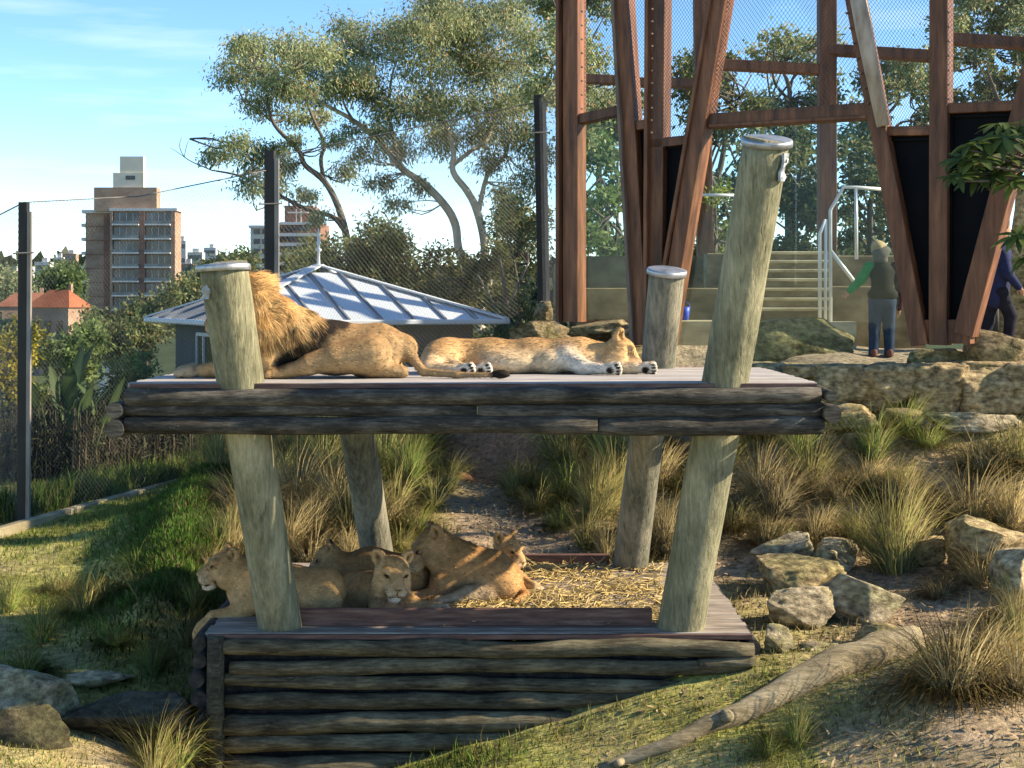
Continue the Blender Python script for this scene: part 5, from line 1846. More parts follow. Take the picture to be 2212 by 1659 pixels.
def tower():
    T = lambda u, v, dy=0: W(u, v, TY + dy)
    base = T(275, 680); base.z -= 14
    t = thing('apartment_tower', base, 'tall brown brick apartment tower with white balcony slabs and cream rooftop box', 'building')

    def bx(u0, u1, v0, v1, dy0, dy1, name, mat, parent=t):
        a, b = T(u0, v0, 0), T(u1, v1, 0)
        mb = MB()
        mb.box(((a.x + b.x) / 2, TY + (dy0 + dy1) / 2, (a.z + b.z) / 2), (abs(b.x - a.x), dy1 - dy0, abs(a.z - b.z)))
        return mb.build(name, mat, parent)
    bx(242, 380, 456, 760, 0.0, 5, 'wall', m_brick)
    bx(176, 243, 458, 760, 3.0, 7, 'wall', m_brick)           # set-back wing
    bx(200, 336, 404, 456, 1, 4.5, 'roof_storey', m_brick)
    bx(240, 306, 372, 404, 1.5, 4, 'plant_room', m_cream)
    bx(254, 305, 336, 372, 1.8, 3.8, 'lift_tower', m_cream)
    wq = bx(268, 288, 378, 387, 1.35, 1.5, 'window', m_glass)
    bx(238, 384, 450, 456, -0.8, 5.5, 'parapet', m_slab)
    bx(170, 240, 452, 459, 2.2, 7.5, 'parapet', m_slab)
    for u0, u1 in ((216, 234),):
        bx(u0, u1, 462, 760, 2.9, 3.0, 'brick_pier', m_brick2)
    for u0, u1 in ((303, 315), (371, 380), (240, 245)):
        bx(u0, u1, 457, 760, -0.9, 0.05, 'brick_pier', m_brick if u0 != 303 else m_brick2)
    fl = 30.6
    for k in range(9):
        v = 457 + k * fl
        for u0, u1 in ((245.3, 302.7), (315.3, 370.7)):
            g = bx(u0, u1, v + 3, v + fl - 1.2, -0.25, 0.0 - 0.003, 'window', m_glass)
            nm = 4
            for i in range(1, nm):
                uu = u0 + (u1 - u0) * i / nm
                bx(uu - 0.5, uu + 0.5, v + 3, v + fl - 2, -0.33, -0.255, 'mullion', m_mull, g)
            bx(u0, u1, v + fl - 3.4, v + fl - 0.2, -1.6, -0.26, 'balcony_slab', m_slab)
            bx(u0, u1, v + fl - 9.5, v + fl - 3.7, -1.55, -1.42, 'balustrade', m_rail)
        bx(165, 178, v + 24, v + 31, 3.5, 8, 'side_balcony', m_slab)
        bx(176.5, 240, v + fl - 1.2, v + fl + 0.6, 2.8, 2.95, 'brick_band', m_brick2)
    return t


tower()


def tower2():
    Y = 420.0
    T = lambda u, v: W(u, v, Y)
    b0 = T(606, 600); b0.z -= 14
    t = thing('red_apartment_block', b0, 'stepped red brick apartment block with white bands, half hidden behind the gum trees', 'building')

    def bx(u0, u1, v0, v1, d0, d1, name, mat, parent=t):
        a, b = T(u0, v0), T(u1, v1)
        mb = MB(); mb.box(((a.x + b.x) / 2, Y + (d0 + d1) / 2, (a.z + b.z) / 2), (abs(b.x - a.x), d1 - d0, abs(a.z - b.z)))
        return mb.build(name, mat, parent)
    bx(610, 672, 442, 482, 4, 18, 'roof_storey', m_brick2)
    bx(586, 690, 480, 700, 2, 22, 'wall', m_brick2)
    bx(541, 586.2, 490, 700, 0, 16, 'wall', m_cream)
    bx(604, 676, 479, 485, 1.0, 20, 'parapet', m_slab)
    bx(538, 588, 487, 492, -0.8, 16.5, 'parapet', m_slab)
    bx(618, 662, 456, 459, 3.0, 3.98, 'balcony_slab', m_slab)
    for u in (635, 645):
        bx(u, u + 2, 446, 480, 3.6, 3.97, 'mullion', m_slab)
    for k in range(6):
        v = 495 + k * 21
        for u0, u1 in ((548, 562), (566, 583)):
            bx(u0, u1, v, v + 11, -0.2, -0.01, 'window', m_glass)
        for u0, u1 in ((590, 610), (614, 634), (640, 664)):
            bx(u0, u1, v - 6, v + 4, 1.75, 1.97, 'window', m_glass)
        bx(586.4, 690, v + 8, v + 15, 1.0, 1.95, 'balcony_slab', m_slab)


tower2()

m_tile = mat_noise('roof_tile_orange', [(0.24, 0.075, 0.035), (0.36, 0.12, 0.06)], 0.5, (1, 1, 3), 0.9, 0.2, 0.1)
m_tile2 = mat_noise('roof_tile_dull', [(0.19, 0.075, 0.045), (0.27, 0.11, 0.07)], 0.5, (1, 1, 3), 0.9, 0.2, 0.1)
m_slate = mat_noise('roof_slate', [(0.13, 0.13, 0.14), (0.2, 0.2, 0.22)], 0.5, (1, 1, 3), 0.8, 0.2, 0.1)


def house(u, v_eave, w_px, roof_px, Y, wallm, roofm, label, group=None, turn=0.0, wallh=5.5, floors=2):
    c = W(u, v_eave, Y)
    w = w_px / FPX * Y
    d = w * 0.75
    h = roof_px / FPX * Y
    t = thing('house', (c.x, c.y, c.z - wallh), label, 'house', group)
    R = Matrix.Rotation(turn, 3, 'Z')
    pt = lambda x, y, z: c + R @ Vector((x, y, z))
    mb = MB()
    mb.box(c + Vector((0, 0, -wallh / 2)), (w * 0.92, d * 0.92, wallh), R); mb.build('wall', wallm, t)
    e = [pt(-w / 2, -d / 2, 0), pt(w / 2, -d / 2, 0), pt(w / 2, d / 2, 0), pt(-w / 2, d / 2, 0)]
    r0, r1 = pt(-w * 0.22, 0, h), pt(w * 0.22, 0, h)
    mb = MB(); mb.add(e + [r0, r1], [(0, 1, 5, 4), (1, 2, 5), (2, 3, 4, 5), (3, 0, 4), (3, 2, 1, 0)]); rf = mb.build('roof', roofm, t)
    mb = MB(); mb.box(pt(w * 0.2, d * 0.1, h * 0.9), (w * 0.06, w * 0.06, h * 0.9), R); mb.build('chimney', wallm, rf)
    for k in range(floors):
        for i in range(3):
            p = pt((i - 1) * w * 0.27, -d * 0.463, -1.6 - 2.8 * k)
            mb = MB(); mb.box(p, (w * 0.12, 0.1, 1.3), R); mb.build('window', m_glass, t)
    return t


house(62, 662, 130, 30, 118, m_brick, m_tile2, 'brick house with a dull terracotta roof beyond the left fence post', turn=0.25)
house(128, 664, 115, 38, 108, m_brick, m_tile, 'house with a bright orange hipped tile roof at the foot of the tower', turn=-0.35)
house(262, 762, 90, 34, 62, m_cream, m_slate, 'low house with a slate roof and white verandah below the tower trees', turn=0.5, wallh=3, floors=1)
house(92, 618, 60, 14, 190, m_slab, m_slate, 'white two-storey house with a grey roof above the orange tiled roofs', turn=0.2)
house(150, 596, 40, 18, 205, m_brick2, m_tile, 'narrow red brick house with a steep roof beside the tower', turn=-0.2)
house(302, 720, 44, 12, 70, m_brick, m_tile2, 'small brown brick house glimpsed under the hut roof edge', turn=0.3, wallh=4, floors=1)
# skyline blocks
rs = random.Random(5)
for u, v0, w, h, Y in ((62, 576, 22, 22, 520), (95, 566, 34, 24, 560), (128, 556, 20, 40, 600), (152, 548, 30, 44, 640), (30, 586, 26, 14, 500), (392, 520, 22, 70, 520), (420, 545, 40, 40, 620), (455, 535, 26, 46, 680), (480, 552, 34, 34, 600), (405, 570, 30, 30, 480), (440, 575, 40, 26, 450), (520, 558, 30, 30, 560), (372, 560, 16, 40, 560)):
    a = W(u, v0, Y)
    s = Y / FPX
    wl_m = rs.choice([m_slab, m_cream, m_slab, m_brick])
    t = thing('distant_building', (a.x, Y, a.z - h * s - 8), 'pale block of the far skyline between fence post and gum tree', 'building', 'far skyline blocks')
    mb = MB(); mb.box((a.x, Y, a.z - (h * s + 8) / 2), (w * s, w * s * 0.7, h * s + 8)); mb.build('wall', wl_m, t)
    mb = MB(); mb.box((a.x + w * s * 0.1, Y, a.z + 0.8), (w * s * 0.35, w * s * 0.3, 1.6)); mb.build('roof_box', m_slab, t)
    nf = max(2, int(h / 9))
    for f in range(nf):
        mb = MB(); mb.box((a.x, Y - w * s * 0.35 - 0.03, a.z - 2.0 - f * 3.1 * 1.6), (w * s * 0.84, 0.12, 1.5)); mb.build('window_band', m_glass, t)

# ------------------------------------------------------------------ rocks
def rock_mesh(size, seed, sub=14, rough=0.16, boxy=4.0, tint=(1, 1, 1), moss=0.3, cuts=16, cut=(0.50, 0.92)):
    """weathered sandstone lump: rounded block, split faces, bedding ledges"""
    n = sub
    V, F, idx = [], [], {}
    def vid(p):
        k = tuple(round(c, 5) for c in p)
        if k not in idx:
            idx[k] = len(V); V.append(p)
        return idx[k]
    for ax in range(3):
        for sg in (-1, 1):
            for i in range(n):
                for j in range(n):
                    q = []
                    for (a, b) in ((i, j), (i + 1, j), (i + 1, j + 1), (i, j + 1)):
                        c = [0, 0, 0]
                        c[ax] = sg; c[(ax + 1) % 3] = 2 * a / n - 1; c[(ax + 2) % 3] = 2 * b / n - 1
                        q.append(vid(tuple(c)))
                    F.append(q if sg > 0 else q[::-1])
    V = np.array(V, float)
    p = boxy
    V = V / ((np.abs(V) ** p).sum(1) ** (1 / p))[:, None]
    r = random.Random(seed)
    # cleave with a few planes
    for _ in range(cuts):
        d = np.array([r.gauss(0, 1), r.gauss(0, 1), r.gauss(0, 0.8)]); d /= np.linalg.norm(d)
        o = r.uniform(*cut)
        t = V @ d - o
        V = np.where((t > 0)[:, None], V - d * (t * 0.985)[:, None], V)
    off = Vector((seed * 3.1, seed * 1.7, seed * 0.9))
    D = np.array([mnoise.fractal(Vector(v) * 2.2 + off, 0.7, 2.2, 6) for v in V])
    D2 = np.array([mnoise.noise(Vector((v[0] * 0.6, v[1] * 0.6, v[2] * 5)) + off) for v in V])
    V = V * (1 + rough * 0.42 * D + rough * 0.34 * D2)[:, None]
    V *= np.array(size) / 2
    hz = (V[:, 2] - V[:, 2].min()) / max(np.ptp(V[:, 2]), 1e-6)
    m = np.array([mnoise.noise(Vector(v) * (1.6 / max(size)) * 2 + off * 2) for v in V])
    m = np.clip((m + moss - 0.15) * 2.2, 0, 1)[:, None]
    C = np.array(tint) * (0.85 + 0.3 * D[:, None]) * (1 - m * 0.45) + np.array((0.42, 0.52, 0.20)) * np.mean(tint) * m * 0.45
    return V, np.array(F), np.clip(C, 0.05, 2)


def rock(name, loc, size, seed, label=None, cat='rock', rotz=0.0, tilt=0.0, parent=None, tint=(1, 1, 1), moss=0.25, boxy=4.0, sub=18, sink=0.15, group=None, rough=0.16, **kw):
    V, F, C = rock_mesh(size, seed, sub, rough, boxy, tint, moss, **kw)
    R = np.array(Matrix.Rotation(rotz, 3, 'Z') @ Matrix.Rotation(tilt, 3, 'Y'))
    V = V @ R.T
    V[:, 2] -= V[:, 2].min() + sink * np.ptp(V[:, 2])
    if parent is not None:
        V = V + np.array(loc)
        return link(name, npmesh(name, V, F, C.astype(np.float32)), M['sandstone'], parent, smooth=False)
    o = link(name, npmesh(name, V, F, C.astype(np.float32)), M['sandstone'], loc=loc)
    return tag(o, label, cat, group)


def rock_px(u, v_base, Y, w_px, h_px, seed, label, depth=0.8, **k):
    s = Y / FPX
    x = (u - U0) * s
    sink = k.pop('sink', 0.12)
    g = gz(x, Y)
    zb = CZ - (v_base - V0) * s
    z = min(g, zb) if abs(g - zb) < 0.6 else g
    return rock('sandstone_rock', (x, Y, z), (w_px * s * 1.22, w_px * s * depth * 1.2, h_px * s / (1 - sink) * 1.22), seed, label, sink=sink, **k)


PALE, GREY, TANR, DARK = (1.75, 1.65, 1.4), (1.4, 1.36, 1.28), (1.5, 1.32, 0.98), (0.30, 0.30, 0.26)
rock_px(1728, 1345, 13.3, 160, 70, 3, 'pale wedge of sandstone leaning beside the lower deck', 0.7, tint=GREY, rotz=0.3, tilt=0.15, moss=0.05)
rock_px(1852, 1352, 13.4, 190, 96, 14, 'squared grey sandstone block with a pale split face', 0.6, tint=GREY, rotz=-0.25, boxy=7, moss=0.02, rough=0.09)
rock_px(1738, 1262, 14.6, 210, 62, 5, 'brown mossy boulder behind the pale wedge of stone', 0.8, tint=TANR, rotz=0.2, moss=0.35)
rock_px(1700, 1225, 15.4, 150, 62, 6, 'dark rounded boulder behind the cluster of stones', 0.8, tint=GREY, moss=0.2)
rock_px(1800, 1225, 15.3, 125, 55, 7, 'lichen-yellow broken stone with a dark patch', 0.8, tint=PALE, rotz=0.5, moss=0.35)
rock_px(2115, 1225, 14.7, 185, 112, 8, 'sunlit yellow boulder with a shadowed side near the tall tussock', 0.8, tint=TANR, rotz=-0.5, boxy=5, moss=0.2)
rock_px(2205, 1262, 13.8, 150, 110, 9, 'smooth pale grey boulder under dry grass at the slope foot', 0.8, tint=PALE, rotz=0.6, moss=0.0)
rock_px(1995, 1225, 15.2, 110, 60, 10, 'low tan stone half hidden behind the big tussock', 0.7, tint=TANR, rotz=0.2)
rock_px(1760, 1425, 12.5, 120, 34, 11, 'mossy flat stone at the platform corner', 0.8, tint=GREY, moss=0.55)
rock_px(1680, 1418, 12.4, 90, 52, 12, 'small pointed mossy stone touching the log wall', 0.6, tint=GREY, tilt=0.4, moss=0.6)
rock_px(1905, 1385, 12.6, 130, 34, 13, 'low weathered stone with a pale end beside the fallen log', 0.6, tint=TANR, moss=0.3)
rock_px(1860, 1430, 12.2, 110, 42, 15, 'cracked yellowish stone under the fallen log', 0.7, tint=PALE, moss=0.35)
rock_px(1860, 962, 17.9, 90, 30, 16, 'rounded brown stone below the rock ledge', 0.8, tint=(0.9, 0.8, 0.75), moss=0.0)
rock_px(1835, 935, 18.2, 110, 58, 17, 'tan angular stone below the rock ledge', 0.8, tint=TANR, moss=0.1)
rock_px(2080, 930, 18.1, 200, 40, 18, 'long low stone at the foot of the rock ledge', 0.6, tint=GREY, moss=0.15)
rock_px(1965, 920, 18.2, 150, 34, 19, 'flat leaning slab at the foot of the rock ledge', 0.6, tint=(1.1, .95, .8), tilt=0.15, moss=0.1)
rock_px(70, 1570, 12.2, 210, 150, 20, 'big rounded grey rock with a sunlit edge at the foot of the lawn', 0.9, tint=GREY, rotz=0.3, boxy=2.8, moss=0.35)
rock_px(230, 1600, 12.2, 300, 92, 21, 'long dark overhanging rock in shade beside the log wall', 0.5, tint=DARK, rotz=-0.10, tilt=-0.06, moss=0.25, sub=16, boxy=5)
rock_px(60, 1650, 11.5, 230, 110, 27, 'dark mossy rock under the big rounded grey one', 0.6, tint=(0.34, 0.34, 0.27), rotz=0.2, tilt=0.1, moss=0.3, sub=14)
rock_px(215, 1480, 13.1, 110, 30, 22, 'pale flat stone behind the dark overhanging rock', 0.8, tint=PALE, moss=0.1)
rock_px(265, 1335, 14.8, 32, 14, 23, 'small pale stone lying on the shaded bank', 0.8, tint=PALE, moss=0.0, sub=5)
rock_px(1610, 1290, 14.6, 40, 22, 26, 'little grey stone beside the right end of the lower deck', 0.8, tint=GREY, sub=5)

# retaining ledge of sandstone under the visitors
ledge = thing('sandstone_ledge', GP(4.8, 18.6), 'rough sandstone ledge holding up the visitors\' path', 'rock ledge')
for k, (u, v, w, h, Y) in enumerate([(1690, 893, 130, 100, 18.95), (1800, 890, 130, 96, 18.7), (1915, 888, 140, 96, 18.65), (2030, 890, 120, 98, 18.6), (2130, 888, 130, 98, 18.55), (2235, 888, 130, 100, 18.5),
                                     (1745, 815, 110, 26, 18.85), (1870, 812, 130, 22, 18.8), (2000, 812, 150, 26, 18.75), (2150, 812, 160, 30, 18.7), (1610, 880, 120, 90, 19.2)]):
    s = Y / FPX
    rock('stone', W(u, v, Y), (w * s * 1.08, 0.75, h * s * 1.12), 40 + k, parent=ledge, tint=(1.45, 1.25, 0.95), boxy=10, moss=0.05, rough=0.13, cuts=5, cut=(0.85, 1.1), sink=0.05, rotz=0.08 * ((k * 7) % 5 - 2))
lf = thing('rock_terrace', W(1275, 760, 21.8), 'stepped brown rock under the left glass panes', 'rock ledge')
for k, (u, v, w, h, Y) in enumerate([(1180, 790, 150, 95, 22.2), (1290, 745, 170, 52, 21.7), (1370, 745, 90, 50, 21.3), (1250, 800, 200, 60, 21.5), (1350, 800, 160, 60, 21.1), (1175, 700, 60, 45, 22.4)]):
    s = Y / FPX
    rock('stone', W(u, v, Y), (w * s * 1.1, 0.9, h * s * 1.15), 60 + k, parent=lf, tint=(0.85, 0.78, 0.62), boxy=5, moss=0.15, sink=0.05)
rock_px(1700, 792, 20.3, 230, 98, 80, 'mossy green boulder in front of the tan low wall', 0.5, tint=(0.8, 0.8, 0.6), moss=0.5, boxy=3)
rock_px(2010, 800, 18.95, 150, 66, 81, 'mossy rock at the foot of the leaning columns', 0.5, tint=(0.9, 0.9, 0.7), moss=0.5, boxy=4)
rock_px(2150, 800, 18.9, 200, 116, 82, 'tall layered sandstone block at the pavilion corner', 0.5, tint=(1.0, 0.9, 0.72), moss=0.2, boxy=5, sub=12)
rock_px(2215, 720, 21.6, 110, 300, 83, 'pale upright rock face behind the striding visitor', 0.6, tint=(1.5, 1.35, 1.0), moss=0.0, boxy=4, sub=10)
rock_px(1808, 760, 20.6, 46, 42, 84, 'small squared tan stone on the visitors\' path', 0.9, tint=(1.6, 1.4, 0.95), boxy=9, moss=0.0, sub=5, rough=0.05)

# fallen log across the foreground slope
lp = [W(1295, 1662, 11.25), W(1450, 1640, 11.3), W(1600, 1578, 11.5), W(1760, 1510, 11.8), W(1880, 1455, 12.05), W(1975, 1405, 12.35)]
lr = [0.04, 0.065, 0.09, 0.125, 0.15, 0.14]
pts, rad = [], []
for i in range(len(lp) - 1):
    for k in range(6):
        t = k / 6
        pts.append(lp[i].lerp(lp[i + 1], t)); rad.append(lr[i] * (1 - t) + lr[i + 1] * t)
pts.append(lp[-1]); rad.append(lr[-1])
pts = [Vector((p.x, p.y, max(p.z, gz(p.x, p.y) + r * 0.45))) for p, r in zip(pts, rad)]
m_fallen = mat_wood('fallen_wood', [(0.08, 0.062, 0.038), (0.24, 0.195, 0.12), (0.42, 0.355, 0.235)], 'x', 6.0, flake=(0.45, 0.40, 0.31), crack=0.5)
fl = thing('fallen_log', pts[12], 'bleached fallen log tapering downhill across the foreground grass', 'log')
mb = MB(); mb.tube(pts, rad, 14, wob=0.22, seed=4); mb.build('trunk', m_fallen, fl, smooth=True)
for i, d in ((11, Vector((-0.05, -0.12, 0.05))), (2, Vector((-0.06, -0.10, 0.01)))):
    mb = MB(); mb.tube([pts[i], pts[i] + d * 0.7, pts[i] + d], [rad[i] * 0.7, rad[i] * 0.62, rad[i] * 0.55], 10); mb.build('branch_stub', m_fallen, fl, smooth=True)

# ------------------------------------------------------------------ plants
def leaf_arrays(pos, d, nrm, L, Wd, col):
    """diamond leaves with a bent midrib: 2 quads folded along the rib is too dear, so 4 corners"""
    d = d / np.maximum(np.linalg.norm(d, axis=1), 1e-6)[:, None]
    s = np.cross(d, nrm)
    s /= np.maximum(np.linalg.norm(s, axis=1), 1e-6)[:, None]
    m = pos + d * (L * 0.45)[:, None]
    V = np.stack([pos, m + s * Wd[:, None], pos + d * L[:, None], m - s * Wd[:, None]], 1).reshape(-1, 3)
    F = np.arange(len(V)).reshape(-1, 4)
    return V, F, np.repeat(col, 4, 0)


def crown_leaves(clumps, dens, L, Wd, cols, droop, rng, puffs=9, spread=0.42):
    """clumps: (centre, radius xyz); leaves gather in puffs so that gaps stay open"""
    Ps, Ds, Cs = [], [], []
    for c, r in clumps:
        r = np.array(r, float); c = np.array(c, float)
        n = int(dens * (r[0] * r[2]) ** 0.9)
        tone = rng.uniform(0, 1)
        u = rng.normal(0, 1, (puffs, 3)); u /= np.linalg.norm(u, axis=1)[:, None]
        pc = c + u * r * rng.uniform(0.35, 0.95, (puffs, 1))
        k = rng.integers(0, puffs, n)
        p = pc[k] + rng.normal(0, 1, (n, 3)) * r * spread * rng.uniform(0.6, 1.1, (puffs, 1))[k] * 0.8
        dd = rng.normal(0, 1, (n, 3)) + np.array((0, 0, -droop)) + (p - c) / r * 0.5
        pt = rng.uniform(0, 1, puffs)[k] * 0.5 + tone * 0.5
        w = np.clip(pt + rng.normal(0, 0.15, n), 0, 1)[:, None]
        col = cols[0] * (1 - w) + cols[1] * w
        if len(cols) > 2:
            o = rng.uniform(0, 1, n) < 0.08
            col[o] = cols[2]
        Ps.append(p); Ds.append(dd); Cs.append(col * rng.uniform(0.7, 1.25, (n, 1)))
    P, D, C = np.concatenate(Ps), np.concatenate(Ds), np.concatenate(Cs)
    n = len(P)
    return leaf_arrays(P, D, rng.normal(0, 1, (n, 3)), L * rng.uniform(0.6, 1.3, n), Wd * rng.uniform(0.7, 1.3, n), C)


def limb_path(pts, radii, k=5, wig=0.0, seed=0):
    P, R = [], []
    for i in range(len(pts) - 1):
        a, b = Vector(pts[i]), Vector(pts[i + 1])
        for j in range(k):
            t = j / k
            # Catmull-Rom for soft bends
            p0 = Vector(pts[max(i - 1, 0)]); p3 = Vector(pts[min(i + 2, len(pts) - 1)])
            q = 0.5 * ((2 * a) + (b - p0) * t + (2 * p0 - 5 * a + 4 * b - p3) * t * t + (3 * a - p0 - 3 * b + p3) * t ** 3)
            P.append(q); R.append(radii[i] * (1 - t) + radii[i + 1] * t)
    P.append(Vector(pts[-1])); R.append(radii[-1])
    return P, R


def tree(name, label, base, limbs, clumps, dens, L, Wd, cols, droop, bark, seed, group=None, twig=0.02, puffs=9, cat='tree', spread=0.42, twigs=3):
    rng = np.random.default_rng(seed)
    t = thing(name, base, label, cat, group)
    mb = MB()
    allp = []
    for pts, rad in limbs:
        P, R = limb_path(pts, rad)
        mb.tube(P, R, 9 if max(R) > 0.06 else 6, wob=0.12, seed=seed)
        allp += P
    A = np.array([tuple(p) for p in allp])
    for c, r in clumps:
        c = np.array(c, float)
        d = np.linalg.norm(A - c, axis=1) + np.maximum(A[:, 2] - c[2], 0) * 0.8
        for j in np.argsort(d)[:1]:
            a = A[j]
            for _ in range(twigs):
                e = c + rng.normal(0, 0.45, 3) * np.array(r)
                m = (a + e) / 2 + rng.normal(0, 0.12, 3) * np.linalg.norm(e - a) + np.array((0, 0, -0.06)) * np.linalg.norm(e - a)
                P, R = limb_path([a, m, e], [twig * 1.5, twig, twig * 0.4], 3)
                mb.tube(P, R, 5, cap=False)
    tr = mb.build('trunk', bark, t, smooth=True)
    V, F, C = crown_leaves(clumps, dens, L, Wd, cols, droop, rng, puffs, spread)
    cr_ = link('crown', npmesh('crown', V, F, np.clip(C, 0, 1).astype(np.float32)), M['leaf'], t)
    return t


OLIVE = [np.array((0.042, 0.056, 0.030)), np.array((0.128, 0.142, 0.070)), np.array((0.16, 0.11, 0.06))]
OLIVE = [c * 2.9 for c in OLIVE]
GUM2 = [np.array((0.045, 0.065, 0.034)), np.array((0.14, 0.155, 0.075)), np.array((0.18, 0.13, 0.07))]
GUM2 = [c * 2.8 for c in GUM2]
DARKG = [np.array((0.022, 0.034, 0.016)), np.array((0.075, 0.085, 0.032)), np.array((0.10, 0.075, 0.03))]
DARKG = [c * 2.6 for c in DARKG]
MIDG = [np.array((0.030, 0.052, 0.018)), np.array((0.095, 0.130, 0.038))]
MIDG = [c * 2.1 for c in MIDG]
BRIGHT = [np.array((0.050, 0.085, 0.018)), np.array((0.18, 0.20, 0.04))]
BRIGHT = [c * 1.5 for c in BRIGHT]
YELLOW = [np.array((0.14, 0.14, 0.02)), np.array((0.42, 0.34, 0.03))]


def px_tree(name, label, Y, base_uv, limbs_px, clumps_px, dens, L, Wd, cols, droop, bark, seed, ry=1.0, **k):
    rng = np.random.default_rng(seed + 500)
    s = Y / FPX
    dep = {}
    limbs = []
    for pts, rad in limbs_px:
        dy = rng.uniform(-1.5, 1.5) * ry
        n = len(pts)
        limbs.append(([W(p[0], p[1], Y + dy * i / max(n - 1, 1)) for i, p in enumerate(pts)], [q * 0.8 for q in rad]))
    clumps = []
    for c in clumps_px:
        u, v, r = c[:3]
        f = c[3] if len(c) > 3 else 0.72
        dy = rng.uniform(-2.2, 2.2) * ry
        clumps.append((W(u, v, Y + dy), (r * s, r * s * 1.05, r * s * f)))
    b = W(base_uv[0], base_uv[1], Y)
    return tree(name, label, b, limbs, clumps, dens, L, Wd, cols, droop, bark, seed, **k)


# white-limbed gum
px_tree('gum_tree', 'tall gum tree with twin pale trunks and olive crown behind the hut', 50, (1036, 760),
        [([(1036, 780), (1036, 690), (1034, 600)], [0.30, 0.27, 0.22]),
         ([(1034, 600), (994, 550), (983, 484), (957, 439), (912, 394), (868, 364), (823, 309), (763, 260), (711, 231), (660, 200)], [0.20, 0.19, 0.18, 0.17, 0.16, 0.14, 0.13, 0.10, 0.08, 0.05]),
         ([(1034, 600), (1047, 539), (1031, 458), (1009, 413), (979, 372), (979, 327), (964, 272), (942, 234), (930, 160), (945, 80)], [0.19, 0.18, 0.17, 0.15, 0.13, 0.11, 0.10, 0.08, 0.06, 0.04]),
         ([(1033, 465), (1040, 425), (1056, 372), (1091, 335), (1110, 250)], [0.12, 0.11, 0.10, 0.08, 0.04]),
         ([(979, 355), (1016, 327), (1054, 298), (1070, 220), (1050, 120)], [0.10, 0.09, 0.08, 0.06, 0.04]),
         ([(868, 364), (850, 300), (840, 230), (850, 150), (880, 90)], [0.09, 0.08, 0.07, 0.05, 0.03]),
         ([(763, 260), (740, 210), (760, 140)], [0.06, 0.05, 0.03]),
         ([(1056, 640), (1068, 560), (1080, 480), (1082, 420)], [0.08, 0.07, 0.06, 0.04]),
         ([(1062, 600), (1086, 530), (1105, 500)], [0.06, 0.05, 0.04])],
        [(780, 100, 66), (760, 190, 55), (850, 84, 62), (905, 132, 66), (960, 62, 70), (880, 238, 66), (830, 222, 50), (940, 214, 62), (1000, 150, 76), (1052, 64, 78), (1080, 216, 74),
         (1020, 282, 70), (1112, 296, 62), (950, 300, 56), (872, 316, 48), (1122, 122, 60), (1136, 390, 44), (796, 330, 36), (1060, 345, 40), (820, 392, 36), (905, 400, 30), (860, 440, 30),
         (660, 150, 40), (730, 170, 44), (800, 160, 50), (900, 60, 50), (560, 160, 44), (820, 290, 36), (990, 90, 60), (1060, 150, 60), (1000, 30, 70), (1150, 60, 60), (1160, 330, 46), (1090, 420, 36), (1090, 10, 70), (930, 0, 60), (1110, 470, 34), (700, 130, 56), (690, 205, 50), (740, 60, 46), (1130, 210, 50), (985, 235, 55), (760, 280, 30)],
        3100, 0.16, 0.022, OLIVE, 1.5, M['bark_white'], 1, puffs=14, spread=0.50)
# leaning gum to its left
px_tree('gum_tree', 'dark-stemmed gum tree leaning away from the pale gum, bare twig on its low branch', 46, (770, 800),
        [([(775, 800), (765, 640), (750, 520), (730, 446), (700, 391), (659, 357), (644, 324), (592, 268), (577, 208), (566, 150)], [0.17, 0.16, 0.15, 0.13, 0.12, 0.10, 0.09, 0.075, 0.06, 0.04]),
         ([(700, 391), (693, 346), (700, 309), (678, 260), (659, 208), (640, 150)], [0.085, 0.08, 0.07, 0.06, 0.05, 0.03]),
         ([(745, 500), (719, 469), (659, 450), (615, 428), (570, 405), (514, 379), (458, 368)], [0.10, 0.095, 0.085, 0.07, 0.06, 0.045, 0.03]),
         ([(458, 368), (420, 352), (398, 338), (388, 316), (392, 296)], [0.028, 0.022, 0.018, 0.013, 0.007]),
         ([(406, 345), (385, 330), (366, 318)], [0.016, 0.012, 0.006]), ([(398, 338), (404, 312), (410, 300)], [0.014, 0.010, 0.005]),
         ([(592, 268), (560, 240), (530, 225)], [0.03, 0.02, 0.008])],
        [(556, 108, 60), (632, 92, 58), (504, 158, 48), (600, 168, 60), (560, 222, 42), (640, 190, 48), (520, 95, 36), (680, 110, 46), (636, 250, 36), (690, 250, 30),
         (500, 318, 44), (462, 338, 30), (556, 346, 50), (590, 396, 44), (622, 352, 30), (540, 398, 34), (600, 330, 34), (660, 420, 28), (690, 470, 26), (740, 370, 34), (640, 300, 24), (720, 300, 26)],
        3400, 0.15, 0.022, GUM2, 1.5, M['bark_dark'], 2, puffs=13, spread=0.48)
# scrubby dark trees round the hut
def blob_clumps(u0, u1, v0, v1, n, r0, r1, seed, f=0.8):
    r = random.Random(seed)
    return [(r.uniform(u0, u1), r.uniform(v0, v1), r.uniform(r0, r1), f) for _ in range(n)]


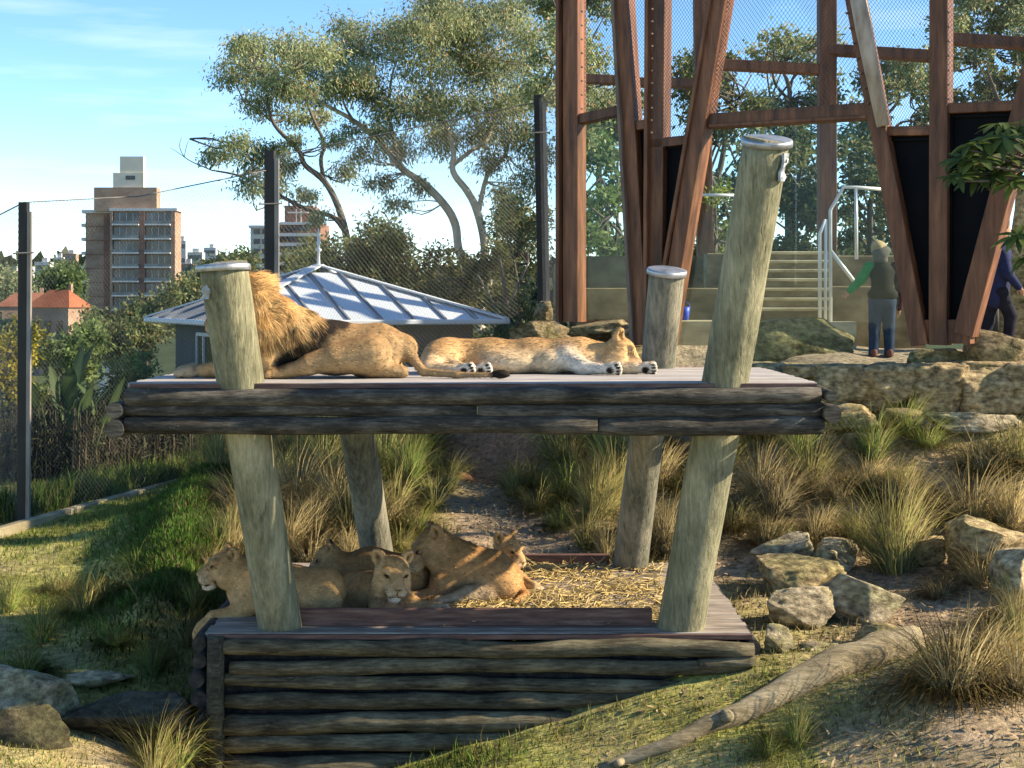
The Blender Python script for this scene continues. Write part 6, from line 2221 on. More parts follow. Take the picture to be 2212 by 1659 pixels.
for i, (u0, u1, v0, v1, Y, n, lab) in enumerate([
        (690, 830, 490, 640, 40, 16, 'dark feathery scrub tree behind the hut roof finial'),
        (800, 960, 500, 660, 41, 17, 'dark scrub tree between the finial and the pale gum trunks'),
        (940, 1090, 560, 690, 39, 15, 'yellow-tinged scrub tree below the pale gum trunks'),
        (1060, 1170, 440, 690, 42, 18, 'dense dark tree against the tallest fence post'),
        (1000, 1170, 690, 790, 33, 14, 'low dark scrub between the hut eave and the rock terrace'),
        (600, 720, 560, 630, 60, 10, 'low dark tree in front of the red apartment block')]):
    um = (u0 + u1) / 2
    px_tree('scrub_tree', lab, Y, (um, 800), [([(um, 800), (um + 10, 680), (um - 5, 560)], [0.10, 0.08, 0.03]), ([(um, 690), (u0 + 30, 590)], [0.05, 0.02]), ([(um, 690), (u1 - 30, 570)], [0.05, 0.02])],
            blob_clumps(u0, u1, v0, v1, n, 30, 48, 70 + i), 2100, 0.15, 0.026, DARKG if i != 2 else [DARKG[0], np.array((0.13, 0.12, 0.035)), DARKG[2]], 0.2, M['bark_dark'], 20 + i, puffs=12)
# trees behind the pavilion
for i, (u0, u1, v0, v1, Y, n, lab, cols) in enumerate([
        (1150, 1330, -40, 330, 44, 22, 'loose gum crown rising behind the tallest fence post', GUM2),
        (1240, 1380, 120, 340, 50, 12, 'pale gum crown seen through the left frames of the pavilion', GUM2),
        (1250, 1370, 330, 640, 34, 20, 'bushy green tree behind the left glass panes', MIDG),
        (1480, 1640, 130, 560, 38, 26, 'leafy tree seen through the middle of the pavilion', DARKG),
        (1620, 1790, 80, 300, 46, 18, 'pale gum crown above the pavilion cross beam', GUM2),
        (1640, 1800, 290, 560, 40, 22, 'dark twisted tree behind the concrete steps', DARKG),
        (1800, 2030, 130, 330, 44, 20, 'gum crown behind the peeled pole of the pavilion', GUM2),
        (1800, 1960, 330, 560, 40, 14, 'open tree with crooked branches behind the handrail', DARKG),
        (2040, 2260, -20, 130, 46, 16, 'gum crown above the black panels at the pavilion end', GUM2),
        (2040, 2300, 110, 420, 36, 24, 'dark dense tree behind the end frames of the pavilion', DARKG)]):
    um = (u0 + u1) / 2
    rr = random.Random(200 + i)
    limbs = [([(um, 720), (um + rr.uniform(-20, 20), (v0 + v1) / 2 + 90), (um, (v0 + v1) / 2), (um + rr.uniform(-40, 40), v0 + 40)], [0.16, 0.12, 0.09, 0.03])]
    for _ in range(5):
        vv = rr.uniform((v0 + v1) / 2, v1)
        limbs.append(([(um, vv), (um + rr.uniform(-50, 50), vv - 40), (rr.uniform(u0, u1), rr.uniform(v0, vv - 30))], [0.07, 0.05, 0.02]))
    px_tree('backdrop_tree', lab, Y, (um, 720), limbs, blob_clumps(u0, u1, v0, v1, n, 28, 50, 90 + i), 1500, 0.17, 0.042, cols, 0.6, M['bark_dark'], 40 + i, puffs=11, group='trees behind the pavilion')
px_tree('lime_shrub', 'lime green shrub lit by sun beside the rear column', 27.5, (1545, 620), [([(1545, 640), (1548, 520), (1545, 400)], [0.03, 0.025, 0.01])],
        blob_clumps(1525, 1575, 390, 540, 9, 18, 28, 5), 2600, 0.10, 0.024, BRIGHT, 0.3, M['bark_dark'], 61, cat='shrub')

# shrubs below the fence on the town side
for i, (u0, u1, v0, v1, Y, n, lab, cols, L) in enumerate([
        (-20, 60, 700, 860, 25, 12, 'shrub with yellow blossom beside the outer fence post', YELLOW, 0.09),
        (-40, 60, 680, 760, 44, 8, 'grey-green bush behind the outer fence post', GUM2, 0.14),
        (60, 200, 700, 820, 30, 12, 'dark green shrub above the broad banana-like leaves', MIDG, 0.13),
        (180, 330, 700, 780, 40, 14, 'rounded dark shrub in front of the apartment tower', DARKG, 0.14),
        (230, 330, 770, 900, 25.5, 14, 'glossy green shrub beside the hut wall', MIDG, 0.11),
        (40, 240, 830, 930, 26, 16, 'low leafy shrub under the banana-like leaves', MIDG, 0.10),
        (190, 400, 665, 700, 75, 12, 'dark round tree at the foot of the apartment tower', DARKG, 0.25),
        (385, 470, 620, 670, 70, 9, 'small dark tree peeping over the hut roof edge', DARKG, 0.22),
        (440, 545, 560, 610, 150, 9, 'dark broad tree on the skyline behind the capped post', DARKG, 0.5),
        (95, 150, 590, 625, 170, 7, 'round street tree among the distant houses', MIDG, 0.5),
        (-10, 30, 600, 650, 150, 7, 'hazy tree beyond the outer fence netting', GUM2, 0.45)]):
    um = (u0 + u1) / 2
    px_tree('shrub' if Y < 45 else 'street_tree', lab, Y, (um, v1 + 60), [([(um, v1 + 70), (um + 6, v1), (um, (v0 + v1) / 2)], [0.05 * Y / 30, 0.04 * Y / 30, 0.015 * Y / 30])],
            blob_clumps(u0, u1, v0, v1, n, 26, 42, 130 + i), 2300 * (0.12 / L) ** 1.6 if Y > 60 else 2300, L, L * 0.26, cols, 0.2, M['bark_dark'], 80 + i, puffs=11, cat='shrub' if Y < 45 else 'tree', ry=0.5 if Y < 60 else 1.0)

# far wooded ridge
def ridge_woods():
    rng = np.random.default_rng(5)
    n = 1500
    x = rng.uniform(-420, 420, n); y = rng.uniform(330, 800, n)
    z = ground_z(x, y)
    Vs, Fs, Cs = [], [], []
    base = 0
    for k in range(n):
        r = rng.uniform(3, 7)
        m = 16
        u = rng.normal(0, 1, (m, 3)); u /= np.linalg.norm(u, axis=1)[:, None]; u[:, 2] = np.abs(u[:, 2])
        p = np.array((x[k], y[k], z[k] + 1.5)) + u * np.array((r, r, r * 1.1))
        c = (np.array((0.030, 0.045, 0.022)) + rng.uniform(0, 1) * np.array((0.05, 0.055, 0.02))) * rng.uniform(0.8, 1.2, (m, 1))
        V, F, C = leaf_arrays(p - u * 1.0, rng.normal(0, 1, (m, 3)), u + rng.normal(0, 0.3, (m, 3)), np.full(m, r * 1.4), np.full(m, r * 0.5), c)
        Vs.append(V); Fs.append(F + base); Cs.append(C); base += len(V)
    o = link('woodland', npmesh('woodland', np.concatenate(Vs), np.concatenate(Fs), np.concatenate(Cs).astype(np.float32)), M['leaf'])
    tag(rebase(o), 'far wooded ridge behind the town, a single mass of trees', 'woodland', kind='stuff')


ridge_woods()

# ------------------------------------------------------------------ banana-like clump (strelitzia)
def paddle_leaf(L, Wd, bend, seed):
    r = random.Random(seed)
    n = 10
    Lf, Rt, Md = [], [], []
    for i in range(n + 1):
        t = i / n
        w = Wd * math.sin(math.pi * min(1, t * 0.94 + 0.05)) ** 0.7 * (1 - 0.25 * t)
        x = bend * t * t * L * 0.5
        z = L * (t - 0.22 * bend * t * t)
        Md.append((x, 0, z)); Lf.append((x - 0.10 * w, -w, z + 0.25 * w + r.uniform(-.01, .01))); Rt.append((x - 0.10 * w, w, z + 0.25 * w + r.uniform(-.01, .01)))
    V = np.array(Lf + Md + Rt)
    F = [(i, i + 1, n + 1 + i + 1, n + 1 + i) for i in range(n)] + [(n + 1 + i, n + 2 + i, 2 * n + 3 + i, 2 * n + 2 + i) for i in range(n)]
    c = np.tile(np.array((0.045, 0.085, 0.030)), (len(V), 1))
    c[n + 1:2 * n + 2] = (0.09, 0.13, 0.05)
    return V, np.array(F), c


def strelitzia():
    b = GP(W(165, 0, 23.2).x, 23.2)
    t = thing('banana_like_plant', b, 'clump of upright broad paddle leaves below the fence netting', 'plant')
    rr = random.Random(4)
    meshes = []
    for k in range(4):
        V, F, C = paddle_leaf(1.0, 0.115, (0.5, 0.9, 0.3, 1.2)[k], k)
        me = npmesh('leaf', V, F, C.astype(np.float32)); me.materials.append(M['leaf']); meshes.append(me)
    mb = MB()
    for k in range(17):
        a = rr.uniform(0, 2 * math.pi); ln = rr.uniform(0.05, 0.5)
        p0 = Vector((rr.uniform(-.35, .35), rr.uniform(-.25, .25), 0))
        d = Vector((math.cos(a) * math.sin(ln), math.sin(a) * math.sin(ln), math.cos(ln)))
        h = rr.uniform(0.5, 1.35)
        q = p0 + d * h
        mb.tube([b + p0, b + q], [0.022, 0.014], 6, col=(0.07, 0.10, 0.035))
        o = bpy.data.objects.new('leaf', meshes[k % 4]); COL.objects.link(o); o.parent = t
        o.location = q - d * 0.05
        s = rr.uniform(0.7, 1.15)
        o.scale = (s, s, s)
        o.rotation_euler = (Matrix.Rotation(a, 3, 'Z') @ Matrix.Rotation(ln, 3, 'Y')).to_euler()
    mb.build('leaf_stalks', M['leaf'], t, smooth=True, colors=True)


strelitzia()

# ------------------------------------------------------------------ leafy branch reaching in beside the pavilion end
def rosette_tree():
    Y = 16.6
    base = GP(W(2420, 0, Y).x, Y)
    t = thing('rosette_tree', base, 'small tree with rosettes of long glossy leaves reaching in by the pavilion end', 'tree')
    rr = random.Random(9)
    n = 7
    meshes = []
    for k in range(3):
        L, wd, bend = (0.27, 0.30, 0.25)[k], (0.043, 0.047, 0.040)[k], (0.15, 0.35, 0.55)[k]
        Lf, Md, Rt = [], [], []
        for i in range(n + 1):
            s = i / n
            w = wd * math.sin(math.pi * (0.06 + 0.92 * s ** 1.25)) ** 0.8
            z = -bend * L * s * s
            Md.append((L * s, 0, z)); Lf.append((L * s, -w, z + 0.25 * w)); Rt.append((L * s, w, z + 0.25 * w))
        V = np.array(Lf + Md + Rt)
        F = [(i, i + 1, n + 2 + i, n + 1 + i) for i in range(n)] + [(n + 1 + i, n + 2 + i, 2 * n + 3 + i, 2 * n + 2 + i) for i in range(n)]
        c = np.tile(np.array(((0.060, 0.095, 0.022), (0.085, 0.12, 0.03), (0.04, 0.07, 0.02))[k]), (len(V), 1)); c[n + 1:2 * n + 2] *= 1.4
        me = npmesh('leaf', V, np.array(F), c.astype(np.float32)); me.materials.append(M['leaf']); me.polygons.foreach_set('use_smooth', [True] * len(me.polygons)); meshes.append(me)
    spots = [(2080, 345), (2098, 318), (2112, 385), (2140, 345), (2160, 275), (2068, 385), (2118, 350), (2170, 305), (2150, 385), (2205, 345), (2088, 372), (2205, 280), (2190, 400), (2130, 310), (2235, 310), (2240, 400), (2200, 515), (2222, 560), (2260, 250), (2175, 350)]
    mb = MB()
    trunk = [base, base + Vector((-0.1, 0, 1.6)), W(2390, 480, Y), W(2340, 360, Y)]
    P, R = limb_path(trunk, [0.11, 0.09, 0.07, 0.05]); mb.tube(P, R, 8)
    for j, (u, v) in enumerate(spots):
        c = W(u, v, Y + rr.uniform(-0.35, 0.35))
        st = Vector(P[rr.randrange(len(P) // 2, len(P))])
        st = W(2340, 360, Y) if v < 450 else W(2390, 480, Y)
        PP, RR = limb_path([st, (st + c) / 2 + Vector((0, 0, -0.08)), c - Vector((0.02, 0, 0.03))], [0.03, 0.02, 0.012], 3); mb.tube(PP, RR, 6)
        ax = Vector((rr.uniform(-.5, .1), rr.uniform(-.6, .1), 1)).normalized()
        q = ax.to_track_quat('Z', 'X').to_matrix()
        for i in range(13):
            a = i * 2.399; tl = -1.15 + 0.11 * i * 0.9
            o = bpy.data.objects.new('leaf', meshes[(i + j) % 3]); COL.objects.link(o); o.parent = t
            o.location = c + ax * (0.004 * i) - base
            s = rr.uniform(0.8, 1.15); o.scale = (s, s, s)
            o.rotation_euler = (q @ Matrix.Rotation(a, 3, 'Z') @ Matrix.Rotation(min(tl + 0.95, 0.25) - 0.25, 3, 'Y')).to_euler()
    mb.build('trunk', M['bark_dark'], t, smooth=True)


rosette_tree()

# ------------------------------------------------------------------ grass tussocks
def tussock_mesh(name, n, H, spread, base_r, w, cols, seed, upright=0.5):
    rng = np.random.default_rng(seed)
    a = rng.uniform(0, 2 * np.pi, n); rb = base_r * np.sqrt(rng.uniform(0, 1, n))
    a0 = a + rng.normal(0, 0.5, n)
    p = np.stack([np.cos(a0) * rb, np.sin(a0) * rb, np.zeros(n) - 0.03], -1)
    lean = np.clip(rng.gamma(2.0, 0.5, n) * (1 - upright) * spread + 0.04, 0, 1.25)
    L = H * rng.uniform(0.45, 1.2, n)
    cur = rng.uniform(0.35, 1.3, n) * spread
    hd = np.stack([np.cos(a), np.sin(a), np.zeros(n)], -1)
    sd = np.stack([-np.sin(a), np.cos(a), np.zeros(n)], -1)
    K = 5
    rows = []
    pos = p.copy(); ang = lean.copy()
    tw = rng.uniform(0.55, 1.2, n) * w
    for k in range(K):
        ww = tw * (1.0, 0.95, 0.8, 0.5, 0.08)[k]
        tilt = sd * 0.8 + hd * 0.2
        rows += [pos - sd * ww[:, None], pos + sd * ww[:, None]]
        d = hd * np.sin(ang)[:, None] + np.array((0, 0, 1)) * np.cos(ang)[:, None]
        pos = pos + d * (L / (K - 1))[:, None]
        ang = ang + cur * 0.42 * (0.5 + 0.5 * k)
        ang = np.minimum(ang, 2.5)
    V = np.stack(rows, 1).reshape(-1, 3)
    b = (np.arange(n) * 2 * K)[:, None]
    F = np.concatenate([b + np.array([[2 * k, 2 * k + 1, 2 * k + 3, 2 * k + 2]]) for k in range(K - 1)])
    m = rng.uniform(0, 1, n)[:, None] ** 1.0
    c = cols[0] * (1 - m) + cols[1] * m
    c = c * rng.uniform(0.65, 1.25, (n, 1))
    dead = rng.uniform(0, 1, n) < 0.25
    c[dead] = np.array((0.36, 0.28, 0.14)) * rng.uniform(0.6, 1.1, (dead.sum(), 1))
    C = np.repeat(c, 2 * K, 0).reshape(n, K, 2, 3)
    tipc = np.array((0.34, 0.27, 0.12))
    for k in range(K):
        f = 0.45 * (k / (K - 1)) ** 2
        C[:, k] = C[:, k] * (1 - f) + tipc * f
    N = np.repeat(hd * 0.55 + np.array((0, 0, 0.8)), 2 * K, 0) + rng.normal(0, 0.15, (n * 2 * K, 3))
    N /= np.linalg.norm(N, axis=1)[:, None]
    me = npmesh(name, V, F, np.clip(C.reshape(-1, 3), 0, 1).astype(np.float32), N)
    me.materials.append(M['grass'])
    return me


GRN = (np.array((0.055, 0.095, 0.022)), np.array((0.17, 0.20, 0.05)))
GRN = tuple(c * 2.6 for c in GRN)
MIX = (np.array((0.10, 0.11, 0.035)), np.array((0.30, 0.27, 0.10)))
MIX = tuple(c * 2.2 for c in MIX)
DRY = (np.array((0.20, 0.155, 0.075)), np.array((0.46, 0.37, 0.19)))
DRY = tuple(c * 1.7 for c in DRY)
BRN = (np.array((0.19, 0.155, 0.085)), np.array((0.42, 0.35, 0.20)))
BRN = tuple(c * 1.6 for c in BRN)
TM = {}
for nm, cols in (('green', GRN), ('mixed', MIX), ('dry', DRY), ('brown', BRN)):
    TM[nm] = [tussock_mesh('grass_tussock', n_, h_, sp, br, w_, cols, 300 + 10 * j + len(nm), up)
              for j, (n_, h_, sp, br, w_, up) in enumerate(((620, 0.75, 0.95, 0.12, 0.0046, 0.35), (560, 0.78, 0.9, 0.11, 0.0046, 0.55), (640, 0.66, 1.15, 0.14, 0.0044, 0.15), (700, 0.55, 1.35, 0.18, 0.0042, 0.25), (300, 0.92, 0.8, 0.10, 0.0044, 0.45)))]
DESC = {'green': 'green grass tussock', 'mixed': 'yellow-green grass tussock', 'dry': 'dry straw-coloured grass tussock', 'brown': 'brown dead grass tussock'}
PLACE = {'L': 'on the bank left of the dirt trail', 'R': 'between the dirt trail and the leaning rear post', 'S': 'on the slope below the rock ledge', 'F': 'in the foreground by the fallen log', 'B': 'on the shaded bank beside the dark rock'}


ANCH = [('the top of the dirt trail', (1040, 960, 23.2)), ('the middle of the dirt trail', (1080, 1060, 19.0)), ('the foot of the dirt trail', (1120, 1180, 16.3)),
        ('the rear post nearest the hut', (800, 1190, 15.6)), ('the rear post nearest the pavilion', (1362, 1190, 15.6)), ('the end of the concrete edging', (420, 1040, 22.8)),
        ('the deck edge behind the young lions', (640, 1200, 15.8)), ('the dark ground cover', (430, 1150, 17.6)), ('the squared grey block', (1852, 1340, 13.6)),
        ('the lichen-yellow broken stone', (1800, 1210, 15.3)), ('the sunlit yellow boulder', (2115, 1200, 14.8)), ('the smooth pale grey boulder', (2205, 1262, 13.8)),
        ('the rounded stone under the ledge', (1860, 955, 17.9)), ('the long low stone under the ledge', (2080, 930, 18.1)), ('the right end of the upper deck', (1640, 960, 18.5)),
        ('the thick end of the fallen log', (2000, 1420, 12.2)), ('the dark overhanging rock', (250, 1600, 12.0)), ('the tall yellow weed', (290, 1400, 14.2)),
        ('the corner stake of the log wall', (400, 1500, 12.6)), ('the open lawn', (120, 1300, 15.4)), ('the bare slope', (1760, 1080, 17.0)), ('the hut wall', (660, 960, 22.0)),
        ('the grey rocks under the glass', (1290, 960, 20.6)), ('the mulch patch', (900, 960, 22.0))]
ANCH = [(n, W(*q)) for n, q in ANCH]


def tussock(u, v, Y, kind, size, where, rr, label=None, var=None):
    x = (u - U0) / FPX * Y
    o = bpy.data.objects.new('grass_tussock', TM[kind][rr.randrange(5) if var is None else var])
    COL.objects.link(o)
    o.location = GP(x, Y, -0.01)
    o.rotation_euler = (rr.uniform(-.08, .08), rr.uniform(-.08, .08), rr.uniform(0, 6.28))
    size *= 1.12
    o.scale = (size * rr.uniform(.9, 1.15), size * rr.uniform(.9, 1.15), size * rr.uniform(.85, 1.1))
    if not label:
        near = min(ANCH, key=lambda a: (a[1].x - x) ** 2 + (a[1].y - Y) ** 2)[0]
        big = 'small ' if size < 0.78 else 'large ' if size > 1.1 else ''
        label = big + DESC[kind] + ' near ' + near
    tag(o, label, 'grass', 'grass tussocks on the banks and slopes')


rr = random.Random(33)
tussock(2062, 1540, 11.2, 'dry', 1.02, 'F', rr, 'big dry straw tussock drooping over the thick end of the fallen log', 2)
tussock(2075, 1530, 11.3, 'dry', 0.9, 'F', rr, 'second dry tussock grown into the big one by the fallen log', 3)
tussock(1722, 1598, 11.0, 'green', 0.42, 'F', rr, 'bright green grass tuft in front of the fallen log')
tussock(1660, 1612, 10.95, 'green', 0.35, 'F', rr, 'little green grass tuft beside the stub of the fallen log')
tussock(1935, 1235, 15.0, 'mixed', 1.25, 'S', rr, 'large yellow-green tussock right behind the squared grey block')
tussock(2095, 1110, 16.3, 'dry', 1.35, 'S', rr, 'tall feathery dry tussock above the sunlit yellow boulder')
for u, v, Y, k, s, w in [
        (1760, 1150, 16.0, 'dry', .7, 'S'), (1640, 1062, 17.2, 'dry', .85, 'S'), (1662, 1150, 16.0, 'dry', .75, 'S'), (1722, 1012, 17.9, 'green', .9, 'S'), (1640, 965, 18.5, 'mixed', .8, 'S'), (1885, 1005, 17.7, 'green', .8, 'S'),
        (2000, 990, 17.9, 'green', .7, 'S'), (2130, 1030, 17.3, 'dry', 1.0, 'S'), (2195, 1010, 17.3, 'mixed', 1.0, 'S'), (1580, 1130, 16.6, 'mixed', .8, 'S'), (1570, 1010, 18.2, 'mixed', .8, 'S'), (1815, 1080, 16.9, 'dry', .6, 'S'),
        (1950, 1090, 16.7, 'brown', .8, 'S'), (2180, 1120, 16.0, 'dry', .8, 'S'), (1760, 1075, 17.1, 'brown', .6, 'S'), (1690, 1190, 15.9, 'mixed', .5, 'S'), (2200, 1330, 12.9, 'brown', .8, 'S'), (2120, 1260, 14.2, 'dry', .7, 'S'),
        (2030, 1280, 14.0, 'brown', .55, 'S'), (2190, 1490, 11.2, 'brown', .9, 'F'), (2205, 1420, 11.8, 'mixed', .8, 'F'), (2140, 1450, 11.6, 'dry', .7, 'F'), (1500, 1080, 17.6, 'mixed', .85, 'S'), (1850, 1160, 15.9, 'mixed', .6, 'S'),
        (1220, 1062, 18.3, 'green', 1.0, 'R'), (1150, 1010, 19.8, 'mixed', 1.0, 'R'), (1290, 1120, 17.2, 'mixed', .9, 'R'), (1330, 1010, 19.0, 'green', 1.1, 'R'), (1268, 1185, 16.3, 'mixed', .7, 'R'), (1380, 1150, 16.4, 'brown', .8, 'R'),
        (1215, 985, 20.3, 'mixed', 1.1, 'R'), (1300, 965, 20.4, 'green', 1.1, 'R'), (1110, 1048, 18.9, 'mixed', .7, 'R'), (1160, 1090, 17.9, 'mixed', .7, 'R'), (1330, 1075, 17.8, 'mixed', .9, 'R'), (1420, 1050, 18.0, 'dry', .9, 'R'),
        (1250, 1020, 19.2, 'green', 1.0, 'R'), (1400, 980, 19.3, 'mixed', 1.0, 'R'), (1210, 1130, 17.1, 'green', .6, 'R'), (1450, 1180, 16.0, 'brown', .7, 'R'), (1310, 1200, 15.9, 'dry', .5, 'R'),
        (880, 1030, 19.6, 'green', 1.0, 'L'), (920, 985, 21.0, 'mixed', 1.1, 'L'), (850, 1090, 18.0, 'mixed', .9, 'L'), (900, 1135, 17.1, 'green', .8, 'L'), (700, 1005, 20.2, 'mixed', 1.1, 'L'), (640, 1085, 18.4, 'dry', 1.1, 'L'),
        (690, 1160, 16.8, 'brown', 1.1, 'L'), (745, 1150, 17.0, 'brown', 1.0, 'L'), (620, 1185, 16.2, 'dry', .9, 'L'), (660, 970, 21.3, 'green', 1.1, 'L'), (780, 980, 21.1, 'mixed', 1.2, 'L'), (560, 1060, 18.9, 'mixed', 1.0, 'L'),
        (520, 1120, 17.5, 'brown', 1.0, 'L'), (560, 1185, 16.2, 'brown', 1.0, 'L'), (935, 1085, 18.2, 'mixed', .8, 'L'), (965, 1040, 19.2, 'mixed', .7, 'L'), (720, 1080, 18.3, 'dry', 1.1, 'L'), (800, 1120, 17.3, 'brown', 1.0, 'L'),
        (860, 1170, 16.5, 'mixed', .7, 'L'), (770, 1060, 18.8, 'mixed', 1.0, 'L'), (830, 1010, 20.2, 'mixed', 1.1, 'L'), (600, 1010, 20.0, 'mixed', 1.1, 'L'), (520, 1010, 20.4, 'green', 1.1, 'L'), (500, 1150, 16.9, 'mixed', .7, 'L'),
        (500, 1200, 16.0, 'dry', .7, 'L'), (930, 950, 22.3, 'green', 1.0, 'L'), (470, 1060, 19.4, 'mixed', .9, 'L'), (440, 1000, 21.5, 'green', .8, 'L'), (670, 1200, 15.9, 'brown', .8, 'L'), (760, 1200, 15.9, 'brown', .8, 'L'),
        (380, 1600, 11.9, 'green', .75, 'B'), (330, 1640, 11.5, 'mixed', .6, 'B'), (400, 1420, 13.9, 'mixed', .5, 'B'), (300, 1340, 14.9, 'mixed', .5, 'B'), (420, 1350, 14.4, 'green', .5, 'B'), (250, 1420, 13.8, 'green', .6, 'B'),
        (180, 1330, 14.9, 'mixed', .6, 'B'), (90, 1400, 14.0, 'green', .6, 'B'), (290, 1290, 15.6, 'green', .5, 'B'), (20, 1330, 14.9, 'green', .5, 'B'), (330, 1450, 13.4, 'green', .5, 'B'), (210, 1300, 15.3, 'mixed', .6, 'B'), (390, 1500, 12.9, 'mixed', .5, 'B'),
        (130, 1270, 15.7, 'mixed', .5, 'B'), (60, 1460, 13.2, 'green', .5, 'B'), (455, 1275, 15.3, 'dry', .5, 'B'), (470, 1230, 15.9, 'green', .5, 'B')]:
    tussock(u, v, Y, k, s, w, rr)

for _ in range(46):
    w_ = rr.choice('LLRRS')
    if w_ == 'L': u, Y = rr.uniform(470, 980), rr.uniform(16.2, 22.5)
    elif w_ == 'R': u, Y = rr.uniform(1130, 1480), rr.uniform(16.0, 20.8)
    else: u, Y = rr.uniform(1560, 2230), rr.uniform(15.8, 18.2)
    x_ = (u - U0) / FPX * Y
    if float(seg_dist(np.array([x_]), np.array([Y]), TRAIL)[0]) < 1.0: continue
    tussock(u, 0, Y, rr.choice(['green', 'mixed', 'mixed', 'dry', 'brown']), rr.uniform(0.5, 1.0), w_, rr)

# pale yellow weed on the bank
wd = thing('tall_weed', GP(W(235, 0, 14.4).x, 14.4), 'tall weed with a pale yellow head on the shaded bank', 'plant')
mb = MB(); b0 = GP(W(300, 0, 14.2).x, 14.2); top = W(232, 1225, 14.2)
rng = np.random.default_rng(8)
P, R = limb_path([b0, b0.lerp(top, .5) + Vector((0.03, 0, 0.03)), top], [0.012, 0.009, 0.005]); mb.tube(P, R, 6, col=(0.22, 0.21, 0.07))
mb.build('stem', M['leaf'], wd, colors=True)
pp = np.array([tuple(P[i]) for i in rng.integers(6, len(P), 150)]) + rng.normal(0, 0.045, (150, 3))
V, F, C = leaf_arrays(pp, rng.normal(0, 1, (150, 3)) + np.array((-.3, 0, .8)), rng.normal(0, 1, (150, 3)), rng.uniform(.03, .08, 150), rng.uniform(.006, .011, 150), np.array((0.40, 0.36, 0.14)) * rng.uniform(.6, 1.2, (150, 1)))
link('flower_head', npmesh('flower_head', V, F, C.astype(np.float32)), M['leaf'], wd)['kind'] = 'stuff'


# ------------------------------------------------------------------ turf, ground cover, litter
def blades(x, y, H, w, col, rng, lean=0.5):
    n = len(x)
    z = ground_z(x, y)
    a = rng.uniform(0, 2 * np.pi, n)
    l = rng.normal(0, lean, n)
    p = np.stack([x, y, z - 0.008], -1)
    s = np.stack([np.cos(a), np.sin(a), np.zeros(n)], -1) * w[:, None]
    b2 = rng.uniform(0, 2 * np.pi, n)
    d = np.stack([np.cos(b2) * np.sin(l), np.sin(b2) * np.sin(l), np.abs(np.cos(l))], -1)
    d2 = d + np.stack([np.cos(b2), np.sin(b2), np.zeros(n)], -1) * 0.5
    m = p + d * (H * 0.55)[:, None]
    t = m + d2 / np.linalg.norm(d2, axis=1)[:, None] * (H * 0.5)[:, None]
    V = np.stack([p - s, p + s, m + s * 0.7, t, m - s * 0.7], 1).reshape(-1, 3)
    F = np.arange(n)[:, None] * 5
    Fq = F + np.array([[0, 1, 2, 4]]); Ft = F + np.array([[4, 2, 3, 3]])
    C = np.repeat(col, 5, 0)
    N = np.repeat(np.array([[0, 0, 1.0]]), len(V), 0) + rng.normal(0, 0.3, (len(V), 3))
    N /= np.linalg.norm(N, axis=1)[:, None]
    return V, Fq, Ft, C, N


def turf(name, x, y, h0, h1, w0, w1, cols, seed, label, lean=0.5):
    rng = np.random.default_rng(seed)
    n = len(x)
    m = np.clip(0.5 + 0.5 * vnoise(x, y, 1.4, 70 + seed) + rng.normal(0, 0.22, n), 0, 1)[:, None]
    col = 2.2 * (cols[0] * (1 - m) + cols[1] * m) * rng.uniform(0.7, 1.25, (n, 1))
    straw = rng.uniform(0, 1, n) < 0.12 + 0.12 * (vnoise(x, y, 0.9, 3) > 0.2)
    col[straw] = np.array((0.33, 0.26, 0.13)) * rng.uniform(0.6, 1.1, (straw.sum(), 1))
    V, Fq, Ft, C, N = blades(x, y, rng.uniform(h0, h1, n) * (0.7 + 0.5 * (0.5 + 0.5 * vnoise(x, y, 2.2, 4))), rng.uniform(w0, w1, n), col, rng, lean)
    # triangles as their own corners
    k = np.arange(n)[:, None] * 5
    F3 = np.concatenate([k + np.array([q]) for q in ([0, 1, 2], [0, 2, 4], [4, 2, 3])])
    me = npmesh(name, V, F3, np.clip(C, 0, 1).astype(np.float32), N)
    o = link(name, me, M['grass'])
    tag(rebase(o), label, 'grass', kind='stuff')


KERB = np.array([(p.x, p.y) for p in kp])


def scatter(n, poly, seed, yp=1.0, use_cover=True, thr=0.0):
    """even over the picture-side area: more where it is near"""
    rng = np.random.default_rng(seed)
    (x0, x1), (y0, y1) = poly
    y = y0 + (y1 - y0) * rng.uniform(0, 1, n) ** yp
    x = rng.uniform(x0, x1, n)
    inside = (x > LX0 - 0.12) & (x < LX1 + 0.1) & (y > 12.02) & (y < LY1 + 0.1)
    keep = ~inside
    if use_cover:
        keep &= rng.uniform(0, 1, n) < np.clip(cover(x, y) - thr, 0, 1)
    inv = (np.abs(x) / y < 0.36) & (seg_dist(x, y, KERB) > 0.16)
    keep &= inv
    return x[keep], y[keep]


x, y = scatter(42000, ((-4.6, 4.5), (9.6, 12.6)), 1)
turf('lawn_grass', x, y, 0.025, 0.085, 0.003, 0.006, (np.array((0.055, 0.085, 0.018)), np.array((0.20, 0.20, 0.055))), 1, 'short sunlit grass in the foreground below the log wall')
x, y = scatter(60000, ((-7.5, -1.0), (12.2, 22.6)), 2, 0.8)
turf('lawn_grass', x, y, 0.03, 0.10, 0.0035, 0.007, (np.array((0.050, 0.085, 0.016)), np.array((0.17, 0.18, 0.045))), 2, 'green lawn sloping from the concrete edging to the platform')
x, y = scatter(30000, ((-1.2, 6.6), (12.3, 18.9)), 3, 0.9, True, -0.06)
turf('slope_grass', x, y, 0.05, 0.16, 0.0035, 0.007, (np.array((0.085, 0.085, 0.03)), np.array((0.26, 0.21, 0.09))), 3, 'thin dry grass between the tussocks on the slope')
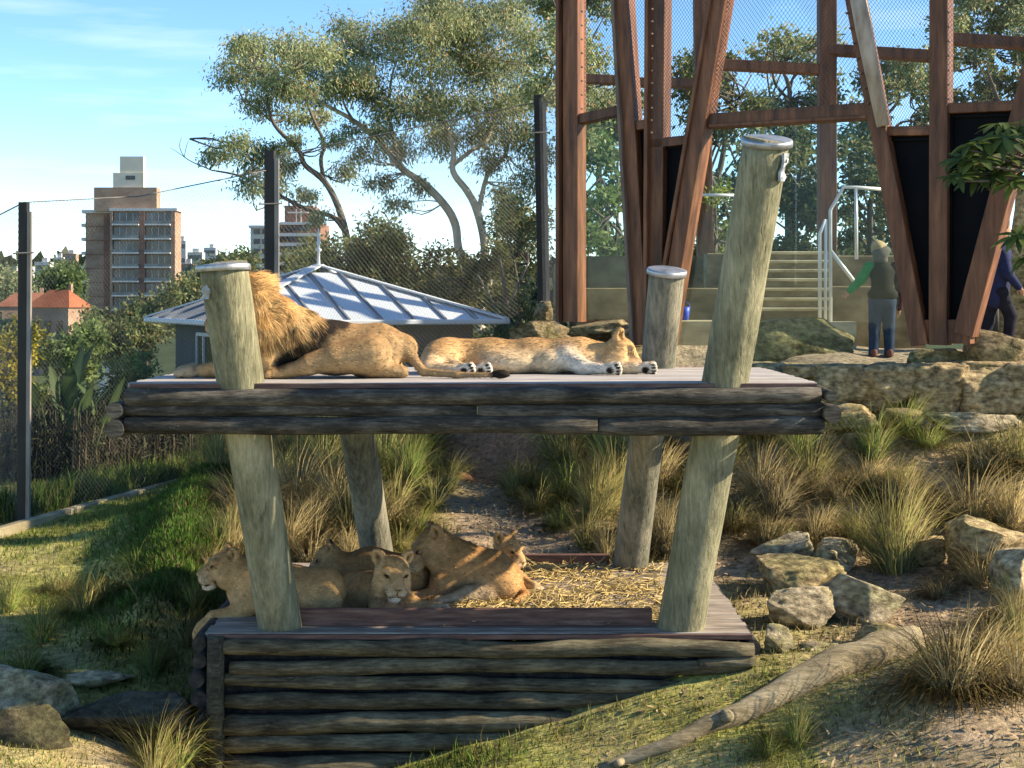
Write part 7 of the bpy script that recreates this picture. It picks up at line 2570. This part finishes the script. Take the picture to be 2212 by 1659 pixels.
# tall growth behind the edging, and the dark bank cover
def near_line(n, poly, sd, seed):
    rng = np.random.default_rng(seed)
    P = np.array([tuple(W(*p))[:2] for p in poly])
    k = rng.integers(0, len(P) - 1, n); t = rng.uniform(0, 1, n)[:, None]
    q = P[k] * (1 - t) + P[k + 1] * t + rng.normal(0, 1, (n, 2)) * np.array(sd)
    return q[:, 0], q[:, 1]
x, y = near_line(30000, [(455, 1070, 19.6), (405, 1180, 17.4), (385, 1290, 15.6), (345, 1380, 14.4)], (0.36, 0.36), 4)
turf('ground_cover', x, y, 0.05, 0.16, 0.005, 0.010, (np.array((0.028, 0.070, 0.012)), np.array((0.085, 0.160, 0.028))), 4, 'mossy green ground cover on the rounded bank beside the platform', 0.9)
x, y = near_line(2200, [(900, 1655, 11.82), (1100, 1602, 11.86), (1300, 1545, 11.9), (1450, 1490, 11.95), (1640, 1432, 12.0)], (0.22, 0.16), 9)
keep_ = (y < 12.0) & (RNG.uniform(0, 1, len(x)) < 0.35 + 0.75 * vnoise(x, y, 1.7, 91))
x, y = x[keep_], y[keep_]
turf('wall_foot_grass', x, y, 0.05, 0.20, 0.0035, 0.006, (np.array((0.040, 0.085, 0.016)), np.array((0.13, 0.17, 0.04))), 6, 'longer green grass growing along the foot of the log wall', 0.5)
x, y = near_line(9000, [(-60, 1130, 19.0), (230, 1070, 21.2), (430, 1020, 23.6)], (0.30, 0.30), 5)
y = np.maximum(y, np.interp(x, [W(-60, 0, 17.9).x, W(230, 0, 20.4).x, W(415, 0, 22.9).x], [18.1, 20.6, 23.1]) + 0.22)
turf('verge_plants', x, y, 0.15, 0.45, 0.006, 0.012, (np.array((0.035, 0.070, 0.015)), np.array((0.12, 0.16, 0.035))), 5, 'leafy green strip of plants behind the concrete edging', 0.4)


def litter():
    rng = np.random.default_rng(12)
    n = 16000
    y = rng.uniform(9.8, 18.6, n); x = rng.uniform(0.6, 6.4, n)
    x2, y2 = near_line(2500, [(1150, 1235, 15.5), (1075, 1060, 19.2), (1045, 940, 24.2)], (0.45, 0.3), 13)
    x, y = np.r_[x, x2], np.r_[y, y2]
    ins = (x < LX1 + 0.1) & (y > 12.0) & (y < LY1 + 0.1)
    k = (~ins) & (rng.uniform(0, 1, len(x)) < 1.1 - cover(x, y)) & (np.abs(x) / y < 0.36)
    x, y = x[k], y[k]; n = len(x)
    z = ground_z(x, y) + rng.uniform(0.004, 0.02, n)
    a = rng.uniform(0, 6.28, n)
    d = np.stack([np.cos(a), np.sin(a), rng.normal(0, .25, n)], -1)
    col = np.array((0.30, 0.21, 0.12)) * rng.uniform(0.35, 1.3, (n, 1)) + np.array((0.1, 0.1, 0.08)) * rng.uniform(0, 1, (n, 1))
    V, F, C = leaf_arrays(np.stack([x, y, z], -1), d, np.array((0, 0, 1.0)) + rng.normal(0, .35, (n, 3)), rng.uniform(.03, .13, n), rng.uniform(.004, .016, n), col)
    o = link('leaf_litter', npmesh('leaf_litter', V, F, np.clip(C, 0, 1).astype(np.float32)), M['straw'])
    tag(rebase(o), 'dry leaves, bark and straw littering the bare earth', 'leaf litter', kind='stuff')


litter()


def thicket():
    """dim thicket of upright dry canes behind the netting"""
    rng = np.random.default_rng(21)
    n = 1500
    Vs = []
    u = rng.uniform(-120, 440, n); Y = rng.uniform(22.6, 25.5, n) + np.clip((u - 150) / 300, 0, 1) * 1.5
    x = (u - U0) / FPX * Y
    zb = ground_z(x, Y) - 0.1
    h = rng.uniform(0.5, 1.3, n) * np.where(u > 300, 0.8, 1)
    lean = rng.normal(0, 0.08, (n, 2))
    w = rng.uniform(0.006, 0.016, n)
    p = np.stack([x, Y, zb], -1); t = p + np.stack([lean[:, 0] * h, lean[:, 1] * h, h], -1)
    s = np.stack([np.ones(n), np.zeros(n), np.zeros(n)], -1) * w[:, None]; q = np.stack([np.zeros(n), np.ones(n), np.zeros(n)], -1) * w[:, None]
    V = np.stack([p - s, p + s - q * .5, p + q, t - s * .5, t + s * .5 - q * .3, t + q * .5], 1).reshape(-1, 3)
    b = (np.arange(n) * 6)[:, None]
    F = np.concatenate([b + np.array([k]) for k in ([0, 1, 4, 3], [1, 2, 5, 4], [2, 0, 3, 5])])
    C = np.repeat(np.array((0.14, 0.115, 0.08)) * rng.uniform(0.35, 1.4, (n, 1)), 6, 0)
    m = 16000
    k = rng.integers(0, n, m); f = rng.uniform(0.05, 1.05, m)[:, None]
    lp_ = p[k] * (1 - f) + t[k] * f + rng.normal(0, 0.09, (m, 3))
    dn = rng.uniform(0, 1, (m, 1))
    lc = (np.array((0.030, 0.040, 0.016)) * (1 - dn) + np.array((0.10, 0.095, 0.045)) * dn) * rng.uniform(.6, 1.2, (m, 1))
    V2, F2, C2 = leaf_arrays(lp_, rng.normal(0, 1, (m, 3)) + np.array((0, 0, -.5)), rng.normal(0, 1, (m, 3)), rng.uniform(.08, .25, m), rng.uniform(.008, .02, m), lc)
    V = np.concatenate([V, V2]); F = np.concatenate([F, F2 + 6 * n]); C = np.concatenate([C, C2])
    o = link('cane_thicket', npmesh('cane_thicket', V, F, C.astype(np.float32)), M['leaf'])
    tag(rebase(o), 'dim thicket of upright dry canes behind the fence netting', 'thicket', kind='stuff')


thicket()
